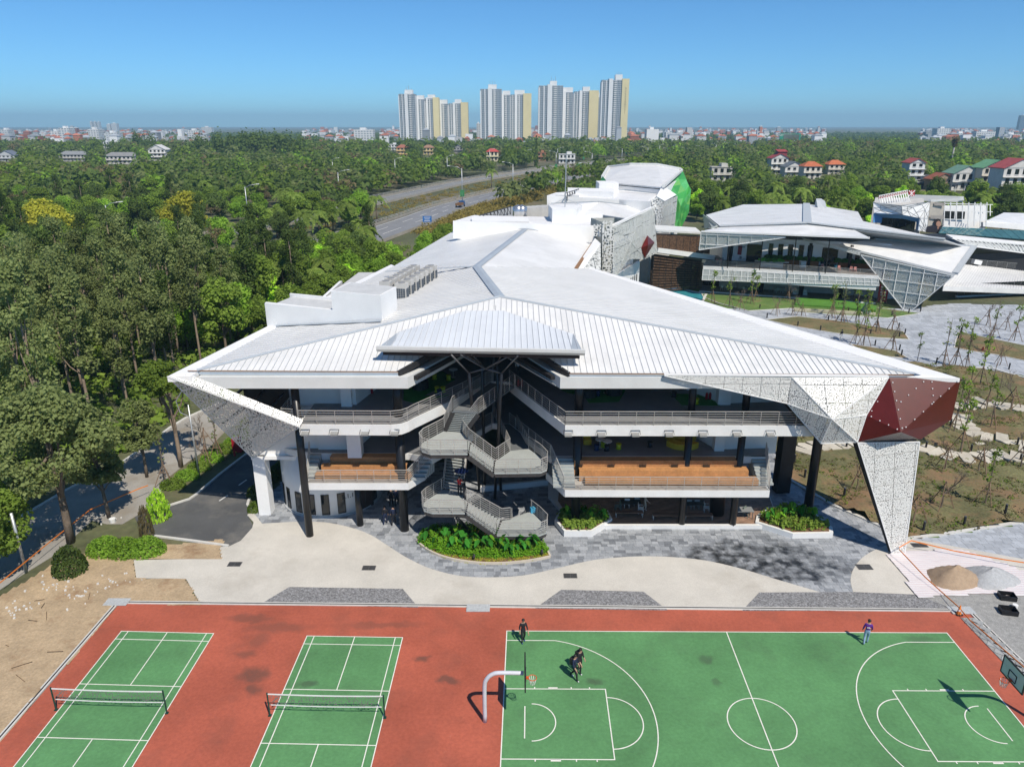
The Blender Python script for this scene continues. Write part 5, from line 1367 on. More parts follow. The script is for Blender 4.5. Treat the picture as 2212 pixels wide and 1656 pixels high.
# ---- furniture of the canteen
def chair(col, name='chair'):
    r = thing('chair', 'x y z w', 'chair'); mt = mk(f'chair_{name}', col, .5, .08)
    MB().box(-.22,.22,-.22,.22,.43,.47).build('seat', mt, r); MB().box(-.22,.22,.2,.24,.55,.92).build('backrest', mt, r)
    for sx in (-1,1):
        for sy in (-1,1): MB().bar((sx*.2,sy*.2,0),(sx*.2,sy*.2,.45 if sy < 0 else .9),.04).build('leg', mt, r)
    for sx in (-1,1): MB().bar((sx*.23,-.2,.66),(sx*.23,.22,.66),.04,.03).build('armrest', mt, r)
    return r
def table(col, w, l, h, name):
    r = thing('table', 'x y z w', 'table'); mt = mk(f'table_{name}', col, .5, .08)
    MB().box(-w/2,w/2,-l/2,l/2,h-.05,h).build('tabletop', mt, r)
    for sx in (-1,1):
        for sy in (-1,1): MB().bar((sx*(w/2-.08),sy*(l/2-.08),0),(sx*(w/2-.08),sy*(l/2-.08),h-.05),.05).build('leg', mk('table_leg', (.1,.1,.1), .5), r)
    return r
def put(proto, p, rz, label, group=None, cat=None):
    o = copy_tree(proto); o.location = p; o.rotation_euler = (0,0,rz); tag(o, label, cat, group); return o
CH = {k: chair(c, k) for k, c in dict(white=(.62,.63,.62), pink=(.55,.26,.22), blue=(.10,.30,.36), grey=(.30,.32,.33), pale=(.42,.52,.54), green=(.16,.20,.17)).items()}
TB = {k: table(c, 1.7, .85, .74, k) for k, c in dict(dark=(.035,.045,.045), grey=(.22,.23,.23)).items()}
TB['tall'] = table((.35,.33,.30), 3.2, .9, 1.05, 'tall')
fang = math.atan2(fd.y, fd.x)
def tp(px, py): p = FZ(px, py, 0); return Cc(px, py, zt+.02)
gsp = 'chairs on the canteen terrace'
for px, py, k, l in ((278,915,'pink','pink chair at the left end table of the canteen terrace, nearer the bridge'),(322,920,'pink','pink chair at the left end table of the canteen terrace, nearer the stone bar'),(1680,990,'blue','blue chair on the canteen terrace beside a pink one'),(1725,995,'pink','pink chair on the canteen terrace right of the blue one'),(1528,975,'pink','pink chair on the canteen terrace at the table right of the waste bin'),(1865,1005,'pink','left pink chair of the last pair by the mesh corner on the terrace'),(1915,1010,'pink','right pink chair of the last pair by the mesh corner on the terrace'),(1125,890,'pale','pale chair by the orange trough, nearest the stone bar'),(1165,893,'pale','pale chair by the orange trough, second from the stone bar'),(1345,900,'pale','pale chair by the orange trough right of the black column, leftmost'),(1395,903,'pale','pale chair by the orange trough right of the black column, middle'),(1440,905,'pale','pale chair by the orange trough right of the black column, rightmost'),(550,880,'grey','grey chair at the dark table by the wall sign, left'),(600,880,'grey','grey chair at the dark table by the wall sign, right')):
    put(CH[k], tp(px, py), fang+random.uniform(-.5,.5), l, gsp)
for i, px in enumerate(np.linspace(850,1010,6)):
    put(CH['white'], tp(px, 932), fang, f'white bar stool at the stone bar, {["first","second","third","fourth","fifth","sixth"][i]} from the left', 'white stools along the stone bar', 'stool')
for px, py, l in ((300,890,'dark table at the left end of the canteen terrace between pink chairs'),(580,850,'dark table by the wall sign on the canteen terrace'),(1560,955,'dark table on the canteen terrace right of the waste bin'),(1890,985,'dark table of the last pink pair on the canteen terrace')): put(TB['dark'], tp(px, py), fang, l, 'tables on the canteen terrace')
p = tp(1290,955); wb = thing('waste_bin', 'pale square waste bin at the edge of the canteen terrace', 'bin', tuple(p)); MB().box(p.x-.5,p.x+.5,p.y-.4,p.y+.4,p.z,p.z+1.1).build('bin_body', mk('bin_pale', (.55,.54,.5), .6, .1), wb); MB().box(p.x-.55,p.x+.55,p.y-.45,p.y+.45,p.z+1.1,p.z+1.2).build('lid', MATS['bin_pale'], wb)
gspg = 'chairs under the canteen terrace'
def gp_(px, py): return Cc(px, py, .27)
for i, (px, py) in enumerate(((335,1225),(385,1222),(600,1240),(690,1245),(650,1232),(975,1255),(1000,1258),(1045,1262),(1085,1262),(910,1240))):
    put(CH['pale' if px > 900 else 'white'], gp_(px, py), fang+(i % 3)*1.3, f'{"pale blue" if px > 900 else "white"} chair on the ground floor below the canteen terrace, {["first","second","third","fourth","fifth","sixth","seventh","eighth","ninth","tenth"][i if px!=910 else 9]} counted along the tables', gspg)
for px, l in ((640,'grey table under the canteen terrace in front of the concrete servery wall'), (1030,'grey table under the canteen terrace with pale blue chairs')): put(TB['grey'], gp_(px, 1235), fang, l, 'tables under the canteen terrace')
p = gp_(1262,1275); sf = thing('sofa_bench', 'white rounded sofa bench under the canteen terrace by the posters', 'sofa', tuple(p)); MB().obox((p.x,p.y), 2.6, .9, .25, .7, fang).build('seat', STUD, sf); MB().obox((p.x,p.y+.4), 2.6, .25, .7, 1.15, fang).build('backrest', STUD, sf)

# ================================================================ RIGHT-HAND BUILDING
def Dd(x, y, Y): return GY(*qd(x, y), Y)
ca = thing('office_building', 'white office block with blue window frame, portrait banner and teal glazing at right edge', 'building', (100, 150, 0))
Yf = 148
# lower white roof over the glazed entrance
l0, l1, l2, l3 = Dd(1118,1300,134), Dd(2330,1345,140), Dd(2330,1100,160), Dd(1340,1030,150)
MB().sheet([l0,l1,l2,l3], .4, (0,0,1)).build('porch_roof', ROOF, ca); MB().sheet([l0+V((0,-.1,.0)), l0+V((0,-.1,-.9)), l1+V((0,-.1,-.9)), l1+V((0,-.1,0))], .2).build('porch_fascia', SLABW, ca)
rbm = MB()
for i in range(1, 34): rbm.bar(l0+(l1-l0)*(i/34)+V((0,0,.04)), l3+(l2-l3)*(i/34)+V((0,0,.04)), .04, .05)
o_ = rbm.build('standing_rib', MATS['pale_rib'], ca); o_['kind'] = 'stuff'
gx0, gx1 = Dd(1265,1525,139), Dd(2330,1560,143)
gh = l0.z-.7
MB().bar(V((gx0.x,gx0.y,gh/2)), V((gx1.x,gx1.y,gh/2)), .2, gh).build('glass_wall', DGLASS, ca); m = MB()
for i in range(14): p = gx0+(gx1-gx0)*(i/13); m.bar(V((p.x,p.y-.12,0)), V((p.x,p.y-.12,gh)), .09)
m.build('mullion', MATS['mullion_grey'], ca)
MB().prism([(gx0.x-.3,gx0.y-.5),(gx1.x,gx1.y-.5),(gx1.x,gx1.y+.1),(gx0.x-.3,gx0.y+.1)], 0, .25).build('plinth', SLABW, ca)
MB().prism([(l3.x-3,150),(l2.x,158),(l2.x,185),(l3.x-6,180)], 0, 6).build('lower_block', BLACKM, ca)
# first-floor dark glazing, railing, mesh band, teal sloped glazing
u0, u1 = Dd(1400,1010,152), Dd(2330,1100,160)
MB().sheet([u0, Dd(1510,820,152), Dd(2330,900,160), u1], .3).build('glass_wall', DGLASS, ca)
railing([V((u0.x-1,150.5,u0.z)), V((u1.x,158.5,u1.z))], ca, 1.1, 3.0, rails=5)
MB().bar(Dd(1480,990,151.5), Dd(1570,1010,151.8), 1.2, .9).build('planter_box', WHITE, ca)
n0, n1, n2, n3 = Dd(1225,705,148), Dd(2330,800,157), Dd(2330,915,157), Dd(1440,800,148)
panels([n0,n3,n2,n1], ca, MESHM, 2.6, 9, .15, name='mesh_panel', uax=(n1-n0)); m = MB()
for i in range(22): m.bar(n0+(n1-n0)*(i/21)+V((0,-.15,0)), n3+(n2-n3)*(i/21)+V((0,-.15,0)), .12)
m.bar(n0, n1, .3); m.bar(n3, n2, .25); m.build('mesh_frame', WHITE, ca)
MB().sheet([Dd(1150,655,150), Dd(2330,770,158), n1+V((0,0,.1)), n0+V((0,0,.1))], .3, (0,0,1)).build('eave_roof', ROOF, ca)
t0_, t1_, t2_, t3_ = Dd(1065,640,154), Dd(2330,735,163), Dd(2330,620,167), Dd(1105,562,158)
for q in cells([t0_,t1_,t2_,t3_], (t1_-t0_).normalized(), 2.6, None, .12): MB().sheet(q, .15).build('roof_pane', BGLASS, ca)
MB().sheet([t0_+V((0,.3,-.2)), t1_+V((0,.3,-.2)), t2_+V((0,.3,-.2)), t3_+V((0,.3,-.2))], .2).build('pane_backing', mk('teal_frame', (.16,.22,.22), .6), ca)
# upper blocks
MB().sheet([Dd(1612,505,165), Dd(1612,560,165), Dd(2330,625,172), Dd(2330,555,172)], .5).build('parapet_band', WHITE, ca)
MB().sheet([Dd(1650,490,166), Dd(2330,545,173), Dd(2330,400,192), Dd(1870,388,186)], .3, (0,0,1)).build('roof_slope', ROOF, ca)
MB().sheet([Dd(1130,300,166), Dd(1115,560,166), Dd(1640,605,168), Dd(1650,300,168)], .4).build('wall', WHITE, ca)
wv = Dd(1140,360,165.6)
wn_ = MB().sheet([wv, Dd(1135,458,165.6), Dd(1380,470,166.4), Dd(1390,372,166.4)], .1).build('window', DGLASS, ca)
MB().bar(Dd(1265,365,165.4), Dd(1258,465,165.4), .2).build('frame', WHITE, wn_)
sc_ = MB()
for i in range(8):
    x = 1135+75*i; sc_.bar(Dd(x,262,162), Dd(x-10,560,162), .16)
for y in (275, 365, 470): sc_.bar(Dd(1130,y,162), Dd(1730,y+15,162), .14)
for i in range(5): sc_.bar(Dd(1540+40*i,285,164), Dd(1500+50*i,430,163), .13)
sc_.build('steel_frame', WHITE, ca)
MB().sheet([Dd(1110,560,160), Dd(1095,600,159), Dd(1640,610,162), Dd(1640,585,163)], .3).build('ledge', WHITE, ca)
# portrait banner
ban = MB().sheet([Dd(955,250,158), Dd(905,632,158), Dd(1070,650,158.6), Dd(1140,270,158.6)], .08).build('portrait_banner', mk('banner_beige', (.42,.39,.34), .7, .12, .5), ca)
by = 157.8
def bp(x, y): return Dd(x, y, by+.0012*(x-900))
def disc(cx, cy, rx, ry, n=18): return [bp(cx+rx*math.cos(2*math.pi*i/n), cy+ry*math.sin(2*math.pi*i/n)) for i in range(n)]
def pr(pts, col, nm, dy): MB().sheet([p+V((0,-dy,0)) for p in pts], .005).build('print_shape', mk(nm, col, .7, .1), ban)
pr([bp(905,632), bp(915,560), bp(985,545), bp(1110,550), bp(1072,645)], (.02,.02,.03), 'print_dark', .02)
pr(disc(1047,515,42,52), (.018,.014,.014), 'print_hair', .04); pr(disc(1058,528,31,36), (.36,.20,.14), 'print_skin', .06)
pr([bp(1030,545), bp(1075,545), bp(1050,600)], (.36,.20,.14), 'print_skin', .03); pr([bp(960,425), bp(1130,425), bp(1128,470), bp(955,465)], (.30,.28,.26), 'print_grey', .02); pr([bp(1010,255), bp(1138,270), bp(1130,305), bp(1003,300)], (.30,.28,.26), 'print_grey', .02)
# faceted white block with blue window surround
A1, A2, A3, A4 = Dd(245,258,160), Dd(600,300,156), Dd(958,250,158), Dd(915,630,158)
Bq = Dd(240,510,160); K1, K2, K3, K4, K5 = Dd(255,395,159.4), Dd(610,415,156.2), Dd(825,458,157), Dd(800,610,157), Dd(245,512,159.4)
tr_ = [(A1,K1,Dd(420,330,158.5)), (A1,Dd(420,330,158.5),A2), (Dd(420,330,158.5),K1,K2), (Dd(420,330,158.5),K2,A2), (A2,K2,Dd(740,320,156.8)), (A2,Dd(740,320,156.8),A3), (Dd(740,320,156.8),K2,K3), (Dd(740,320,156.8),K3,A3), (A3,K3,Dd(930,460,157.9)), (Dd(930,460,157.9),K3,A4), (K3,K4,A4)]
for t in tr_: MB().sheet(t, .1).build('white_facet', WHITE, ca)
m = MB()
for t in tr_:
    a, b, c = t
    for e in ((a,b),(b,c),(c,a),((a+b)/2,c),((a+b)/2,(b+c)/2),((c+a)/2,(b+c)/2)): m.bar(e[0]+V((0,-.04,0)), e[1]+V((0,-.04,0)), .04)
m.build('facet_joint', mk('joint_grey', (.20,.20,.20), .6), ca)
BLU = mk('blue_panel', (.12,.30,.58), .5, .1, .5, objr=.15)
W1_, W2_, W3_, W4_, W5_ = Dd(360,450,160.5), Dd(610,465,158), Dd(785,505,158.6), Dd(775,605,158.6), Dd(350,520,160.5)
for t in ((K1,K5,W1_), (K5,W5_,W1_), (K1,W1_,K2), (W1_,W2_,K2), (K2,W2_,K3), (W2_,W3_,K3), (K3,W3_,W4_), (K3,W4_,K4)): MB().sheet(t, .1).build('blue_facet', BLU, ca)
wg2 = MB().sheet([W1_+V((0,.4,0)), W5_+V((0,.4,-3)), W4_+V((0,.4,-3)), W3_+V((0,.4,0)), W2_+V((0,.4,0))], .1).build('window', DGLASS, ca); m = MB()
for x, yt in ((430,458),(490,463),(560,470),(655,480),(725,495)): m.bar(Dd(x,yt,159.2), Dd(x-5,yt+90,159.2), .16)
m.build('frame', BLACKM, wg2)
MB().prism([(A1.x*1.02+.3,163.5),(A2.x*1.02,162.5),(A3.x*1.02-.3,162.5),(A3.x*1.13-1,180),(A1.x*1.13+1,182)], 0, A1.z-1.0).build('block_core', mk('weathered_roof', (.5,.49,.46), .8, .2, .5), ca)
m = MB(); c0_, c1_, c2_ = Dd(640,215,172), Dd(1000,225,185), Dd(1362,225,186); m.bar(A3+V((0,.3,.1)), c2_, .5, .5); m.bar(Dd(700,200,188), c2_, .3, 1.4); m.build('roof_parapet', BEAM, ca)
# red roof sign on a steel truss (seen from behind: reversed, faint)
rs = thing('roof_sign', 'red rooftop letter sign on white steel trusses above the blue-framed window', 'sign', tuple(Dd(450,250,165)))
s0q, s1q, s2q, s3q = Dd(318,178,164), Dd(318,222,164), Dd(668,148,172), Dd(668,110,172)
sp_ = MB().sheet([s0q,s1q,s2q,s3q], .12).build('sign_panel', mk('sign_panel_red', (.36,.03,.035), .6, .15, .6), rs); m = MB()
for i in range(13):
    p = s1q+(s2q-s1q)*(i/12); m.bar(p+V((0,-.2,0)), p+V((.6,-2.2,-3.4)), .12); q = s0q+(s3q-s0q)*(i/12); m.bar(q+V((0,-.15,0)), p+V((0,-.15,0)), .1)
    if i < 12: p2 = s1q+(s2q-s1q)*((i+1)/12); m.bar(p+V((.6,-2.2,-3.4)), p2+V((0,-.2,0)), .08); m.bar(q+V((0,-.15,0)), p2+V((0,-.15,0)), .07)
m.bar(s0q+V((0,-.15,0)), s3q+V((0,-.15,0)), .12); m.bar(s1q+V((0,-.15,0)), s2q+V((0,-.15,0)), .12); m.build('truss', WHITE, rs)
sp2 = MB().sheet([Dd(690,112,173), Dd(680,182,173), Dd(760,186,174), Dd(768,110,174)], .12).build('sign_panel', MATS['sign_panel_red'], rs); m = MB()
m.bar(Dd(690,112,172.8), Dd(755,186,172.8), .12); m.bar(Dd(768,112,172.8), Dd(655,215,172), .12); m.bar(Dd(725,112,172.8), Dd(720,184,172.8), .1); m.build('truss', WHITE, rs)
# ================================================================ GARDEN AND PLAZA ON THE RIGHT
def q5(x, y): return (1785.7+.33044*x, 604.8+.33044*y)
LAWN = mk('dry_lawn', (.13, .125, .055), .95, .25, .35, bump=.08, bscale=3, fine=.3, fscale=5, tint=((.22,.14,.075), .22, .48, .62))
TURF = mk('green_lawn', (.10, .17, .04), .95, .25, .3, bump=.06, bscale=4, fine=.25, fscale=6, tint=((.17,.15,.06), .3, .52, .66))
FRESH = mk('fresh_turf', (.075, .20, .025), .9, .15, .5, fine=.2, fscale=6)
PLZ = mk('pale_plaza_stone', (.36, .385, .42), .75, .10, .4, fine=.10, fscale=2.2)
flat('lawn', [(1330,590),(1520,622),(1900,650),(2000,690),(2230,740),(2800,800),(2800,1320),(2212,1190),(1950,1165),(1712,1030),(1600,900),(1500,700)], .006, TURF, .05)
pz = MB(); P = [G(*p) for p in ((1575,668),(1620,668),(1700,664),(1980,668),(2010,660),(2060,656),(2500,668),(2900,900),(2330,830),(2140,800),(2060,797),(1985,800),(1800,760),(1600,690))]
plaza = struct('plaza_paving', MB().prism([(p.x,p.y) for p in P], -.05, .03), mk('plaza_bed', (.25,.26,.28), .8, .1))
# plaza slabs in courses (laid in one field: each is only a few pixels)
pm = MB(); rp = random.Random(9); ys = [p.y for p in P]; xs = [p.x for p in P]; y = min(ys)
while y < max(ys):
    x = min(xs)+rp.uniform(-1,0)
    while x < min(max(xs), 150):
        w = rp.choice((1.0,1.3,1.7)); 
        if inside((x+w/2, y+.5), P): pm.box(x, x+w-.04, y, y+.96, .03, .05+rp.uniform(0,.006))
        x += w
    y += 1.0
PLZ2 = mk('pale_plaza_slab', (.37, .395, .43), .75, .08, .4, fine=.06, fscale=3, island=.16)
o = pm.build('paver_field', PLZ2, plaza); o['kind'] = 'stuff'
def island(name, pts, mat, h=.25, sub=2):
    P = [G(*p) for p in pts]; S = smooth([(p.x,p.y) for p in P], sub, True) if sub > 1 else P
    c = sum(S, V((0,0,0)))/len(S); m = MB(); K = 5; n = len(S); rr = random.Random(len(pts))
    rings = []
    for k in range(K):
        t = k/(K-1); rings.append([(s.x+(c.x-s.x)*t*.96, s.y+(c.y-s.y)*t*.96, .08+h*math.sin(t*math.pi/2)+(rr.uniform(-.06,.06) if k else 0)) for s in S])
    v = [p for r_ in rings for p in r_]+[(c.x,c.y,.08+h)]; f = []
    for k in range(K-1):
        for i in range(n): f.append((k*n+i, k*n+(i+1)%n, (k+1)*n+(i+1)%n, (k+1)*n+i))
    for i in range(n): f.append(((K-1)*n+i, (K-1)*n+(i+1)%n, K*n))
    m.add(v, f); o = struct(name, m, mat, smooth=True)
    kb_ = kerbline([V((s.x,s.y,0)) for s in S]+[V((S[0].x,S[0].y,0))], .16, .13); struct('kerb', kb_, KERB, o)
    return o
island('lawn_island', [r5(*p) for p in ((520,792),(440,760),(430,742),(800,758),(1160,785),(1400,818),(1640,850),(1460,876),(1250,862),(1010,846),(940,821),(690,836))], TURF, .3, 1)
fresh = flat('turf_patch', [r5(*p) for p in ((948,778),(1160,786),(1395,826),(1390,848),(1200,832),(945,815))], .62, FRESH, .3)
m = MB(); p, q = G(*r5(940,826),.4), G(*r5(1390,852),.4); m.bar(p, q, .5, .5); struct('low_stone_wall', m, mk('yellow_stone', (.45,.42,.30), .8, .25, 3))
island('lawn_island', [r5(*p) for p in ((785,885),(960,867),(1170,890),(1400,925),(1545,950),(1577,995),(1400,985),(1170,960),(960,925))], LAWN, .35, 1)
island('lawn_island', [r5(*p) for p in ((1250,1020),(1380,1040),(1500,1056),(1572,1100),(1480,1092),(1330,1072))], LAWN, .25, 1)
island('lawn_island', [q5(*p) for p in ((868,335),(920,352),(1290,430),(1420,470),(1440,560),(1290,530),(1100,490),(960,470),(832,445),(845,390))], LAWN, .45, 1)
# large near garden: gently mounded ground
GP_ = [r3(*p) for p in ((690,560),(760,640),(800,760),(872,850),(1100,985),(1400,1118),(1500,1165),(1535,1183),(2208,1085),(2700,1010),(2700,300),(2208,260),(2080,225),(1950,200),(1700,195),(1400,150),(900,300))]
PW = [G(*p) for p in GP_]; x0, x1, y0, y1 = min(p.x for p in PW), max(p.x for p in PW), min(p.y for p in PW), max(p.y for p in PW)
def mound(x, y): return .09+.40*(math.sin(x*.23+.8)*math.sin(y*.31+.4))**2+.25*max(0, math.sin(x*.5-y*.35))**2
m = MB(); NX = 80; idx = {}; rr = random.Random(2)
for j in range(NX+1):
    for i in range(NX+1):
        x = x0+(x1-x0)*i/NX; y = y0+(y1-y0)*j/NX; idx[i,j] = len(m.v)
        edge = min(1, min(((x-p.x)**2+(y-p.y)**2)**.5 for p in PW)/2.5)
        m.v.append((x, y, .09+(mound(x,y)-.09)*edge+rr.uniform(-.02,.02)))
for j in range(NX):
    for i in range(NX):
        if inside((x0+(x1-x0)*(i+.5)/NX, y0+(y1-y0)*(j+.5)/NX), PW): m.f.append((idx[i,j], idx[i+1,j], idx[i+1,j+1], idx[i,j+1])); m.m.append(0)
garden = struct('garden_ground', m, LAWN, smooth=True)
struct('kerb', kerbline([G(*r3(*p)) for p in ((800,760),(872,850),(1100,985),(1400,1118),(1500,1165),(1535,1183),(1800,1148),(2208,1085),(2700,1010))], .3, .14), KERB, garden)
struct('kerb', kerbline([G(*q5(*p)) for p in ((700,590),(745,577),(840,571),(900,575),(1070,577),(1180,610),(1290,640),(1500,700))], .3, .14), KERB, garden)
# paving right of the tarpaulin
P = [G(*p) for p in ((1957,1168),(2212,1129),(2500,1085),(2500,1260),(2212,1212),(2060,1184))]
pav2 = struct('stone_paving', MB().prism([(p.x,p.y) for p in P], -.04, .004), JOINT); pm = MB(); y = min(p.y for p in P)
while y < max(p.y for p in P):
    h = rp.choice((.34,.42,.52)); x = min(p.x for p in P)
    while x < max(p.x for p in P):
        w = rp.choice((.5,.62,.75))
        if inside((x+w/2, y+h/2), P): pm.box(x, x+w-.018, y, y+h-.018, 0, .024+rp.uniform(0,.008))
        x += w
    y += h
o = pm.build('paver_field', PLZ2, pav2); o['kind'] = 'stuff'
# stepping stones
STN = mk('sandstone_slab', (.50,.46,.38), .8, .12, 1.5, objr=.12)
sspath = struct('stepping_stone_path', MB().prism([(G(*q5(1000,1090)).x+d[0], G(*q5(1000,1090)).y+d[1]) for d in ((0,0),(1,0),(1,1),(0,1))], .05, .1), STN)
def stones(pts, w=1.25):
    S = smooth([G(*p) for p in pts], 8); d = 0; last = None; rr = random.Random(len(pts)*7)
    for i in range(1, len(S)):
        d += (S[i]-S[i-1]).length
        if d > 1.22:
            d = 0; t = (S[i]-S[i-1]).normalized(); n = V((-t.y,t.x,0)); c = S[i]
            P = [(c+t*a*.56*rr.uniform(.85,1.1)+n*b*w*rr.uniform(.75,1.1)) for a, b in ((-1,-1),(0,-1.1),(1,-.9),(1,.9),(.1,1.1),(-1,1))]
            zz = max(mound(p.x,p.y) for p in P)+.08
            MB().prism([(p.x,p.y) for p in P], zz-.25, zz).build('stepping_stone', STN, sspath)
stones([q5(*p) for p in ((790,840),(900,832),(1010,806),(1080,818),(1170,842),(1290,870),(1400,900))])
stones([q5(*p) for p in ((840,870),(870,915),(900,970),(960,1012),(1060,1035),(1170,1055),(1260,1105),(1400,1130))])
stones([q5(*p) for p in ((560,1085),(620,1108),(690,1132),(770,1160),(850,1183),(950,1192),(1080,1176),(1180,1172),(1290,1195),(1400,1230))])
stones([r3(*p) for p in ((900,720),(960,680),(1060,655),(1180,640),(1260,630))])
# black bollards
bol = MB().cyl((0,0),.1,0,.85,10).mesh('bollard', BLACKM); cap_ = MB().cyl((0,0),.105,.85,.88,10).mesh('cap', mk('bollard_cap', (.08,.08,.08), .4))
BO = [q5(*p) for p in ((10,265),(140,212),(300,228),(425,235),(535,220),(612,208),(470,315),(510,355),(285,360),(473,375),(315,430),(475,460),(488,495),(875,345),(860,385),(710,575),(935,440),(1190,585),(890,865),(805,965),(645,1110),(938,1135),(110,1425),(1157,1560),(895,1605),(628,1650),(1240,1095),(1258,1205))]+[r3(885,755),r3(945,835),r3(1170,950),r3(1185,660)]+[r5(750,825),r5(790,875),r5(960,920),r5(1085,945)]
for i, p in enumerate(BO):
    g_ = G(*p); inside_g = inside((g_.x,g_.y), PW); z0 = mound(g_.x,g_.y)-.08 if inside_g else .05
    t = thing('bollard', ('short black bollard light in the near garden' if inside_g else 'short black bollard light along the plaza lawn edges'), 'bollard', (g_.x,g_.y,z0), 'black bollards in the near garden' if inside_g else 'black bollards by the plaza')
    inst(bol, 'shaft', t, (g_.x,g_.y,z0)); inst(cap_, 'cap', t, (g_.x,g_.y,z0))

# ================================================================ TREE KIT
BARK = mk('grey_bark', (.16,.125,.095), .9, .3, 3, bump=.03, bscale=9)
BARK2 = mk('pale_bark', (.26,.20,.15), .9, .3, 2)
STAKE = mk('bamboo_stake', (.20,.13,.085), .85, .25, 4)
def leafcloud(centres, per, size, mat, seed, spread, up=.5, name='crown', aspect=.45):
    """clumps of leaf-sized faces around given centres (x,y,z,r)"""
    rr = np.random.default_rng(seed); C = []; Rr = []
    for (x, y, z, r) in centres: C.append((x,y,z)); Rr.append(r)
    C = np.array(C); Rr = np.array(Rr); n = len(C)*per
    ci = np.repeat(np.arange(len(C)), per)
    d = rr.normal(size=(n,3)); d /= np.linalg.norm(d, axis=1)[:,None]
    rad = rr.uniform(.25, 1, n)**.5
    p = C[ci]+d*(Rr[ci]*rad)[:,None]*np.array([1,1,spread])
    nrm = d*.8+rr.normal(size=(n,3))*.55+np.array([0,0,up]); nrm /= np.linalg.norm(nrm, axis=1)[:,None]
    a = np.cross(nrm, rr.normal(size=(n,3))); a /= np.linalg.norm(a, axis=1)[:,None]+1e-9; b = np.cross(nrm, a)
    s = (size*rr.uniform(.6,1.35,n))[:,None]
    v = np.empty((n,4,3)); v[:,0] = p-a*s*.5; v[:,1] = p+b*s*aspect-nrm*s*.08; v[:,2] = p+a*s*.5; v[:,3] = p-b*s*aspect-nrm*s*.08
    me = bpy.data.meshes.new(name); me.vertices.add(n*4); me.vertices.foreach_set('co', v.reshape(-1))
    me.loops.add(n*4); me.polygons.add(n)
    me.loops.foreach_set('vertex_index', np.arange(n*4, dtype=np.int32)); me.polygons.foreach_set('loop_start', np.arange(0,n*4,4,dtype=np.int32)); me.polygons.foreach_set('loop_total', np.full(n,4,dtype=np.int32))
    me.materials.append(mat); me.update(); me.validate(); return me
def trunkmesh(h, r, limbs, bark, seed, lean=.04, top=.35):
    rr = random.Random(seed); m = MB(); path = []; x = y = 0
    for i in range(6):
        t = i/5; x += rr.uniform(-1,1)*lean*h*.2; y += rr.uniform(-1,1)*lean*h*.2; path.append((x, y, h*t))
    m.tube(path, [r*(1-.6*i/5) for i in range(6)], 7)
    for (ex, ey, ez) in limbs:
        k = rr.choice((2,3,4)) if ez > h*.6 else 2; s = V(path[k]); e = V((ex,ey,ez)); md = (s+e)/2+V((rr.uniform(-.2,.2),rr.uniform(-.2,.2),-.08*(e-s).length))
        m.tube([s, md, e], [r*.5,r*.32,r*.12], 5, False)
    return m.mesh('trunk', bark, smooth=True)
def broadleaf(seed, H=9.5, Rr=3.6, crown_lo=.28, n=26, per=150, size=.42, mat=None, bark=BARK, flat_=.8, tr=.2, cr_=(.24,.42)):
    rr = random.Random(seed); cs = []
    zc_ = H*(crown_lo+1)/2; hz = H*(1-crown_lo)/2
    for i in range(n):
        while True:
            x, y, z = rr.uniform(-1,1), rr.uniform(-1,1), rr.uniform(-1,1); q = x*x+y*y+z*z
            if q < 1 and (q > .25 or rr.random() < .3): break
        w = 1-.25*max(0,z)
        cs.append((x*Rr*.8*w, y*Rr*.8*w, zc_+z*hz*.85, Rr*rr.uniform(*cr_)))
    cr = leafcloud(cs, per, size, mat, seed, flat_)
    limbs = [(c[0]*.85,c[1]*.85,c[2]) for c in rr.sample(cs, min(9,len(cs)))]
    return trunkmesh(H*.72, tr, limbs, bark, seed), cr
def euca(seed, H=15, mat=None, per=80):
    rr = random.Random(seed); cs = []
    for i in range(26):
        t = rr.uniform(.42,1); w = (1.7-1.0*abs(t-.68)*2)*(1 if t < .9 else .6)
        a = rr.uniform(0,6.28); cs.append((math.cos(a)*w*rr.uniform(.2,1), math.sin(a)*w*rr.uniform(.2,1), H*t, rr.uniform(.55,1.0)))
    cr = leafcloud(cs, per, .28, mat, seed, 1.15, .2, aspect=.34)
    return trunkmesh(H*.97, .15, [(c[0],c[1],c[2]) for c in rr.sample(cs,8)], BARK2, seed, .015), cr
def bare(seed, H=8, Rr=3, mat=None, leaf=None, per=10):
    rr = random.Random(seed); m = MB(); tips = []
    def grow(p, d, L, r, k):
        e = p+d*L; m.tube([p, (p+e)/2+V((rr.uniform(-.1,.1),rr.uniform(-.1,.1),0))*L, e], [r,r*.8,r*.6], 5, False)
        if k == 0: tips.append(e); return
        for i in range(3 if k > 1 else 4):
            nd = (d+V((rr.uniform(-1,1),rr.uniform(-1,1),rr.uniform(-.2,.7)))*.75).normalized(); grow(e, nd, L*rr.uniform(.55,.8), r*.58, k-1)
    grow(V((0,0,0)), V((0,0,1)), H*.3, H*.017, 4)
    tm = m.mesh('trunk', mat)
    cr = leafcloud([(t.x,t.y,t.z,.5) for t in tips], per, .3, leaf, seed, .8) if leaf else None
    return tm, cr
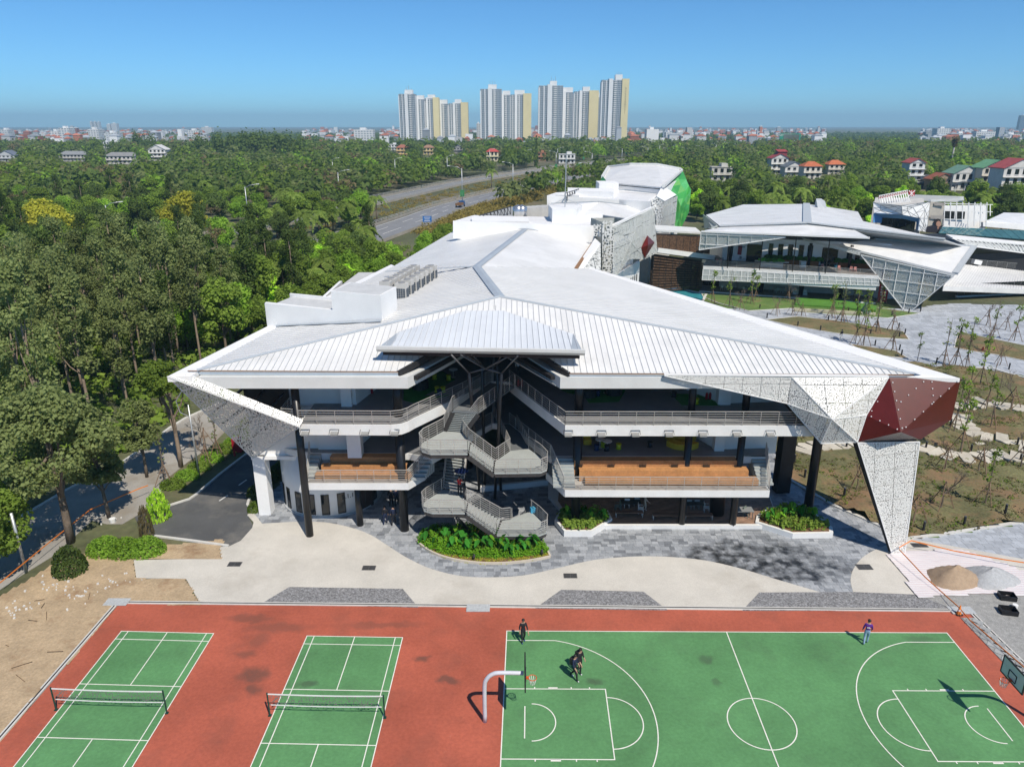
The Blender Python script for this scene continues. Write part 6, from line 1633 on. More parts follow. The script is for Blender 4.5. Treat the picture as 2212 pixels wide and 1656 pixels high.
def palm(seed, H=7, n=17, L=3.2, mat=None):
    rr = random.Random(seed); m = MB()
    for i in range(n):
        a = 2*math.pi*i/n*2.4+rr.uniform(-.2,.2); el = rr.uniform(-.1,1.25); d = V((math.cos(a),math.sin(a),0)); pts = []
        for k in range(7):
            t = k/6; pts.append(V((0,0,H))+d*(L*math.cos(el)*t+L*.25*t)+V((0,0,L*(math.sin(el)*t-(.95+.3*rr.random())*t*t))))
        side = V((-d.y,d.x,0))
        for k in range(6):
            w0, w1_ = .75*math.sin(math.pi*min(.97,(k/6)*.9+.12)), .75*math.sin(math.pi*min(.97,((k+1)/6)*.9+.12))
            for s in (-1,1):
                for j in range(2):
                    u0, u1 = j*.5+.04, j*.5+.44; q0, q1_ = pts[k]+(pts[k+1]-pts[k])*u0, pts[k]+(pts[k+1]-pts[k])*u1
                    dr_ = V((0,0,-.35)); out = (pts[k+1]-pts[k]).normalized()*.35
                    m.quad(q0, q1_, q1_+side*s*w1_+dr_*w1_+out*w1_, q0+side*s*w0*.98+dr_*w0+out*w0)
    tr = MB(); tr.tube([(0,0,0),(.1,0,H*.4),(0,.05,H*.8),(0,0,H)], [.24,.17,.15,.2], 8)
    return tr.mesh('trunk', BARK, smooth=True), m.mesh('crown', mat)
def plant_tree(name, tm, cm, loc, rz=0, sc=1.0, label='', cat='tree', group=None, szz=1.0):
    t = bpy.data.objects.new(name, None); COL.objects.link(t); t.location = loc; t.rotation_euler = (0,0,rz); t.scale = (sc, sc, sc*szz); t.empty_display_size = .2
    tag(t, label, cat, group)
    for me, nm in ((tm,'trunk'), (cm,'crown')):
        if me is None: continue
        o = bpy.data.objects.new(nm, me); COL.objects.link(o); o.parent = t
    return t
LF = dict(mid=leafmat('leaf_mid_green', (.043,.074,.018), (.105,.155,.040)), bright=leafmat('leaf_bright_green', (.055,.110,.018), (.135,.225,.045)),
          dark=leafmat('leaf_dark_green', (.025,.044,.018), (.064,.094,.036)), grey=leafmat('leaf_grey_green', (.056,.076,.038), (.120,.150,.080)),
          yell=leafmat('leaf_olive_yellow', (.085,.105,.018), (.22,.22,.045)), brown=leafmat('leaf_brown', (.052,.045,.034), (.10,.088,.062)), lime=leafmat('leaf_lime', (.10,.20,.02), (.24,.36,.05)), palm=leafmat('leaf_palm', (.042,.078,.022), (.125,.170,.055)))
# ---- saplings held by three stakes
SAP = []
for i in range(5):
    rr = random.Random(40+i); H = 4.2+.35*i; cs = []
    for k in range(9): t = rr.uniform(.45,1.02); cs.append((rr.uniform(-.35,.35), rr.uniform(-.35,.35), H*t, rr.uniform(.22,.4)))
    m = MB(); m.tube([(0,0,0),(.05,.03,H*.4),(-.04,0,H*.75),(0,.03,H)], [.055,.045,.035,.015], 6)
    for c in cs: m.tube([(0,0,c[2]*.82),(c[0],c[1],c[2])], [.018,.008], 4, False)
    SAP.append((m.mesh('trunk', BARK), leafcloud(cs, [14,7,15,5,11][i], .2, LF['grey' if i % 2 else 'mid'], i, 1.1)))
BARE_S = [bare(70+i, 3.6, 1.5, BARK, None) for i in range(3)]
sk = MB()
stk = MB().bar((0,0,0),(0,0,1),.05).mesh('stake', STAKE)
def sapling(px, py, kind, label, sc=1.0, stakes=True, group='staked young trees'):
    g_ = G(px, py); ig = inside((g_.x,g_.y), PW); z0 = mound(g_.x,g_.y)-.1 if ig else .1
    tm, cm = (SAP+BARE_S)[kind]
    t = plant_tree('young_tree', tm, cm, (g_.x,g_.y,z0), random.uniform(0,6), sc, label, 'tree', group)
    if stakes:
        for k in range(3):
            a = k*2.094+.5; o = bpy.data.objects.new('stake', stk); COL.objects.link(o); o.parent = t
            foot = V((math.cos(a)*.85,math.sin(a)*.85,0)); top = V((-math.cos(a)*.06,-math.sin(a)*.06,2.0)); d = top-foot
            o.location = foot; o.rotation_euler = d.to_track_quat('Z','Y').to_euler(); o.scale = (1,1,d.length)
        o = bpy.data.objects.new('cross_tie', tie_mesh); COL.objects.link(o); o.parent = t
    return t
tm_ = MB()
for k in range(3):
    a, b = k*2.094+.5, (k+1)*2.094+.5; tm_.bar((math.cos(a)*.36,math.sin(a)*.36,1.15),(math.cos(b)*.36,math.sin(b)*.36,1.15),.04)
tie_mesh = tm_.mesh('cross_tie', STAKE)
SP5 = [(30,240,0),(95,285,1),(185,280,0),(245,300,2),(320,350,1),(430,335,5),(185,420,0),(240,430,2),(420,470,5),(755,580,3),(835,570,2),(905,585,0),(1040,300,5),(1085,380,4),(1165,330,5),(1225,400,0),(930,455,0),(1000,690,2),(1040,860,4),(900,875,0),(870,1140,0),(1070,965,4),(1200,860,6),(190,1385,5),(770,1250,6),(745,1490,6),(1030,1480,2),(990,1270,5),(565,1600,6),(830,1000,2),(1265,1240,5),(1130,560,5),(1060,480,6)]
for i, (x, y, k) in enumerate(SP5):
    near = y > 600
    zone = 'near garden by the red corner' if near else 'plaza islands'
    kd = 'bare' if k >= 5 else ('leafy' if k in (0,2,4) else 'sparse')
    sapling(*q5(x,y), k, f'{kd} staked young tree in the {zone}', random.uniform(1.0,1.35)*(1.1 if k >= 5 else 1), True, f'{kd} staked saplings in the {zone}')
SP = [(485,790,0),(580,815,4),(700,800,2),(725,785,0),(840,860,5),(925,860,5),(980,865,6),(1150,880,1),(1200,905,3),(1270,790,0),(1350,785,2),(1165,782,3),(1420,800,0),(1390,960,3),(375,715,1),(640,830,6),(905,790,7)]
for i, (x, y, k) in enumerate(SP):
    kd = 'bare' if k >= 5 else ('leafy' if k in (0,2,4) else 'sparse')
    sapling(*r5(x,y), k, f'{kd} staked young tree on the lawn in front of the canteen', random.uniform(1.1,1.4), True, f'{kd} staked saplings on the canteen lawn')
tl = sapling(*q5(590,535), 0, 'lone slender young tree without stakes in the middle of the plaza', .95, False, None)
# ================================================================ TREES AND SHRUBS
def zz0(x, y): return G(x, y)
# --- named trees beside the lane
T_near = broadleaf(11, 13.5, 5.2, .30, 74, 230, .27, LF['grey'], BARK, .75, .34, (.14,.27))
T_mid = broadleaf(12, 8.5, 2.8, .30, 34, 200, .25, LF['grey'], BARK, .85, .17, (.16,.3))
T_edge = broadleaf(13, 8.0, 3.2, .12, 32, 380, .24, LF['mid'], BARK, .85, .2)
T_road = broadleaf(14, 11.5, 2.9, .62, 22, 330, .24, LF['mid'], BARK2, .55, .24)
def lane_tree(pr, px, py, label, sc=1, rz=0): 
    g_ = G(px, py); return plant_tree('lane_tree', pr[0], pr[1], (g_.x,g_.y,0), rz, sc, label)
lane_tree(T_near, 153, 1171, 'large grey-green tree with stout trunk beside the orange-taped lane', 1.0)
lane_tree(T_mid, 235, 1118, 'slim grey-green tree standing on the lane edge by the rubble', 1.0)
lane_tree(T_mid, 318, 1030, 'slim tree behind the lime sapling at the lane edge', .95, 2)
lane_tree(T_edge, -12, 1255, 'dark low-branching tree cut by the left edge of the picture', 1.05)
lane_tree(T_edge, -70, 1120, 'dark green tree behind the one cut by the left edge', 1.25, 2)
lane_tree(T_road, 392, 1008, 'tall tree with bare brown trunk and flat crown beside the lamp post', 1.0)
for i, (x, y, k, l) in enumerate(((940,935,1,'staked young tree with red blossom, nearest the lane junction'), (1170,830,6,'staked young tree left of the red crate by the road'), (1235,790,1,'staked young tree right of the lamp post by the road'), (1165,730,6,'bare reddish young tree behind the lamp post'))):
    sapling(*r8(x,y), k, l, 1.15, True, None)
# shrubs
BUSH = {k: shrubmesh('foliage', n, 1.0, s, LF[c], .95, sd) for k, n, s, c, sd in (('dark',1900,.15,'dark',21), ('bright',1900,.15,'bright',22), ('brown',900,.15,'brown',23), ('lime',800,.17,'lime',24), ('mid',1700,.16,'mid',25))}
STEM = MB().tube([(0,0,0),(0,0,.7)], [.06,.03], 5).mesh('stem', BARK)
def bush(name, px, py, kind, sx, sy, sz, label, group=None, z=0.0):
    g_ = G(px, py); t = bpy.data.objects.new(name, None); COL.objects.link(t); t.location = (g_.x,g_.y,z); t.scale = (sx,sy,sz); tag(t, label, 'shrub', group)
    for me, nm in ((BUSH[kind],'foliage'), (STEM,'stem')): o = bpy.data.objects.new(nm, me); COL.objects.link(o); o.parent = t
    return t
bush('shrub', 153, 1235, 'dark', 1.25, 1.2, 2.3, 'dark olive rounded shrub below the large tree at the dirt edge')
for i, (x, y, l) in enumerate(((230,1192,'bright green clipped shrub, leftmost of the row at the dirt edge'),(272,1195,'bright green clipped shrub in the middle of the row at the dirt edge'),(318,1192,'bright green clipped shrub, rightmost of the row at the dirt edge'))): bush('shrub', x, y, 'bright', 1.5, 1.2, 1.35, l, 'green shrubs at the dirt edge')
bush('shrub', 318, 1155, 'brown', .6, .6, 2.9, 'brown conical shrub behind the green clipped shrubs')
bush('shrub', 345, 1120, 'lime', 1.0, 1.0, 3.0, 'loose lime green sapling shrub by the junction')
bush('shrub', 552, 1102, 'mid', .7, .7, .9, 'small round hedge ball at the tip of the kerb by the white pier')
HW = [r8(*p) for p in ((960,930),(1040,880),(1110,830),(1180,780),(1250,730),(1310,690),(1370,640))]
for i, p in enumerate(HW): bush('hedge_shrub', p[0]+6, p[1]+4, 'bright' if i % 2 else 'mid', 1.2, .9, .9, f'low green hedge shrub between lane and road, {["first","second","third","fourth","fifth","sixth","seventh"][i]} counted from the near end', 'hedge shrubs between lane and road')
for i, p in enumerate(((1450,985),(1490,940),(1530,900),(1570,865),(1600,840))): bush('hedge_shrub', *r8(*p), 'dark', .9, 1.0, 1.0, f'dark hedge shrub beside the curved white wall, {["first","second","third","fourth","fifth"][i]} from the kerb tip', 'hedge beside the curved wall')
HOUSES = []     # keep-clear discs (x,y,r), filled below
def qf(x, y): return (1382.5+.375*x, 241.9+.375*y)
def qh(x, y): return (806.4+.28645*x, 126.7+.28645*y)
def qg(x, y): return (.36524*x, 115.2+.36524*y)
def gz(p, z=0): return G(p[0], p[1], z)
HSPEC = [  # crop point of the base centre, width m, depth m, height m, roof kind, wall, roof colour, label
 (qf(797,366),11,9,11,'gable2',(.62,.62,.58),(.30,.05,.05),'narrow white villa with stepped dark red roof beyond the palms'),
 (qf(885,376),12,9,6.5,'gable',(.60,.60,.58),(.13,.15,.17),'white house with slate grey gable roof beside the red-roofed villa'),
 (qf(990,386),11,9,7.5,'hip',(.60,.57,.50),(.42,.12,.05),'cream house with orange hipped roof beyond the palms'),
 (qf(1128,360),11,9,6.5,'hip',(.55,.52,.46),(.45,.13,.05),'low house with steep orange tiled roof among the trees'),
 (qf(467,402),12,9,8,'flat',(.50,.49,.45),(.4,.38,.35),'grey weathered two-storey block right of the green hall'),
 (qf(1576,440),8,8,13,'gable',(.60,.61,.60),(.32,.07,.06),'tall narrow white house with small red roof above the roof sign'),
 (qf(1640,440),9,7,4.5,'flat',(.12,.12,.13),(.10,.10,.11),'low dark shed right of the tall narrow house'),
 (qf(1740,450),11,8,5.5,'gable',(.30,.22,.15),(.28,.09,.05),'low brown house with red-brown roof left of the green-roofed house'),
 (qf(1870,452),14,10,8.5,'gable',(.60,.60,.58),(.14,.26,.19),'white house with green roof and dark arched porch'),
 (qf(2030,458),14,10,11.5,'gable',(.58,.55,.48),(.13,.30,.16),'three-storey cream house with bright green roof and balconies'),
 (qf(2165,480),16,11,12.5,'gable',(.62,.60,.57),(.34,.07,.07),'large white house with red roof at the right edge'),
 (qh(898,775),11,9,8.5,'hip',(.60,.56,.40),(.42,.06,.05),'cream house with red roof in front of the middle tower group'),
 (qh(1460,792),14,10,7.5,'flat',(.62,.62,.60),(.55,.55,.53),'white boxy house beside the highway below the tallest tower'),
 (qh(148,690),13,10,7,'flat',(.62,.63,.63),(.6,.6,.6),'white modern flat-roofed house left of the yellow villa'),
 (qh(220,745),12,10,9.5,'hip',(.56,.42,.20),(.30,.11,.07),'yellow villa with brown roof in the trees left of the towers'),
 (qh(415,725),12,10,7.5,'hip',(.52,.43,.22),(.28,.16,.10),'pale yellow house half hidden by trees below the left towers'),
 (qh(640,712),12,10,6,'gable',(.30,.30,.30),(.16,.17,.19),'grey-roofed house among the trees below the left towers'),
 (qg(935,635),16,11,10,'gable',(.64,.64,.63),(.55,.55,.54),'white villa with large windows and mono-pitch roof in the left distance'),
 (qg(625,560),13,10,8,'flat',(.62,.63,.64),(.5,.5,.5),'white villa farther left behind the brown trees'),
 (qg(715,655),26,10,6.5,'hip',(.55,.53,.50),(.22,.22,.22),'long grey-roofed villa row behind the brown tree on the left'),
 (qg(430,640),24,10,6.0,'hip',(.45,.44,.42),(.22,.23,.24),'low long grey-roofed building behind the dark round tree'),
 (qg(40,640),16,10,5.5,'gable',(.5,.52,.55),(.13,.15,.20),'house with blue-grey roof at the left edge'),
 (qh(1265,770),9,8,7,'flat',(.35,.17,.09),(.3,.15,.08),'small brown brick house left of the white highway house'),
]
# --- woodland
def kit(fn, seeds, **k): return [fn(s, **k) for s in seeds]
KB = dict(mid=kit(broadleaf, (31,32,33), mat=LF['mid'], per=210, n=28, size=.36), bright=kit(broadleaf, (34,35), mat=LF['bright'], H=8, Rr=3.6, per=220, n=28, crown_lo=.15, size=.36),
          dark=kit(broadleaf, (36,37), mat=LF['dark'], H=9, per=200, n=26, size=.36), euca=kit(euca, (41,42,43), mat=LF['grey'], per=150), euca2=kit(euca, (44,45), mat=LF['dark'], H=13, per=150),
          yell=kit(broadleaf, (46,47), mat=LF['yell'], H=12, Rr=6.2, per=190, n=48, crown_lo=.2, size=.55, flat_=.7, tr=.3), lime=kit(broadleaf, (48,), mat=LF['lime'], H=7, Rr=3.4, per=120, n=22, crown_lo=.1, size=.48),
          bare=[bare(50+i, 8, 3, BARK, LF['brown'], 7) for i in range(2)], palm=[palm(61, 6.5, 18, 3.6, LF['palm']), palm(62, 8.5, 17, 3.3, LF['palm']), palm(63, 5, 18, 3.4, LF['palm'])])
HWC = [G(*p) for p in ((884,481),(1001,440),(1174,397.5),(1300,371.5),(1420,353),(1500,343))]
HWF = [G(*p) for p in ((837.6,430.5),(1001.7,394.5),(1122,375),(1240,359),(1400,343),(1520,334))]
def ext(P, a, b): return [P[0]+(P[0]-P[1]).normalized()*a]+P+[P[-1]+(P[-1]-P[-2]).normalized()*b]
HWC, HWF = ext(HWC, 120, 900), ext(HWF, 150, 900)
MEDP = HWC+HWF[::-1]
def dline(p, P):
    best = 1e9
    for i in range(len(P)-1):
        a, b = P[i], P[i+1]; ab = b-a; t = max(0, min(1, (V((p[0],p[1],0))-a).dot(ab)/ab.length_squared)); best = min(best, (a+ab*t-V((p[0],p[1],0))).length)
    return best
LANE = [G(*r8(*p)) for p in ((-900,1700),(-60,1400),(300,1150),(520,1020),(760,900),(960,750),(1180,620),(1360,510),(1440,460))]
LANE = ext(LANE, 5, 90)
FOOT = [V((-26,49,0)), V((-19,72,0)), V((-15.5,95,0)), V((-9,128,0)), V((-2,170,0)), V((18,215,0)), V((64,235,0)), V((60,170,0)), V((40,140,0)), V((300,130,0)), V((300,40,0)), V((-26,20,0))]
CANF = [V((30,128,0)), V((45,185,0)), V((100,205,0)), V((180,215,0)), V((240,180,0)), V((240,120,0)), V((60,110,0))]
def free(x, y, m=3.5):
    p = (x, y)
    if inside(p, FOOT) or inside(p, CANF): return False
    if dline(p, LANE) < 4.5+m*.4: return False
    if inside(p, MEDP) and inview(x, y, 0)[1] > 790: return False
    if y > 120 and (dline(p, HWC) < 9+m or dline(p, HWF) < 7+m): return False
    return True
def inview(x, y, z, marg=60):
    d = y*_cp-(z-CAM_H)*_sp; px = 1106+FPX*x/d; up_ = y*_sp+(z-CAM_H)*_cp; py = 828-FPX*up_/d
    return -marg < px < 2212+marg and py < 1750, px, py
def blocks(x, y, h):
    for k in (1.0, .7):
        t = CAM_H/(CAM_H-h*k); q = (x*t, y*t)
        if q[1] > 225 and q[1] < 900 and inview(q[0],q[1],0)[1] > 812 and (dline(q, HWC) < 7.5 or dline(q, HWF) < 5.5): return True
    for sp in HSPEC:
        g_ = gz(sp[0])
        if y < g_.y and abs(x*g_.y/y-g_.x) < sp[1]*.5+3.5*g_.y/y and CAM_H-(CAM_H-h)*g_.y/y > .4*sp[3]: return True
    return False
rt = random.Random(77); NT = {}
KN = dict(mid=('broadleaf_tree','mid-green broadleaf tree'), bright=('broadleaf_tree','bright green leafy tree'), dark=('broadleaf_tree','dark green dense tree'), euca=('eucalyptus_tree','tall grey-green eucalyptus'), euca2=('eucalyptus_tree','dark slender eucalyptus'), yell=('olive_tree','olive-yellow broad-crowned tree'), lime=('lime_tree','yellow-green bushy tree'), bare=('bare_tree','brown half-bare tree'), palm=('palm_tree','feathery palm tree'))
def grove(kind, x, y, sc, zone, szz=1.0):
    a, b = rt.choice(KB[kind]); nm, ds = KN[kind]
    NT[kind] = NT.get(kind, 0)+1
    return plant_tree(nm, a, b, (x,y,-.1), rt.uniform(0,6.28), sc, f'{ds} {zone}', 'palm' if kind == 'palm' else 'tree', f'{ds}s {zone}', szz)
# two conspicuous olive crowns
g_ = G(412, 520); t = grove('yell', g_.x, g_.y, 1.15, 'in the left wood'); t['label'] = 'big olive-yellow dome-shaped tree rising clear of the wood, left of the highway'; del t['group']
g_ = G(120, 560); t = grove('yell', g_.x, g_.y, 1.2, 'in the left wood'); t['label'] = 'big olive-yellow tree at the far left of the wood'; del t['group']
# near wood left of the lane
def scatter(x0, x1, y0, y1, sp, pick, zone, test, smin=.95, smax=1.28, marg=160):
    y = y0
    while y < y1:
        x = x0+rt.uniform(0,sp)
        while x < x1:
            px, py = x+rt.uniform(-.4,.4)*sp, y+rt.uniform(-.4,.4)*sp
            if free(px, py) and inview(px, py, 8, marg)[0] and test(px, py):
                k = pick(px, py)
                hk = dict(euca=15,euca2=13,yell=12,palm=9).get(k, 9)
                if k and (y < 112 or not blocks(px, py, hk)): grove(k, px, py, rt.uniform(smin,smax), zone, rt.uniform(.9,1.15))
            x += sp
        y += sp
def left_of_lane(x, y): return x < -40-max(0,(y-80))*.0 and x > -170
def pick_near(x, y):
    r_ = rt.random()
    if y < 112: return 'euca' if r_ < .68 else ('euca2' if r_ < .8 else ('mid' if r_ < .9 else 'bright'))
    if x > -62: return 'bright' if r_ < .4 else ('mid' if r_ < .7 else ('lime' if r_ < .82 else 'euca2'))
    return 'mid' if r_ < .34 else ('euca2' if r_ < .5 else ('dark' if r_ < .75 else ('bright' if r_ < .9 else 'bare')))
scatter(-120, -41, 62, 112, 4.7, pick_near, 'in the near wood', left_of_lane)
scatter(-160, -38, 112, 172, 6.2, pick_near, 'between lane and highway', lambda x, y: x < -36)
scatter(-36, -6, 78, 215, 5.6, lambda x, y: rt.choice(('lime','bright','bright','mid','yell2','mid')).replace('yell2','lime'), 'along the left side of the school', lambda x, y: True, .7, .95)
scatter(-260, -40, 172, 300, 9.5, lambda x, y: rt.choice(('mid','dark','dark','mid','bare','bright','euca2','palm')), 'in the wood beside the highway', lambda x, y: dline((x,y),HWC) > 12)
# palms near the highway and on the right behind the canteen
for i, (px, py) in enumerate(((690,505),(720,500),(755,492),(575,520),(600,515),(815,480),(1062,408),(1190,398),(1225,396),(1200,404),(640,495),(780,470))):
    g_ = G(px, py); t = grove('palm', g_.x, g_.y, 1.25 if px < 850 else 1.1, 'beside the highway')
    t['label'] = f'feathery palm beside the highway, {["first","second","third","fourth","fifth","sixth","seventh","eighth","ninth","tenth","eleventh","twelfth"][i]} of twelve'
scatter(62, 300, 218, 318, 9.5, lambda x, y: rt.choice(('palm','palm','mid','mid','dark','bright','palm','lime')), 'behind the canteen roofs', lambda x, y: not inside((x,y), CANF), .9, 1.3)
for i in range(90):
    a, b = HWC[0], HWC[1]; f = -.25+1.32*i/89; p = a+(b-a)*f; d = (b-a).normalized(); p = p+V((d.y,-d.x,0))*rt.uniform(10.5,24)
    if inview(p.x,p.y,0)[1] < 815 and not inside((p.x,p.y), FOOT): grove(rt.choice(('mid','dark','palm','mid','euca2')), p.x, p.y, rt.uniform(.85,1.15), 'on the highway verge')
# --- far woods: one mass of crowns
def massmesh(name, pts, mat, per, size, seed):
    """pts: (x,y,z,rx,rz) crowns -> one mesh of leaf clumps"""
    rr = np.random.default_rng(seed); P = np.array(pts); n = len(P)*per; ci = np.repeat(np.arange(len(P)), per)
    d = rr.normal(size=(n,3)); d[:,2] = np.abs(d[:,2])*.9-.15; d /= np.linalg.norm(d, axis=1)[:,None]
    rad = rr.uniform(.55,1.05,n)
    lump = 1+.28*np.sin(d[:,0]*5+P[ci,0])*np.cos(d[:,1]*5+P[ci,1])
    p = P[ci,:3]+d*(rad*lump)[:,None]*np.stack([P[ci,3],P[ci,3],P[ci,4]],1)
    nrm = d+rr.normal(size=(n,3))*.45+np.array([0,0,.4]); nrm /= np.linalg.norm(nrm,axis=1)[:,None]
    a = np.cross(nrm, rr.normal(size=(n,3))); a /= np.linalg.norm(a,axis=1)[:,None]+1e-9; b = np.cross(nrm,a)
    s = (size*(P[ci,3]/4)*rr.uniform(.6,1.3,n))[:,None]
    v = np.empty((n,4,3)); v[:,0] = p-a*s*.5; v[:,1] = p+b*s*.42; v[:,2] = p+a*s*.5; v[:,3] = p-b*s*.42
    me = bpy.data.meshes.new(name); me.vertices.add(n*4); me.vertices.foreach_set('co', v.reshape(-1).astype(np.float32)); me.loops.add(n*4); me.polygons.add(n)
    me.loops.foreach_set('vertex_index', np.arange(n*4,dtype=np.int32)); me.polygons.foreach_set('loop_start', np.arange(0,n*4,4,dtype=np.int32)); me.polygons.foreach_set('loop_total', np.full(n,4,dtype=np.int32))
    me.materials.append(mat); me.update(); return me
for h in HSPEC: g_ = gz(h[0]); HOUSES.append((g_.x, g_.y, h[1]*.75+3))
def clear(x, y):
    for hx, hy, r_ in HOUSES:
        if (x-hx)**2+(y-hy)**2 < r_*r_: return False
        # keep the sight line to the house open just in front of it
        if hy-34 < y < hy and abs(x-hx*y/hy) < r_*.8: return False
    return True
rm = random.Random(5); M = dict(mid=[], dark=[], grey=[], brown=[], bright=[])
def fill(x0, x1, y0, y1, sp, rx, test=lambda x, y: True):
    y = y0
    while y < y1:
        x = x0
        while x < x1:
            px, py = x+rm.uniform(-.45,.45)*sp, y+rm.uniform(-.45,.45)*sp
            ok, ix, iy = inview(px, py, 8, 330)
            if ok and test(px, py) and clear(px, py) and dline((px,py),HWC) > 10.5 and dline((px,py),HWF) > 9 and not inside((px,py), MEDP) and not inside((px,py), FOOT) and not inside((px,py), CANF):
                r_ = rx*rm.uniform(.75,1.3); h = r_*rm.uniform(.9,1.3); k = rm.choices(('mid','dark','grey','brown','bright'), (5,6,4,.8,1.2))[0]
                zc_ = h*.75+rm.uniform(0,2)
                if not blocks(px, py, zc_+h): M[k].append((px, py, zc_, r_, h))
            x += sp
        y += sp
fill(-420, 40, 300, 420, 8.5, 4.6, lambda x, y: dline((x,y),HWC) > 15)
fill(40, 420, 318, 420, 8.5, 4.4)
fill(-600, 600, 420, 640, 10.5, 5.2)
fill(-900, 900, 640, 1000, 15, 6.2)
# tall dark casuarina grove
cg = [(G(px,py,0), r_) for px, py, r_ in ((470,352,6),(505,350,7),(540,352,7.5),(575,352,7),(610,352,7),(640,354,6.5),(450,352,5),(525,346,7),(560,345,7),(595,346,7),(330,340,5),(300,338,5))]
for g_, r_ in cg:
    for k in range(5): M['dark'].append((g_.x+rm.uniform(-6,6), g_.y+rm.uniform(-8,8), 12+rm.uniform(0,4), r_*.8, 9+rm.uniform(0,4)))
wood = None
for k, per, size in (('mid',120,1.5), ('dark',120,1.5), ('grey',120,1.5), ('brown',110,1.3), ('bright',120,1.45)):
    o = bpy.data.objects.new('far_wood', massmesh('far_wood', M[k], LF[k], per, size, 3)); COL.objects.link(o)
    tag(o, f'distant wood of {k if k != "mid" else "mid-green"} tree crowns reaching to the horizon', 'wood', None, 'stuff')
# thin tree belt far out
B_ = [];
y = 1000
while y < 2600:
    x = -y*1.0
    while x < y*1.0:
        if rm.random() < .55: B_.append((x+rm.uniform(-10,10), y+rm.uniform(-14,14), 3, rm.uniform(7,11), rm.uniform(5,9)))
        x += 26
    y += 45
o = bpy.data.objects.new('far_tree_belt', massmesh('far_tree_belt', B_, LF['dark'], 26, 3.2, 9)); COL.objects.link(o); tag(o, 'far belts of dark trees between the town and the wood', 'wood', None, 'stuff')
# undergrowth on the wood floor
U = []
for i in range(1500):
    x, y = rm.uniform(-130,-38), rm.uniform(60,190)
    if free(x, y, 1) : U.append((x, y, .2, rm.uniform(.9,2.2), rm.uniform(.8,2.4)))
for i in range(260):
    x, y = rm.uniform(-36,-14), rm.uniform(75,200)
    if free(x, y, 0): U.append((x, y, .2, rm.uniform(.8,1.6), rm.uniform(.8,1.8)))
o = bpy.data.objects.new('undergrowth', massmesh('undergrowth', U, LF['mid'], 60, 1.6, 4)); COL.objects.link(o); tag(o, 'low green undergrowth on the floor of the wood', 'undergrowth', None, 'stuff')
# ================================================================ HIGHWAY
HZ_ = .05
def ribbon(P, w0, w1, z):
    """strip along polyline P between offsets w0..w1 (right positive)"""
    out = []
    for i, p in enumerate(P):
        d = (P[min(i+1,len(P)-1)]-P[max(i-1,0)]).normalized(); n = V((d.y,-d.x,0)); out.append((p+n*w0+V((0,0,z)), p+n*w1+V((0,0,z))))
    m = MB()
    for i in range(len(P)-1): m.quad(out[i][0], out[i][1], out[i+1][1], out[i+1][0])
    return m
HC, HF = smooth(HWC, 8), smooth(HWF, 8)
ASPH3 = mk('highway_asphalt', (.20,.205,.215), .85, .12, .05, fine=.08, fscale=.4)
struct('highway', ribbon(HC, -7.5, 7.5, .12), ASPH3); struct('highway', ribbon(HF, -6, 6, .12), ASPH3)
m = MB()
for P, ws in ((HC, (-6.6,-2.4,2.2,6.6)), (HF, (-5.2,0,5.2))):
    for w in ws:
        r_ = ribbon(P, w-.14, w+.14, .17)
        if abs(w) < 4: r_.f = r_.f[::2]; r_.m = r_.m[::2]
        m.add(r_.v, r_.f)
struct('lane_marking', m, RDK)
m = MB(); 
WALL_ = mk('highway_wall', (.36,.33,.28), .85, .15, .2)
for P, w in ((HC, -8.2), (HC, 8.2), (HF, -6.8), (HF, 6.8)):
    r_ = ribbon(P, w, w, .0)
    for i in range(len(P)-1): m.quad(r_.v[i*4], r_.v[i*4+3], V(r_.v[i*4+3])+V((0,0,.9)), V(r_.v[i*4])+V((0,0,.9)))
struct('highway_parapet', m, WALL_)
def guard(P, w, label):
    t = thing('guard_rail', label, 'guard rail', tuple(P[3])); m = MB(); ps = MB()
    pts = [V(q) for q in [ribbon(P, w, w, 0).v[i*4] for i in range(len(P)-1)]]
    for i in range(len(pts)-1):
        for z in (1.25, 1.7): m.bar(pts[i]+V((0,0,z)), pts[i+1]+V((0,0,z)), .12, .14)
        n = max(1, int((pts[i+1]-pts[i]).length/4))
        for k in range(n): p = pts[i]+(pts[i+1]-pts[i])*(k/n); ps.bar(p+V((0,0,.8)), p+V((0,0,1.75)), .14)
    m.build('rail', mk('rail_grey', (.40,.39,.37), .6, .1), t); o = ps.build('post', MATS['rail_grey'], t); o['kind'] = 'stuff'
guard(HC[4:46], -8.2, 'steel guard rail between the near carriageway and the shrub median'); guard(HF[6:46], 6.8, 'steel guard rail along the far carriageway on the median side'); guard(HF[6:46], -6.8, 'steel guard rail on the outer side of the far carriageway')
# shrubs of the median
U = []; rm2 = random.Random(8)
for i in range(6, len(HC)-8):
    a = HC[i]; seg = (HC[i+1]-a).length
    for k in range(int(seg*1.1)):
        p = a+(HC[i+1]-a)*rm2.random(); dmin = dline((p.x,p.y), HF)
        d = (HC[i+1]-a).normalized(); n = V((-d.y,d.x,0)); w = rm2.uniform(10.5, max(11, dmin-9.5))
        if p.y < 900: U.append((p.x+n.x*w, p.y+n.y*w, .1, rm2.uniform(.9,1.6), rm2.uniform(.5,1.0)))
for i in range(520):
    k = rm2.randint(6,22); a = HC[k]+(HC[k+1]-HC[k])*rm2.random(); d = (HC[k+1]-HC[k]).normalized(); w = rm2.uniform(9.5,26)
    p = a+V((d.y,-d.x,0))*w
    if not inside((p.x,p.y), FOOT): U.append((p.x, p.y, .1, rm2.uniform(1.2,2.6), rm2.uniform(1.0,2.2 if w < 16 else 3.4)))
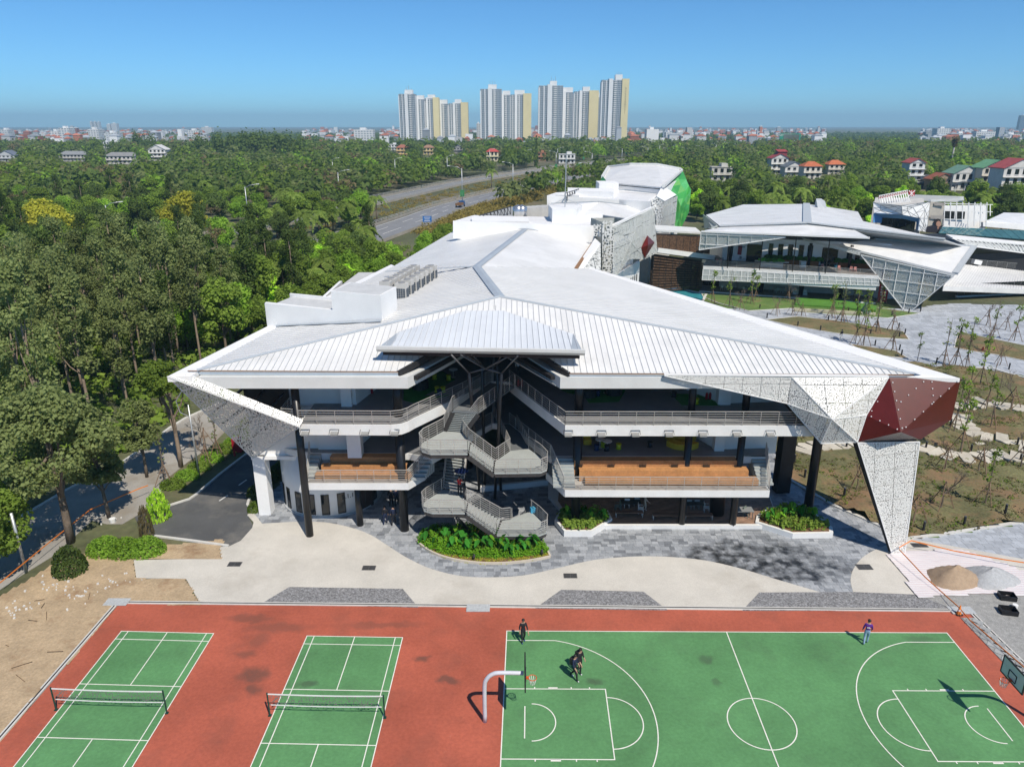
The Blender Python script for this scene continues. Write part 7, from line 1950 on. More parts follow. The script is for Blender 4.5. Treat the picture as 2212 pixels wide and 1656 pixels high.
o = bpy.data.objects.new('median_shrubs', massmesh('median_shrubs', U, leafmat('leaf_dry', (.085,.07,.032), (.17,.15,.06)), 46, 1.3, 6)); COL.objects.link(o); tag(o, 'dry brown-green shrubs along the highway verge and median', 'shrubs', None, 'stuff')
# lamp posts
GALV = MATS['galvanised']
def street_lamp(px, py, h, arm, label, group='highway lamp posts', curved=False):
    g_ = G(px, py); t = thing('street_lamp', label, 'street lamp', tuple(g_), group)
    MB().tube([(g_.x,g_.y,0),(g_.x,g_.y,h)], [.24,.13], 8).build('pole', GALV, t, True)
    e = V((g_.x+arm, g_.y, h+.9)); MB().tube([V((g_.x,g_.y,h-.6)), V((g_.x+arm*.35,g_.y,h+.45)), e], .09, 6).build('arm', GALV, t, True)
    MB().bar(e, e+V((1.1 if arm > 0 else -1.1,0,.08)), .45, .2).build('lamp_head', WHITE, t)
    return t
LH = [(170,940,13,3),(560,905,13,3),(672,1080,14,-5),(878,820,13,3),(1053,1025,14,-4),(1153,830,13,3),(1377,850,13,-4),(1388,800,13,4),(1645,880,14,-4),(1585,780,13,3),(1757,750,13,4),(1872,800,13,-4),(1908,740,13,4),(2038,735,12,-3),(2065,790,13,-4),(2155,745,12,3)]
side = lambda a: 'arm to the left' if a < 0 else 'arm to the right'
wo = ['first','second','third','fourth','fifth','sixth','seventh','eighth','ninth','tenth','eleventh','twelfth','thirteenth','fourteenth','fifteenth','sixteenth','seventeenth','eighteenth','nineteenth','twentieth','twenty-first','twenty-second','twenty-third','twenty-fourth']
LHs = sorted(LH)
for i, (x, y, h, a) in enumerate(LHs):
    t = street_lamp(*qh(x,y), h, a, f'tall highway lamp post with {side(a)}, {wo[i]} from the left below the towers')
    if i % 2 == 0:
        p = G(*qh(x,y)); MB().box(p.x-.9,p.x+.9,p.y-.2,p.y-.12,2.2,5.0).build('pole_banner', mk('green_banner', (.04,.20,.07), .6, .3, .6), t)
for i, (x, y, a) in enumerate(((22,262,3),(110,240,3),(163,300,-4),(190,262,3),(266,292,-4),(345,275,-4),(433,255,-4),(505,240,-4),(560,262,-3))): street_lamp(*qf(x,y), 12, a, f'slim highway lamp post, {wo[i]} from the left right of the towers')
street_lamp(*qg(1470,980), 11, 4, 'lamp post among the palms left of the near carriageway'); street_lamp(*qg(2010,870), 12, 4, 'lamp post above the palms right of the olive tree'); street_lamp(*qg(1975,770), 13, 3, 'lamp post with short arm beyond the palms'); street_lamp(*qg(660,1110), 10, 4, 'lone white lamp head above the left wood')
# road lamp by the building
g_ = G(*r8(1125,880)); t = thing('street_lamp', 'curved white street lamp on the verge beside the access road', 'street lamp', tuple(g_))
MB().tube([(g_.x,g_.y,0),(g_.x,g_.y,7.2)], [.1,.06], 8).build('pole', GALV, t, True); b0 = V((g_.x,g_.y,6.0))
MB().tube([b0, b0+V((-.8,-.1,.5)), b0+V((-1.0,-.1,1.6)), b0+V((-.3,-.1,2.6)), b0+V((1.4,-.2,3.2))], .05, 8).build('arm', GALV, t, True); MB().bar(b0+V((1.3,-.2,3.2)), b0+V((2.4,-.3,3.35)), .32, .14).build('lamp_head', WHITE, t)
g_ = G(*r8(148,1425)); t = thing('lamp_post', 'pale grey post standing on the lane at the far left', 'post', tuple(g_)); MB().tube([(g_.x,g_.y,0),(g_.x,g_.y,5)], .11, 8).build('pole', GALV, t, True)
# ================================================================ VEHICLES
def truck():
    g_ = G(*r4(480,262)); d = (HC[16]-HC[12]); a = math.atan2(d.y,d.x)
    t = thing('flatbed_truck', 'small truck with blue cab and orange dropside bed on the highway', 'truck', (0,0,0))
    blue, org = mk('cab_blue', (.03,.10,.26), .35, .1), mk('bed_brown', (.22,.12,.06), .7, .2)
    MB().add([(1.7,-1,.6),(3.5,-1,.6),(3.5,1,.6),(1.7,1,.6),(1.7,-1,2.3),(3.0,-1,2.3),(3.0,1,2.3),(1.7,1,2.3),(3.45,-1,1.5),(3.45,1,1.5)], [(0,3,2,1),(4,5,6,7),(0,1,8,5,4),(3,7,6,9,2),(8,9,6,5),(1,2,9,8),(0,4,7,3)]).build('cab', blue, t)
    MB().quad((3.46,-.85,1.5),(3.46,.85,1.5),(3.05,.85,2.2),(3.05,-.85,2.2)).build('windscreen', DGLASS, t)
    b = MB().box(-3,1.5,-1.05,1.05,.85,1.0).build('bed', org, t)
    for y0, y1 in ((-1.05,-.97),(.97,1.05)): MB().box(-3,1.5,y0,y1,1.0,1.7).build('side_board', org, b)
    for x in (-3,1.42): MB().box(x,x+.08,-1.05,1.05,1.0,1.7).build('end_board', org, b)
    for x in (-2,2.6):
        for y in (-1.0,1.0): MB().tube([(x,y-.14,.45),(x,y+.14,.45)], .45, 14).build('wheel', BLACKM, t, True)
    t.location = (g_.x,g_.y,.13); t.rotation_euler = (0,0,a)
truck()
def bus():
    g_ = G(*qh(1555,822)); d = (HF[28]-HF[24]); a = math.atan2(d.y,d.x); t = thing('city_bus', 'green city bus on the far carriageway below the tallest tower', 'bus', (0,0,0))
    MB().box(-5.5,5.5,-1.25,1.25,.5,3.1).build('body', mk('bus_green', (.05,.26,.07), .4, .1), t); MB().box(-5.3,5.3,-1.27,1.27,1.6,2.6).build('window_band', DGLASS, t); MB().box(-4,4,-1,1,3.1,3.35).build('roof_unit', WHITE, t)
    for x in (-3.6,3.4):
        for y in (-1.2,1.2): MB().tube([(x,y-.1,.5),(x,y+.1,.5)], .5, 12).build('wheel', BLACKM, t)
    t.location = (g_.x,g_.y,.13); t.rotation_euler = (0,0,a)
bus()
def car(px, py, P, col, label):
    g_ = G(px,py); i = min(range(len(P)-1), key=lambda k: (P[k]-g_).length); d = P[i+1]-P[i]; t = thing('car', label, 'car', (0,0,0)); 
    MB().box(-2.1,2.1,-.88,.88,.35,.95).build('body', mk('paint_'+label[:6], col, .3, .05), t)
    MB().add([(-1.5,-.8,.95),(1.2,-.8,.95),(1.2,.8,.95),(-1.5,.8,.95),(-1.1,-.68,1.5),(.6,-.68,1.5),(.6,.68,1.5),(-1.1,.68,1.5)], [(4,5,6,7),(0,1,5,4),(1,2,6,5),(2,3,7,6),(3,0,4,7)]).build('cabin', DGLASS, t)
    for x in (-1.3,1.35):
        for y in (-.85,.85): MB().tube([(x,y-.1,.33),(x,y+.1,.33)], .33, 12).build('wheel', BLACKM, t)
    t.location = (g_.x,g_.y,.13); t.rotation_euler = (0,0,math.atan2(d.y,d.x))
car(*qh(880,905), HF, (.5,.51,.52), 'silver car on the far carriageway behind the lone palm'); car(*qh(715,910), HF, (.6,.6,.6), 'white car on the far carriageway left of the lone palm'); car(*qf(258,302), HC, (.5,.5,.5), 'pale car on the highway where it bends beyond the hall')
g_ = G(*r4(300,385)); t = thing('road_sign', 'blue road direction sign beside the near carriageway', 'sign', tuple(g_))
m = MB().box(g_.x-1.4,g_.x+1.4,g_.y-.05,g_.y+.05,2.4,4.2); pn = m.build('sign_panel', mk('sign_blue', (.02,.14,.42), .5, .1), t)
for s in (-1.1,1.1): MB().cyl((g_.x+s,g_.y+.12),.09,0,4.1,8).build('post', GALV, t)
for k, s in ((.5,2.0),(-.05,1.6),(-.55,1.9)): MB().box(g_.x-s/2,g_.x+s/2,g_.y-.07,g_.y-.052,3.3+k-.07,3.3+k+.07).build('text_line', WHITE, pn)
# ================================================================ HOUSES AMONG THE TREES
def winrow(p, x0, x1, y, z0, z1, n, parent, w=.5):
    for i in range(n):
        c = x0+(x1-x0)*(i+.5)/n; wd = (x1-x0)/n*w/2
        o = MB().box(c-wd, c+wd, y-.06, y+.04, z0, z1).build('window', DGLASS, parent)
        MB().box(c-wd-.15, c+wd+.15, y-.22, y+.02, z0-.18, z0-.02).build('sill', WHITE, o)
def house(spec):
    (pp, w, dp, h, rk, wc, rc, lb) = spec; g_ = gz(pp); i = HSPEC.index(spec)
    t = thing('house', lb, 'house', tuple(g_)); wm = mk(f'house_wall_{i}', wc, .8, .12, .4); rm_ = mk(f'house_roof_{i}', rc, .75, .15, .6)
    x0, x1, y0, y1 = g_.x-w/2, g_.x+w/2, g_.y, g_.y+dp
    wl = MB().box(x0,x1,y0,y1,0,h).build('wall', wm, t); fl = max(1, round(h/3.6))
    for k in range(fl): winrow(g_, x0+.6, x1-.6, y0, h*k/fl+1.1, h*(k+1)/fl-.6, max(2,int(w/3.4)), t)
    for k in range(1, fl): MB().box(x0-.3, x1+.3, y0-1.1, y0+.02, h*k/fl-.2, h*k/fl+.05).build('balcony', wm, t)
    e = .7
    if rk == 'flat':
        MB().box(x0-.3,x1+.3,y0-.3,y1+.3,h,h+.35).build('roof', rm_, t); MB().box(x0+w*.5,x0+w*.8,y0+2,y1-1,h+.35,h+2.2).build('stair_tower', wm, t)
    elif rk in ('gable','gable2'):
        zr = h+w*.26; xm = (x0+x1)/2
        m = MB(); m.sheet([(x0-e,y0-e,h-.2),(xm,y0-e,zr),(xm,y1+e,zr),(x0-e,y1+e,h-.2)], .25, (0,0,1)); m.sheet([(xm,y0-e,zr),(x1+e,y0-e,h-.2),(x1+e,y1+e,h-.2),(xm,y1+e,zr)], .25, (0,0,1)); ro = m.build('roof', rm_, t)
        m = MB(); m.sheet([(x0,y0,h-.05),(x1,y0,h-.05),(xm,y0,zr-.3)], .2, (0,1,0)); m.build('gable', wm, t)
        if rk == 'gable2':
            MB().box(x0+w*.45,x1-.3,y0+3,y1,h,h+4).build('stair_tower', mk('maroon_wall', (.22,.05,.06), .8, .1), t); m = MB(); m.sheet([(x0+w*.4,y0+2.4,h+4),(x1,y0+2.4,h+4),(x1,y1,h+5.2),(x0+w*.4,y1,h+5.2)], .25, (0,0,1)); m.build('tower_roof', rm_, t)
    else:
        zr = h+min(w,dp)*.3; r0, r1_ = x0+dp*.4, x1-dp*.4; ym = (y0+y1)/2
        if r1_ < r0: r0 = r1_ = (x0+x1)/2
        v = [(x0-e,y0-e,h-.1),(x1+e,y0-e,h-.1),(x1+e,y1+e,h-.1),(x0-e,y1+e,h-.1),(r0,ym,zr),(r1_,ym,zr)]
        MB().add(v, [(0,1,5,4),(1,2,5),(2,3,4,5),(3,0,4),(3,2,1,0)]).build('roof', rm_, t)
    MB().box(g_.x-.6,g_.x+.6,y0-.08,y0+.05,0,2.3).build('door', BLACKM, t)
    return t
for s in HSPEC: house(s)
g_ = gz(qf(1870,462)); t = thing('arched_porch', 'dark arched tin porch in front of the green-roofed white house', 'shelter', tuple(g_)); P = [(g_.x+7*math.cos(math.pi*i/10), 1.6+2.6*math.sin(math.pi*i/10)) for i in range(11)]; m = MB()
for i in range(10): m.sheet([(P[i][0],g_.y-3,P[i][1]+1),(P[i+1][0],g_.y-3,P[i+1][1]+1),(P[i+1][0],g_.y,P[i+1][1]+1),(P[i][0],g_.y,P[i][1]+1)], .1)
m.build('roof', mk('tin_dark', (.07,.075,.08), .5, .1), t)
for s in (-6.5,-2,2,6.5): MB().cyl((g_.x+s,g_.y-2.8),.15,0,3.2,8).build('post', WHITE, t)
# telecom mast dressed as a tree
g_ = gz(qf(1783,345)); t = thing('telecom_mast', 'tall telecom mast disguised as a pine above the right-hand houses', 'mast', tuple(g_)); hh = GY(*qf(1812,150), g_.y).z
MB().tube([(g_.x,g_.y,0),(g_.x,g_.y,hh)], [.8,.4], 10).build('pole', mk('mast_grey', (.40,.38,.36), .7, .1), t, True); o = bpy.data.objects.new('mast_foliage', leafcloud([(0,0,hh-k*1.6,2.4-k*.2) for k in range(4)]+[(1.2,0,hh-1,1.6),(-1.4,0,hh-2.6,1.5)], 60, 1.1, LF['brown'], 5, .7)); COL.objects.link(o); o.parent = t
# tall dark cypress below the towers
g_ = gz(qh(1228,815)); tp_ = GY(*qh(1230,585), g_.y).z; cs = [(0,0,tp_*k/11, 2.3*(1-k/13)) for k in range(1,12)]
plant_tree('cypress_tree', trunkmesh(tp_*.9,.3,[],BARK,3), leafcloud(cs, 120, 1.0, LF['dark'], 8, 1.2), tuple(g_), 0, 1, 'tall dark pointed cypress below the gap between the tower groups', 'tree')
# ================================================================ APARTMENT TOWERS
def gridmat(name, wall, glass, bw, rh, mort):
    m, N, L, B = nt(name); tc = N.new('ShaderNodeTexCoord'); sx = N.new('ShaderNodeSeparateXYZ'); L.new(tc.outputs['Object'], sx.inputs[0])
    ad = N.new('ShaderNodeMath'); ad.operation = 'ADD'; L.new(sx.outputs[0], ad.inputs[0]); L.new(sx.outputs[1], ad.inputs[1])
    cb = N.new('ShaderNodeCombineXYZ'); L.new(ad.outputs[0], cb.inputs[0]); L.new(sx.outputs[2], cb.inputs[1])
    bt = N.new('ShaderNodeTexBrick'); bt.offset = 0; bt.inputs['Color1'].default_value = C4(glass); bt.inputs['Color2'].default_value = C4([c*1.8 for c in glass]); bt.inputs['Mortar'].default_value = C4(wall)
    bt.inputs['Scale'].default_value = 1; bt.inputs['Mortar Size'].default_value = mort; bt.inputs['Brick Width'].default_value = bw; bt.inputs['Row Height'].default_value = rh; bt.inputs['Mortar Smooth'].default_value = 0
    L.new(cb.outputs[0], bt.inputs['Vector']); L.new(bt.outputs['Color'], B.inputs['Base Color']); B.inputs['Roughness'].default_value = .4
    return m
TGRID = gridmat('tower_windows', (.34,.37,.40), (.045,.065,.085), 2.6, 3.3, .55); TGRID2 = gridmat('tower_windows_pale', (.62,.62,.60), (.10,.12,.14), 9, 3.3, .9)
CREAM = mk('cream_end_wall', (.66,.58,.33), .8, .06, .05); TWH = mk('tower_white', (.72,.73,.73), .7, .05, .05)
def tower(label, wings, Y, letters=False):
    xs = [w[0] for w in wings]; b0 = GY(*qh(min(xs),590), Y)
    t = thing('apartment_towers', label, 'tower block', (b0.x, Y, 0), 'apartment tower groups')
    for j, (x0, x1, ty, cx0, cx1, cy_, yel) in enumerate(wings):
        Yw = Y+22*j; X0, X1 = GY(*qh(x0,400),Yw).x, GY(*qh(x1,400),Yw).x; H_ = GY(*qh(x0,ty),Yw).z; W = X1-X0
        xe = X1 if yel is None else GY(*qh(yel,400),Yw).x
        wg = MB().box(X0+W*.02, xe-.3, Yw+2, Yw+24, 0, H_-2).build('wing', TGRID, t)
        for f0, f1, out in ((0,.05,1.5),(.36,.55,0),(.93,1.0,2.5)):
            MB().box(X0+(xe-X0)*f0, X0+(xe-X0)*f1, Yw+out, Yw+25, 0, H_-(0 if f0 == .36 else 5)).build('white_fin', TWH, wg)
        MB().box(X0+(xe-X0)*.62, X0+(xe-X0)*.74, Yw+1.0, Yw+20, 0, H_-3).build('balcony_stack', TGRID2, wg)
        MB().box(X0+(xe-X0)*.20, X0+(xe-X0)*.24, Yw+1.2, Yw+20, 0, H_-2.5).build('white_fin', TWH, wg)
        if yel is not None: MB().box(xe, X1-W*.02, Yw+.5, Yw+24, 0, GY(*qh(x0,ty),Yw).z).build('cream_wall', CREAM, wg)
        C0, C1_ = GY(*qh(cx0,400),Yw).x, GY(*qh(cx1,400),Yw).x; Hc = GY(*qh(cx0,cy_),Yw).z; MB().box(C0, C1_, Yw+4, Yw+18, H_-3, Hc).build('lift_house', TWH, wg)
        if letters and yel is not None:
            m = MB(); rl_ = random.Random(1)
            for k in range(10):
                zc2 = GY(*qh(x0,225+20*k),Yw).z; xc = (xe+X1)/2
                for s in range(3): a = rl_.uniform(0,3.1); m.bar((xc-1.5*math.cos(a),Yw+.4,zc2-1.5*math.sin(a)+s-1),(xc+1.5*math.cos(a),Yw+.4,zc2+1.5*math.sin(a)+s-1),.5,.2)
            m.build('lettering', mk('lettering_olive', (.30,.27,.14), .8), wg)
        if j == 0 or letters:
            m = MB()
            for s in (.2,.5,.8): m.bar((C0+(C1_-C0)*s,Yw+8,Hc),(C0+(C1_-C0)*s,Yw+8,Hc+rt.uniform(3,8)),.5)
            m.build('antenna', mk('antenna_grey', (.25,.26,.27), .6), wg)
    return t
tower('left group of stepped white apartment towers with cream end wall', [(192,320,258,240,300,235,None),(290,385,298,330,382,277,None),(370,497,293,412,465,272,450),(460,560,332,487,557,310,None),(565,716,330,615,663,307,660)], 1420)
tower('middle group of three stepped white apartment towers', [(806,970,220,868,930,195,None),(925,1033,265,975,1033,242,None),(1030,1195,263,1065,1140,237,1130)], 1420)
tower('right group of stepped white apartment towers beside the tallest one', [(1245,1430,195,1330,1382,168,None),(1385,1505,245,1425,1503,217,None),(1510,1700,240,1577,1630,212,1625),(1565,1705,285,1620,1704,255,None)], 1450)
tower('tallest single apartment tower with cream wall and vertical lettering', [(1715,1925,152,1818,1870,120,1868)], 1400, True)
# ================================================================ FAR TOWN
FW = gridmat('far_windows', (.62,.63,.63), (.12,.15,.18), 4.5, 3.4, .9); FWD = gridmat('far_windows_dim', (.50,.52,.53), (.16,.18,.2), 4.5, 3.4, 1.1)
def farb(q, x0, x1, ty, by_, Y, mat, label, extra=None):
    a, b = GY(*q(x0,ty),Y), GY(*q(x1,ty),Y); t = thing('town_building', label, 'building', ((a.x+b.x)/2, Y, 0)); MB().box(a.x,b.x,Y,Y+18,0,a.z).build('wall', mat, t)
    MB().box(a.x+(b.x-a.x)*.3,a.x+(b.x-a.x)*.6,Y+4,Y+12,a.z,a.z+3).build('roof_house', TWH, t); return t
for a in ((qg,345,405,442,515,1250,FW,'white mid-rise block on the left skyline'),(qg,292,345,460,515,1260,FW,'lower white block left of the white mid-rise'),(qg,517,578,448,520,1300,FW,'white block with dark stripes on the left skyline'),(qg,620,690,470,515,1250,FWD,'pale wide block right of the striped one'),(qg,530,540,405,450,3600,FWD,'hazy slender tower, left of three on the left skyline'),(qg,552,562,405,450,3600,FWD,'hazy slender tower, middle of three on the left skyline'),(qg,573,583,405,450,3600,FWD,'hazy slender tower, right of three on the left skyline'),(qg,628,650,420,450,3300,FWD,'hazy block, left of a pair on the left skyline'),(qg,655,688,415,450,3300,FWD,'hazy block, right of a pair on the left skyline'),(qg,0,45,452,500,1400,FWD,'pale rounded block at the left edge of the skyline'),(qg,2090,2205,452,485,1200,FW,'long white low block left of the towers'),(qg,1108,1175,455,475,1500,FW,'small white house on the skyline above the dark grove'),(qg,1190,1250,437,460,2500,FWD,'grey hazy block above the dark grove'),
          (qh,778,808,490,560,1600,FWD,'small white block between the left and middle tower groups'),(qf,40,110,100,140,1150,TWH,'white boxy building with roof frame right of the tallest tower'),(qf,1715,1790,95,155,1500,FW,'white ten-storey block on the right skyline'),(qf,1820,1896,122,165,1550,FW,'lower white block right of the ten-storey one'),(qf,1940,2050,112,165,1550,FW,'long white block on the right skyline'),(qf,2100,2200,128,168,1600,FW,'long white block near the right edge of the skyline'),(qf,2196,2235,20,120,3800,mk('hazy_tower', (.10,.14,.18), .3, .1),'very tall dark tower in haze at the right edge'),(qf,150,185,115,143,1500,FW,'small white villa on the skyline beside the white boxy building'),(qf,210,250,118,145,1700,FWD,'small grey block on the skyline, left of the billboard'),(qf,295,312,115,145,1500,FW,'thin white house on the skyline left of the billboard')):
    farb(*a)
a, b = GY(*qf(805,125),1000), GY(*qf(926,125),1000); t = thing('billboard', 'green roadside billboard on the right skyline', 'billboard', ((a.x+b.x)/2,1000,0)); z1_, z0_ = a.z, GY(*qf(805,163),1000).z
pn = MB().box(a.x,b.x,999,1000,z0_,z1_).build('panel', mk('billboard_green', (.02,.24,.15), .6, .1), t)
text('HẠNH PHÚC', 3.6, ((a.x+b.x)/2-9, 998.9, (z0_+z1_)/2+2), (R(90),0,0), TWH, pn, sx=1.0); MB().box(b.x-22,b.x-2,998.7,998.95,z0_+1,z1_-1).build('picture', mk('billboard_picture', (.10,.12,.10), .6, .5, .1), pn)
for s in (.2,.8): MB().box(a.x+(b.x-a.x)*s-.6,a.x+(b.x-a.x)*s+.6,1000.2,1001.5,0,z0_).build('post', GALV, t)
rm3 = random.Random(12); m = [MB(), MB(), MB()]
for i in range(2400):
    Y = 1150*math.exp(rm3.random()*1.35); X = rm3.uniform(-.95,.95)*Y
    cl_ = math.sin(X/Y*9+1)+math.sin(X/Y*23)
    if cl_ < -.9 or dline((X,Y), HWC) < 20: continue
    if 1380 < Y < 1600 and -380 < X < 320: continue
    w, d_, h = rm3.uniform(7,16), rm3.uniform(8,14), rm3.choice((5,7,8,10,12,14,16))*(1 if rm3.random() < .93 else 1.7)
    k = rm3.choices((0,1,2), (5,3,2))[0]; m[k].box(X-w/2,X+w/2,Y,Y+d_,0,h)
    if rm3.random() < .6:
        kk = 2 if rm3.random() < .55 else 1; m[kk].add([(X-w/2-.6,Y-.6,h),(X+w/2+.6,Y-.6,h),(X+w/2+.6,Y+d_+.6,h),(X-w/2-.6,Y+d_+.6,h),(X-w*.1,Y+d_/2,h+3),(X+w*.1,Y+d_/2,h+3)], [(0,1,5,4),(1,2,5),(2,3,4,5),(3,0,4)])
for k, (c, nm) in enumerate((((.62,.63,.64),'pale'), ((.30,.33,.36),'grey'), ((.36,.13,.08),'red-roofed'))):
    o = m[k].build('far_town', mk(f'town_{k}', c, .8, .1, .01, island=.3)); tag(o, f'mass of small {nm} houses of the far town along the horizon', 'town', None, 'stuff')
# ================================================================ PLANTING BEDS
def qs(x, y): return (864+.20174*x, 892.9+.20174*y)
SOIL = mk('planting_soil', (.16,.09,.045), .95, .3, 3, bump=.05, bscale=8)
BIG = [leafmat(f'big_leaf_{i}', c, d, .3, .35, 1.25) for i, (c, d) in enumerate((((.02,.10,.02),(.05,.22,.04)), ((.07,.20,.02),(.16,.34,.04))))]
def heart(mat):
    m = MB(); pts = [(0,.5,.0),(.16,.46,.02),(.3,.25,.03),(.3,0,.0),(.18,-.3,-.08),(0,-.62,-.18),(-.18,-.3,-.08),(-.3,0,.0),(-.3,.25,.03),(-.16,.46,.02)]
    v = [(0,.3,-.05),(0,-.1,-.06)]+pts
    m.add(v, [(0,2,3),(0,3,4),(0,4,5,1),(1,5,6),(1,6,7),(1,7,8),(1,8,9,0),(0,9,10),(0,10,11),(0,11,2)]); return m.mesh('leaf', mat)
HEART = [heart(b) for b in BIG]; stm = MB().tube([(0,0,0),(0,0,1)], .02, 4).mesh('stem', LF['mid'])
rp3 = random.Random(31)
def bigplant(p, s, k, label, group):
    t = thing('taro_plant', label, 'plant', tuple(p), group)
    for i in range(rp3.randint(7,9)):
        a = rp3.uniform(0,6.28); r_ = rp3.uniform(.2,.55)*s; h = rp3.uniform(.5,1.15)*s; q = V((p[0]+math.cos(a)*r_, p[1]+math.sin(a)*r_, p[2]+h))
        inst(HEART[k if rp3.random() < .8 else 1-k], 'leaf', t, q, 0, rp3.uniform(.45,.72)*s, rot=(rp3.uniform(.3,1.0), 0, a+math.pi/2+rp3.uniform(-.4,.4)))
        d = q-V(p); o = inst(stm, 'stem', t, p, 0, (1,1,d.length), rot=d.to_track_quat('Z','Y').to_euler())
bedo = [qs(*p) for p in ((195,1390),(205,1350),(250,1280),(330,1232),(520,1215),(900,1230),(1300,1290),(1470,1345),(1545,1430),(1600,1525),(1575,1550),(1350,1592),(1080,1615),(830,1610),(560,1570),(350,1500))]
BP = smooth([G(*p) for p in bedo], 3, True)
bed = struct('planting_bed', MB().prism([(p.x,p.y) for p in BP], -.02, .10), SOIL); struct('bed_kerb', kerbline([V((p.x,p.y,0)) for p in BP]+[V((BP[0].x,BP[0].y,0))], .14, .2), mk('beige_kerb', (.52,.46,.38), .8, .1), bed)
B2_ = [(p.x,p.y) for p in BP]; lo, hi, gl = [], [], []
for i in range(2600):
    x, y = rp3.uniform(min(p[0] for p in B2_),max(p[0] for p in B2_)), rp3.uniform(min(p[1] for p in B2_),max(p[1] for p in B2_))
    if not inside((x,y), B2_): continue
    f = [q[1] for q in B2_ if abs(q[0]-x) < .8]; d = y-min(f) if f else 9
    if d < .75: gl.append((x,y,.05,.14,.16))
    elif d < 2.4 or rp3.random() < .35: lo.append((x,y,.15,.22,rp3.uniform(.3,.55)))
for pts, mt, per, sz, nm, lb in ((gl,LF['yell'],14,2.2,'bed_grass','short yellow-green grass along the front of the curved bed'), (lo,BIG[1],20,2.6,'ground_cover','lime green leafy ground cover in the curved bed under the stairs')):
    o = bpy.data.objects.new(nm, massmesh(nm, pts, mt, per, sz, 2)); COL.objects.link(o); tag(o, lb, 'ground cover', None, 'stuff')
for i, (x, y) in enumerate(((300,1330),(420,1350),(500,1300),(580,1390),(660,1330),(690,1420),(760,1370),(830,1330),(870,1430),(950,1400),(1000,1350),(1040,1440),(1120,1410),(1180,1450),(1260,1410),(1330,1430),(1400,1400),(560,1290),(720,1280),(900,1300))):
    bigplant(G(*qs(x,y+50), .1), 1.0, 0, f'broad-leaved green taro plant in the curved bed, {wo[i]} of twenty counted from the left row', 'taro plants in the curved bed')
def spot(px, py, lb):
    p = G(px,py,.12); t = thing('garden_spotlight', lb, 'spotlight', tuple(p)); MB().bar(p,p+V((0,0,.25)),.05).build('stake', BLACKM, t); MB().tube([p+V((0,-.1,.25)),p+V((.02,.15,.42))], .1, 8).build('lamp_head', BLACKM, t)
spot(*qs(790,1570), 'black garden spotlight at the front of the curved bed, left one'); spot(*qs(1518,1520), 'black garden spotlight at the right tip of the curved bed')
def planter(rim, h, lb, n, gname):
    P = [G(*p, h) for p in rim]; t = thing('raised_planter', lb, 'planter', tuple(G(*rim[0]))); P2 = [(p.x,p.y) for p in P]; c = (sum(p[0] for p in P2)/len(P2), sum(p[1] for p in P2)/len(P2))
    MB().prism(P2, 0, h-.06).build('planter_wall', SLABW, t); MB().prism([(c[0]+(p[0]-c[0])*.9, c[1]+(p[1]-c[1])*.9) for p in P2], h-.06, h-.01).build('soil', SOIL, t)
    lo = []
    for i in range(240):
        x, y = rp3.uniform(min(p[0] for p in P2),max(p[0] for p in P2)), rp3.uniform(min(p[1] for p in P2),max(p[1] for p in P2))
        if inside((x,y), [(c[0]+(p[0]-c[0])*.85, c[1]+(p[1]-c[1])*.85) for p in P2]): lo.append((x-BASE[t.name].x,y-BASE[t.name].y,h+.1,.3,rp3.uniform(.25,.6)))
    o = bpy.data.objects.new('shrub_cover', massmesh('shrub_cover', lo, LF['mid'], 18, 3.0, n)); COL.objects.link(o); o.parent = t; o['kind'] = 'stuff'
    for i in range(n):
        f = (i+.5)/n; x = min(p[0] for p in P2)+(max(p[0] for p in P2)-min(p[0] for p in P2))*(.12+.76*f); bigplant(V((x, c[1]+rp3.uniform(-.5,.5), h)), .95, 1 if i % 2 else 0, f'broad-leaved plant in the {gname} planter, {wo[i]} from the left', f'plants in the {gname} planter')
    return c
c_ = planter([q1(*p) for p in ((70,1405),(155,1508),(400,1508),(582,1398),(540,1320),(120,1320))], .62, 'white angular raised planter with ferns left of the timber deck', 5, 'left')
plant_tree('tree_fern', *palm(91, .5, 11, 1.3, LF['palm']), (c_[0]+.6,c_[1]+.2,.6), 0, .9, 'green tree fern in the white planter left of the deck', 'plant')
planter([r3(*p) for p in ((672,1040),(664,1078),(880,1146),(1112,1142),(1108,1108),(1000,1020),(900,985),(740,990))], .55, 'white angular raised planter with broad leaves right of the timber deck', 6, 'right')
gt = []
for i in range(9000):
    x, y = rp3.uniform(x0,x1), rp3.uniform(y0,y1)
    if x < 62 and inside((x,y), PW) and math.sin(x*.9+math.sin(y*.7)*2)+math.sin(y*1.1) > -.4: gt.append((x,y,mound(x,y)-.02,.3,.16))
for k, mt, nm in ((0,LF['brown'],'dry'), (1,LF['mid'],'green')):
    o = bpy.data.objects.new('garden_grass', massmesh('garden_grass', gt[k::2], mt, 7, 2.2, 4)); COL.objects.link(o); tag(o, f'short {nm} grass tufts over the near garden', 'grass', None, 'stuff')
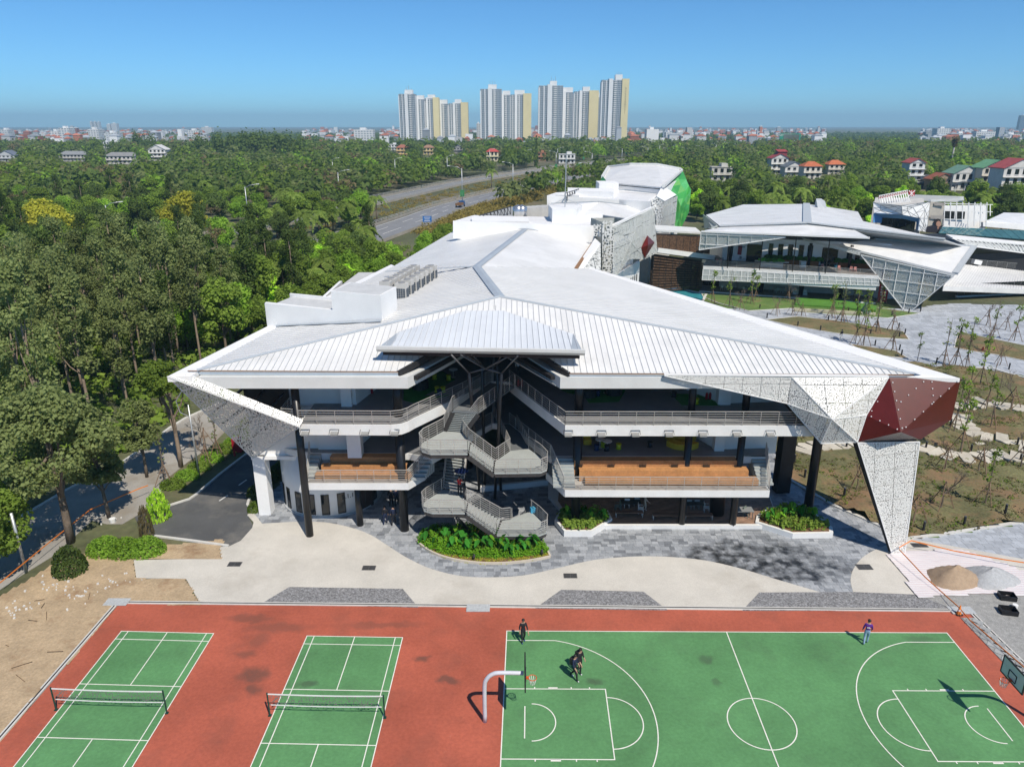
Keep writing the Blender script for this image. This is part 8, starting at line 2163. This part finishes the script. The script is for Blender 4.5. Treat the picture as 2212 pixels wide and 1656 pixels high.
# ================================================================ COURT EQUIPMENT
NETM = perfmat('net_mesh', (.16,.17,.16), 9, .60); GRNP = mk('post_green', (.01,.05,.04), .4, .1); TAPE = mk('white_tape', (.75,.75,.74), .6, .05)
def bnet(fr, lb):
    t = thing('badminton_net', lb, 'net', tuple(fr(0,6.75,.03)), 'badminton nets'); a, b = fr(-.15,6.75), fr(6.2,6.75)
    for p in (a,b):
        MB().cyl((p.x,p.y),.045,.02,1.6,8).build('post', GRNP, t); MB().box(p.x-.09,p.x+.09,p.y-.09,p.y+.09,.03,.06).build('foot', GRNP, t)
    m = MB(); m.quad(a+V((.1,0,.78)), b+V((-.1,0,.78)), b+V((-.1,0,1.5)), a+V((.1,0,1.5))); m.build('mesh', NETM, t)
    m = MB(); pts = [a+(b-a)*(i/12)+V((0,0,1.52-.05*math.sin(math.pi*i/12))) for i in range(13)]
    for i in range(12): m.bar(pts[i], pts[i+1], .02, .075)
    m.build('top_tape', TAPE, t); m = MB()
    pts = [a+(b-a)*(.02+.96*i/12)+V((0,0,.78-.06*math.sin(math.pi*i/12))) for i in range(13)]
    for i in range(12): m.bar(pts[i], pts[i+1], .02, .05)
    m.build('bottom_tape', TAPE, t)
bnet(frA, 'white-taped badminton net on the leftmost green court'); bnet(frB, 'white-taped badminton net on the court beside the basketball pole')
def hoop(base, front, lb):
    """base = pole foot, front = middle of the board, both on the ground"""
    t = thing('basketball_hoop', lb, 'basketball hoop', tuple(base), 'basketball hoops'); d = (front-base); L = d.length; d = d/L; s = V((-d.y,d.x,0)); PW_ = mk('hoop_pipe', (.55,.57,.62), .4, .1)
    pth = [base, base+V((0,0,2.3)), base+V((0,0,2.9))+d*.12, base+V((0,0,3.25))+d*.45, base+V((0,0,3.35))+d*.9, base+d*(L-.08)+V((0,0,3.35))]
    MB().tube(smooth(pth, 4), .115, 12).build('pole', PW_, t, True)
    c = base+d*L+V((0,0,3.42)); bo = MB(); bo.bar(c-s*.9, c+s*.9, .04, 1.05); bd_ = bo.build('backboard', mk('board_pale', (.55,.60,.60), .2, .05), t)
    m = MB()
    for z in (-.525,.525): m.bar(c-s*.92+V((0,0,z)), c+s*.92+V((0,0,z)), .07, .07)
    for k in (-.9,.9): m.bar(c+s*k+V((0,0,-.53)), c+s*k+V((0,0,.53)), .07)
    f = d*.035
    for z in (-.37,.08): m.bar(c+f-s*.3+V((0,0,z)), c+f+s*.3+V((0,0,z)), .02, .05)
    for k in (-.3,.3): m.bar(c+f+s*k+V((0,0,-.37)), c+f+s*k+V((0,0,.08)), .02, .05)
    m.build('board_frame', BLACKM, bd_)
    rc2 = c+d*.40+V((0,0,-.37)); ORG = mk('rim_orange', (.55,.09,.02), .4, .1); ring = [rc2+d*.225*math.cos(2*math.pi*i/20)+s*.225*math.sin(2*math.pi*i/20) for i in range(21)]
    m = MB(); m.tube(ring, .022, 6, False); m.bar(c+V((0,0,-.37)), rc2-d*.2, .16, .08); rim = m.build('rim', ORG, t); m = MB()
    for i in range(10):
        a = 2*math.pi*i/10
        for da in (.31,-.31): m.bar(rc2+d*.22*math.cos(a)+s*.22*math.sin(a), rc2+V((0,0,-.42))+d*.13*math.cos(a+da)+s*.13*math.sin(a+da), .014)
    m.build('net', TAPE, rim)
hoop(frC(-.95,7.5,.03), frC(1.2,7.5,0), 'white gooseneck basketball hoop at the left end of the court'); hoop(frC(28.95,7.5,.03), frC(26.8,7.5,0), 'basketball hoop with pale board at the right edge of the picture')
# ================================================================ BUILDING SITE CORNER
TARP = nt('striped_tarp'); tm2, tN, tL, tB = TARP; tc = tN.new('ShaderNodeTexCoord'); wv_ = tN.new('ShaderNodeTexWave'); wv_.bands_direction = 'Y'; wv_.inputs['Scale'].default_value = 1.15; tL.new(tc.outputs['Object'], wv_.inputs[0])
rp_ = tN.new('ShaderNodeValToRGB'); rp_.color_ramp.elements[0].color = (.68,.66,.66,1); rp_.color_ramp.elements[1].color = (.62,.52,.54,1); rp_.color_ramp.elements[0].position = .72; rp_.color_ramp.elements[1].position = .8; tL.new(wv_.outputs[0], rp_.inputs[0]); tL.new(rp_.outputs[0], tB.inputs['Base Color'])
tp4 = [G(*r3(*p)) for p in ((1415,1258),(1850,1245),(2210,1370),(2300,1520),(1990,1500),(1600,1525),(1540,1440),(1455,1320))]; m = MB(); n = 26; xs = [p.x for p in tp4]; ys = [p.y for p in tp4]; ii = {}
for j in range(n+1):
    for i in range(n+1): ii[i,j] = len(m.v); m.v.append((min(xs)+(max(xs)-min(xs))*i/n, min(ys)+(max(ys)-min(ys))*j/n, .085+rp3.uniform(0,.05)))
for j in range(n):
    for i in range(n):
        if inside((min(xs)+(max(xs)-min(xs))*(i+.5)/n, min(ys)+(max(ys)-min(ys))*(j+.5)/n), tp4): m.f.append((ii[i,j],ii[i+1,j],ii[i+1,j+1],ii[i,j+1])); m.m.append(0)
tag(m.build('tarpaulin', tm2, None, True), 'white tarpaulin with pink stripes spread beside the white leg', 'tarpaulin')
def pile(px, py, rx, ry, h, mat, nm, lb):
    c = G(px,py); m = MB(); n, k = 28, 9; v = []
    for j in range(k+1):
        t = j/k
        for i in range(n): a = 2*math.pi*i/n; q = 1+.12*math.sin(3*a+rx)+rp3.uniform(-.04,.04); v.append((c.x+rx*(1-t)*q*math.cos(a), c.y+ry*(1-t)*q*math.sin(a), .1+h*(1-(1-t)**1.7)*(.9+.1*math.sin(2*a))+(rp3.uniform(-.04,.04) if 0 < j < k else 0)))
    m.add(v, [(j*n+i, j*n+(i+1)%n, (j+1)*n+(i+1)%n, (j+1)*n+i) for j in range(k) for i in range(n)]); tag(m.build(nm, mat, None, True), lb, 'heap')
pile(*r3(1800,1420), 1.9, 1.35, 1.15, mk('brown_sand', (.34,.25,.17), .95, .15, 3, bump=.04, bscale=12), 'sand_heap', 'heap of brown sand on the striped tarpaulin'); pile(*r3(2010,1415), 1.9, 1.45, .9, mk('grey_grit', (.40,.41,.42), .95, .15, 6, bump=.05, bscale=20), 'gravel_heap', 'heap of grey grit beside the brown sand')
ORT = mk('orange_tape', (.75,.22,.03), .6, .1)
def tape(pts, lb): m = MB(); [m.bar(a, b, .02, .09) for a, b in zip(pts, pts[1:])]; tag(m.build('barrier_tape', ORT), lb, 'tape')
tape([G(*r3(1490,1230),1.0), G(*r3(1560,1190),.9), G(*r3(1810,1250),.5), G(*r3(2100,1300),.6), G(*r3(2300,1330),.6)], 'orange barrier tape stretched behind the tarpaulin'); tape([G(*r3(1490,1240),.9), G(*r3(1640,1400),.5), G(*r3(1740,1490),.3), G(*r3(1830,1570),.5), G(*r3(1900,1650),.3), G(2212,1440,.3)], 'orange barrier tape running from the white leg to the cone')
tape([G(0,1258,.9), G(95,1180,.95), G(195,1100,1.0), G(300,1055,1.1), G(320,1048,1.0)], 'orange and white barrier tape along the lane at left')
g_ = G(*r3(1832,1612),.06); t = thing('traffic_cone', 'orange and white traffic cone at the corner of the red court', 'cone', tuple(g_)); MB().box(g_.x-.2,g_.x+.2,g_.y-.2,g_.y+.2,.06,.1).build('base', BLACKM, t); MB().tube([(g_.x,g_.y,.1),(g_.x,g_.y,.3),(g_.x,g_.y,.45),(g_.x,g_.y,.75)], [.16,.12,.09,.03], 12).build('body', ORT, t); MB().tube([(g_.x,g_.y,.33),(g_.x,g_.y,.45)], [.118,.096], 12).build('stripe', TAPE, t)
for (x, y, lb) in ((2108,1522,'black plastic crate, the upper one right of the tarpaulin'), (2115,1605,'black plastic crate, the lower one by the court corner')):
    p = G(*r3(x,y),.06); t = thing('crate', lb, 'crate', tuple(p)); MB().obox((p.x,p.y),1.0,.7,.06,.1,-.2).build('bottom', BLACK, t)
    for sx, sy, w, d_ in ((0,-.34,1.0,.03),(0,.34,1.0,.03),(-.49,0,.03,.7),(.49,0,.03,.7)): ca2, sa2 = math.cos(-.2), math.sin(-.2); MB().obox((p.x+sx*ca2-sy*sa2,p.y+sx*sa2+sy*ca2),w,d_,.1,.42,-.2).build('side', BLACK, t)
p = G(*r3(2155,1575),.06); tag(MB().tube([(p.x,p.y,.06),(p.x,p.y,.3)], [.16,.18], 12).build('white_bucket', TAPE), 'small white bucket between the black crates', 'bucket'); p = G(*r8(637,1140)); tag(MB().tube([(p.x,p.y,0),(p.x,p.y,.35)], [.22,.26], 12).build('white_tub', TAPE), 'white plastic tub under the tree by the lane', 'tub')
slb = mk('grey_slab', (.30,.31,.31), .8, .15, 2, objr=.2); st2 = struct('edge_paving', MB().prism([(p.x,p.y) for p in (G(2075,1335),G(2105,1335),G(2330,1560),G(2290,1560))], 0, .065), GRAV2)
for i in range(26):
    f, k = (i//2)/13, i % 2; p = G(2098+205*f+14*k, 1345+205*f-2*k,.07); MB().obox((p.x,p.y),.62,.5,.05,.1,-.75).build('paver', slb, st2)
p = G(*r8(1345,740)); t = thing('red_cabinet', 'red hose cabinet on the verge beside the access road', 'cabinet', tuple(p)); MB().box(p.x-.45,p.x+.45,p.y-.3,p.y+.3,0,1.5).build('body', mk('cabinet_red', (.38,.02,.03), .4, .1), t); MB().box(p.x-.38,p.x+.38,p.y-.32,p.y-.301,.2,1.3).build('door', mk('door_red', (.3,.02,.03), .4, .1), t)
def hydrant(px, py, lb, q): p = G(*q(px,py),.05); t = thing('fire_hydrant', lb, 'hydrant', tuple(p)); MB().tube([(p.x,p.y,.05),(p.x,p.y,.6),(p.x,p.y,.75)], [.12,.12,.03], 10).build('body', MATS['cabinet_red'], t); MB().tube([(p.x-.2,p.y,.45),(p.x+.2,p.y,.45)], .06, 8).build('outlet', mk('hydrant_yellow', (.5,.35,.05), .5), t)
hydrant(1326,765,'red and yellow fire hydrant beside the red hose cabinet', r8); hydrant(1018,465,'red fire hydrant on the plaza lawn island', q5)
rbw = MB()
for i in range(90):
    c = rp3.choice((r8(285,1505),r8(440,1560),r8(690,1480),r8(90,1640),r8(600,1120))); p = G(*c); x, y = p.x+rp3.gauss(0,.7), p.y+rp3.gauss(0,.5); s = rp3.uniform(.05,.16); rbw.obox((x,y), s, s*.8, .03, .06+s*.6, rp3.uniform(0,3))
tag(rbw.build('rubble', mk('white_rubble', (.6,.58,.54), .9, .2, 4)), 'scattered white broken rubble on the dirt', 'rubble', None, 'stuff')
tw_ = MB()
for i in range(26): p = G(rp3.uniform(10,400), rp3.uniform(1290,1480),.09); a = rp3.uniform(0,3.1); l = rp3.uniform(.3,1.1); (p.x < frA(0,0).x-3) and tw_.bar(p, p+V((math.cos(a)*l,math.sin(a)*l,.03)), .025)
tag(tw_.build('dry_twigs', mk('twig_brown', (.14,.09,.05), .9, .2)), 'dry brown twigs strewn over the dirt', 'twigs', None, 'stuff')
# ================================================================ FURNITURE OF THE SCHOOL
def dk(x, y): return G(*q1(x,y), .34)
for x, y, k, rzz, lb in ((630,1330,'green',-1.5,'dark green chair at the left end of the left deck table'),(708,1300,'white',3.1,'white chair behind the left deck table'),(795,1290,'grey',3.1,'grey chair behind the left deck table'),(832,1355,'white',1.5,'white armchair at the right end of the left deck table'),(1255,1310,'grey',3.1,'grey chair behind the middle deck table, left'),(1325,1310,'grey',3.1,'grey chair behind the middle deck table, right'),(1415,1345,'white',1.5,'white armchair at the right end of the middle deck table'),(1770,1390,'green',.8,'dark chair at the sunlit table by the right planter')): put(CH[k], dk(x,y), rzz, lb, 'chairs on the ground deck')
for x, y, lb in ((740,1320,'dark rectangular table on the deck behind the first bench'),(1310,1330,'dark rectangular table on the deck behind the third bench'),(1730,1390,'pale table by the right planter in the sunlit corner of the deck')): put(TB['dark' if x < 1700 else 'grey'], dk(x,y), 0, lb, 'tables on the ground deck')
def bench(p, lb): t = thing('bench', lb, 'bench', tuple(p), 'benches on the ground deck'); MB().box(p.x-1.15,p.x+1.15,p.y-.22,p.y+.22,p.z+.4,p.z+.46).build('seat', mk('bench_wood', (.16,.10,.07), .6, .2), t); [MB().bar((p.x+s,p.y+u,p.z),(p.x+s,p.y+u,p.z+.4),.05).build('leg', STEEL, t) for s in (-1.1,1.1) for u in (-.18,.18)]
for x, y, lb in ((730,1385,'slim bench in front of the left deck table'),(1060,1408,'slim bench left of the middle black column on the deck'),(1345,1408,'slim bench right of the middle black column on the deck')): bench(dk(x,y), lb)
def stool(p, col, nm, lb): t = thing('stool', lb, 'stool', tuple(p), 'moulded stools'); mt = mk('stool_'+nm, col, .5, .08); MB().tube([p, p+V((0,0,.2)), p+V((0,0,.42))], [.24,.17,.22], 12).build('body', mt, t, True); MB().cyl((p.x,p.y),.23,p.z+.42,p.z+.46,12).build('seat', mt, t)
ST = {'yellow':(.45,.48,.02),'navy':(.012,.03,.09),'black':(.02,.022,.028)}
for x, y, c, q, z, lb in ((500,770,'yellow',q1,Z2,'lime stool by the white round table on the middle floor'),(638,785,'yellow',q1,Z2,'lime stool standing alone right of the white table'),(1092,758,'yellow',q1,Z2,'lime stool left of the yellow curved sofa'),(442,795,'navy',q1,Z2,'navy stool left of the white round table'),(533,800,'black',q1,Z2,'black stool in front of the white round table'),(915,768,'black',q1,Z2,'black stool in the middle of the empty floor'),(452,312,'navy',q1,Z3,'navy stool on the upper green carpet by the black round sofa'),(1128,325,'black',q1,Z3,'black stool left of the third upper column'),(1325,385,'yellow',q1,Z3,'lime stool behind the third upper column'),(260,345,'yellow',r2,Z3,'lime stool on the left upper carpet, left one'),(368,350,'yellow',r2,Z3,'lime stool on the left upper carpet, right one'),(297,462,'navy',r2,Z3,'navy stool on the left upper carpet between lime ones'),(280,440,'yellow',r2,Z3,'lime stool behind the navy stool on the left upper carpet'),(325,440,'yellow',r2,Z3,'lime stool right of the navy stool on the left upper carpet')): stool(G(*q(x,y),z+.02), ST[c], c, lb)
def rtable(p, lb): t = thing('round_table', lb, 'table', tuple(p)); MB().cyl((p.x,p.y),.4,p.z+.72,p.z+.75,16).build('tabletop', TAPE, t); MB().cyl((p.x,p.y),.04,p.z,p.z+.72,8).build('stem', STEEL, t); MB().cyl((p.x,p.y),.22,p.z,p.z+.03,12).build('foot', STEEL, t)
rtable(G(*q1(470,775),Z2+.02), 'white round table behind the navy stool on the middle floor'); rtable(G(*q1(535,790),Z2+.02), 'white round table above the black stool on the middle floor'); rtable(G(*q1(525,292),Z3+.02), 'white round table on the upper green carpet'); rtable(G(*r2(403,330),Z3+.02), 'white round table on the left upper carpet')
YEL = mk('yellow_fabric', (.52,.36,.03), .8, .1)
p = G(*q1(1160,808),Z2+.02); t = thing('curved_sofa', 'yellow curved sofa beside the middle column on the middle floor', 'sofa', tuple(p)); m = MB(); arc = [(p.x+.7+1.5*math.cos(a), p.y+1.6+1.5*math.sin(a)) for a in np.linspace(3.5,5.6,9)]; inn = [(p.x+.7+.8*math.cos(a), p.y+1.6+.8*math.sin(a)) for a in np.linspace(5.6,3.5,9)]; MB().prism(arc+inn, p.z, p.z+.5).build('seat', YEL, t); MB().prism([(x+.2,y+1.6) for x, y in arc]+[(x+.2,y+1.6) for x, y in inn], p.z, p.z+.5).build('seat', YEL, t)
p = G(*q1(362,752),Z2+.02); t = thing('yellow_chair', 'square yellow chair near the left middle-floor column', 'chair', tuple(p)); MB().box(p.x-.32,p.x+.32,p.y,p.y+.6,p.z,p.z+.45).build('seat', YEL, t); MB().box(p.x-.32,p.x+.32,p.y+.5,p.y+.6,p.z+.45,p.z+.85).build('backrest', YEL, t)
for q, x, y, lb in ((r2,150,425,'black cylinder sofa on the left upper carpet'),(q1,370,335,'black cylinder sofa behind the first right upper column'),(q1,600,315,'low black round sofa on the right upper carpet')): p = G(*q(x,y),Z3+.02); t = thing('round_sofa', lb, 'sofa', tuple(p)); MB().cyl((p.x,p.y+.5),.7,p.z,p.z+.6,18).build('body', BLACKM, t); MB().cyl((p.x,p.y+.5),.66,p.z+.6,p.z+.68,18).build('cushion', BLACK, t)
for q, x, y, z, lb in ((q1,1432,345,Z3,'red fire extinguisher box on the right upper floor'),(r1,1585,550,Z3,'red fire extinguisher box by the left upper door'),(r2,905,395,Z3,'red fire extinguishers at the head of the notch')): p = G(*q(x,y),z+.02); t = thing('fire_extinguisher', lb, 'extinguisher', tuple(p), 'fire extinguishers'); [MB().tube([(p.x+s,p.y,p.z),(p.x+s,p.y,p.z+.45),(p.x+s,p.y,p.z+.58)], [.11,.11,.03], 8).build('cylinder', MATS['cabinet_red'], t) for s in (-.14,.14)]
p = G(*qs(1422,1055),zE_+.01); tag(MB().obox((p.x,p.y),.4,.3,p.z,p.z+.45,.4).build('blue_bag', mk('bag_blue', (.06,.35,.55), .6, .2)), 'light blue bag left on the lowest stair landing', 'bag')
# ================================================================ PEOPLE
SKIN = mk('skin', (.42,.25,.17), .6, .06); HAIR = mk('hair_black', (.012,.01,.01), .5, .2)
def person(p, rz_, shirt, legs, shoe, lb, stride=.0, armf=(0,0), hold=None, hgt=1.72, extra=None):
    """joints -> skin modifier -> one body mesh; faces coloured by the nearest bone"""
    k = hgt/1.74; s = stride; J = [(0,0,.95,.135),(0,0,1.2,.14),(0,.01,1.40,.145),(0,0,1.50,.06),(0,-.02,1.57,.075),(0,-.03,1.66,.098),(0,-.01,1.73,.07)]; E = [(0,1),(1,2),(2,3),(3,4),(4,5),(5,6)]; part = ['l','s','s','k','k','k','k']
    def ch(root, pts, labs):
        prev = root
        for q, l in zip(pts, labs): J.append(q); part.append(l); E.append((prev, len(J)-1)); prev = len(J)-1
    for sd, ph in ((-1,s),(1,-s)):
        ch(0, [(sd*.09,0,.88,.1),(sd*.1,-.06-ph*.55 if ph > 0 else -.03-ph*.35,.5,.075),(sd*.1,-ph*.9+(.0 if ph >= 0 else .1),.09,.05),(sd*.11,-ph*.9-.16,.045,.04)], 'lllo')
    for sd, af in ((-1,armf[0]),(1,armf[1])):
        if af == 2: pts = [(sd*.17,0,1.41,.075),(sd*.22,-.18,1.22,.055),(sd*.1,-.34,1.32,.042),(sd*.07,-.38,1.37,.035)]
        elif af == 3: pts = [(sd*.17,0,1.41,.075),(sd*.24,-.16,1.5,.055),(sd*.16,-.28,1.66,.042),(sd*.15,-.3,1.74,.035)]
        else: pts = [(sd*.17,0,1.41,.075),(sd*.24,.03-af*.1,1.15,.055),(sd*.25,-.06-af*.28,.93,.042),(sd*.25,-.09-af*.32,.86,.036)]
        ch(2, pts, 'sskk')
    me = bpy.data.meshes.new('body'); me.from_pydata([(a*k,b*k,c*k) for a,b,c,_ in J], E, []); o = bpy.data.objects.new('tmpb', me); COL.objects.link(o)
    sk_ = o.modifiers.new('s','SKIN'); sv = me.skin_vertices[0].data
    for i, j in enumerate(J): sv[i].radius = (j[3]*k, j[3]*k*(.72 if i < 3 else 1)); sv[i].use_root = i == 0
    o.modifiers.new('u','SUBSURF').levels = 1
    bm2 = bpy.data.meshes.new_from_object(o.evaluated_get(bpy.context.evaluated_depsgraph_get())); bpy.data.objects.remove(o)
    m = MB(); m.v = [tuple(v.co) for v in bm2.vertices]; Vj = [V(j[:3])*k for j in J]; ml = dict(s=0,l=1,k=2,o=3)
    for f in bm2.polygons:
        m.f.append(tuple(f.vertices)); c = f.center; i = min(range(len(Vj)), key=lambda q: (Vj[q]-c).length-J[q][3]*.4); m.m.append(ml[part[i]])
    m.mi = 2
    for hi_ in (len(J)-5, len(J)-1):      # five unequal fingers on each hand
        w = Vj[hi_]
        for q, l in ((-.03,.06),(-.015,.08),(0,.085),(.015,.075)): m.tube([w+V((q,0,-.01)), w+V((q,-.015,-l*.6)), w+V((q,-.035,-l))], [.009,.008,.006], 5)
        m.tube([w+V((.035,-.01,.01)), w+V((.055,-.03,-.035))], [.01,.007], 5)
    m.tube([V((0,-.12,1.64))*k, V((0,-.145,1.615))*k], [.012,.018], 5)
    t = thing('person', lb, 'person'); b_ = m.build('body', [shirt, legs, SKIN, shoe], t, True)
    h = MB(); h.ball((0,-.005*k,1.70*k), .108*k, 12, 8, .85); h.f = [f for f in h.f if sum(h.v[i][2] for i in f)/4 > 1.655*k or sum(h.v[i][1] for i in f)/4 > .03]; h.m = [0]*len(h.f); h.build('hair', HAIR, t, True)
    e = MB(); e.ball((-.035*k,-.118*k,1.665*k),.011,6,4).ball((.035*k,-.118*k,1.665*k),.011,6,4); e.m = [0]*len(e.f); e.build('eyes', BLACKM, t); MB().box(-.025*k,.025*k,-.122*k,-.11*k,1.60*k,1.608*k).build('mouth', mk('lip', (.3,.12,.1), .6), t)
    if extra: extra(t, k)
    t.location = p; t.rotation_euler = (0,0,rz_); return t
BK, NV, PU, DE, WS, SH = mk('cloth_black', (.014,.014,.018), .8, .2), mk('cloth_navy', (.012,.02,.055), .8, .2), mk('cloth_purple', (.10,.02,.22), .8, .1), mk('cloth_denim', (.25,.36,.50), .8, .15), mk('cloth_white', (.6,.6,.58), .8, .1), mk('shoe_white', (.6,.6,.6), .5, .1)
RD, SB = mk('cloth_red', (.55,.03,.03), .8, .1), mk('shoe_blue', (.03,.07,.22), .5, .1)
def pack(t, k): MB().obox((0,.2),.3,.2,1.02*k,1.45*k).build('backpack', BLACKM, t)
def logo(t, k): m = MB(); m.tube([(-.09,.118,1.3),(0,.125,1.34),(.09,.118,1.3)], .012, 5); m.bar((-.09,.122,1.27),(.09,.122,1.27),.02); m.build('shirt_print', TAPE, t)
person(G(*zc3(372,243),.03), R(15), BK, BK, SB, 'person in black walking on the court corner beside the sideline', .12, (.2,1)); person(G(*zc3(860,505),.03), R(40), BK, BK, SH, 'person in black with backpack walking on the court, the one farther back', .18, (1,.3), extra=pack); person(G(*zc3(815,560),.03), R(50), NV, BK, SH, 'person in navy jacket with backpack striding across the court in front', .3, (.8,.2), extra=pack)
person(G(*zd(1150,200),.03), R(160), PU, DE, SH, 'person in purple shirt and pale jeans standing with back to the camera', .1, (.6,.3), extra=logo, hgt=1.8)
def umb(t, k):
    m = MB(); n = 10; c = V((-.1,-.3,2.25)); v = [c+V((0,0,.08))]+[c+V((.58*math.cos(2*math.pi*i/n),.58*math.sin(2*math.pi*i/n),-.16)) for i in range(n)]; m.add(v, [(0,1+i,1+(i+1)%n) for i in range(n)]); o = m.build('umbrella', mk('umbrella_blue', (.012,.03,.12), .6, .1), None); MB().bar((-.1,-.3,1.3),(-.1,-.3,2.3),.02).build('shaft', STEEL, o); tag(o, 'dark blue umbrella held over the person in red on the stair landing', 'umbrella'); UM.append(o)
UM = []; pr_ = person(G(*qs(640,880),zD+.01), R(170), RD, BK, BK, 'person in red shirt under a blue umbrella on the lower stair landing', 0, (2,2), extra=umb); UM[0].location = pr_.location; UM[0].rotation_euler = pr_.rotation_euler
person(G(*qs(690,915),zD+.01), R(-100), BK, BK, SH, 'person in black beside the one with the umbrella on the stair landing', .05, (0,2))
person(G(*r1(1700,1535),.03), R(180), BK, NV, SH, 'person in dark clothes with long hair walking away by the left columns', .15, (0,.4), hgt=1.65); person(G(*r1(1762,1540),.03), R(180), NV, BK, SH, 'taller person in dark jacket walking away beside the left black column', .18, (.3,0)); person(G(*r1(1745,1400),.03), R(180), BK, BK, SH, 'person in the rear pair under the left terrace, left one', .1); person(G(*r1(1785,1400),.03), R(180), NV, BK, SH, 'person in the rear pair under the left terrace, right one', .1)
person(G(*r2(890,330),Z3+.02), R(150), WS, BK, SH, 'person in white shirt photographing at the head of the notch', 0, (3,0)); person(dk(868,1330), R(90), mk('cloth_beige', (.42,.37,.30), .8, .1), mk('cloth_sand', (.45,.38,.30), .8, .1), SH, 'person in beige standing by the white armchair on the deck', .05, (1,.5), hgt=1.62); person(G(*q5(92,395),.06), R(200), BK, WS, SH, 'person in black jacket walking alone on the plaza path', .2, (.5,.2)); g_ = G(*q5(258,215)); 
p = G(*q5(255,212),.5); tag(MB().tube([(p.x,p.y,.4),(p.x,p.y+.1,.9),(p.x,p.y+.15,2.2)], [.9,.8,.1], 12).build('sign_stone', mk('dark_green_stone', (.05,.10,.07), .5, .2)), 'dark green rounded marker stone on the canteen lawn', 'marker')
# ================================================================ LABELS THAT COUNT REPEATS
def nth(i): return wo[i] if i < len(wo) else f'{i+1}'+('th' if (i+1)%10 not in (1,2,3) or 10 < (i+1)%100 < 14 else ['st','nd','rd'][(i+1)%10-1])
cnt = {}
for o in COL.objects:
    if o.parent is None and o.get('label'): cnt.setdefault(o['label'], []).append(o)
for lb, L in cnt.items():
    if len(L) > 1:
        L.sort(key=lambda o: inview(o.location.x, o.location.y, o.location.z)[1])
        for i, o in enumerate(L): o['label'] = f'{lb}, {nth(i)} from the left'
# ================================================================ HAZE
for k in list(CH.values())+list(TB.values()): drop(k)
hz = MB().box(-9200, 9200, -330, 14200, -1.2, 210).build('haze', None)
hz.data.materials.clear()
hm = bpy.data.materials.new('haze_air'); hm.use_nodes = True; hn = hm.node_tree.nodes; hn.remove(hn['Principled BSDF'])
pv = hn.new('ShaderNodeVolumePrincipled'); pv.inputs['Color'].default_value = (.48, .78, 1, 1); pv.inputs['Density'].default_value = .00014; pv.inputs['Anisotropy'].default_value = .0
hm.node_tree.links.new(pv.outputs[0], hn['Material Output'].inputs['Volume']); hz.data.materials.append(hm); hz['kind'] = 'stuff'; hz['label'] = 'thin blue haze in the air over the whole site'
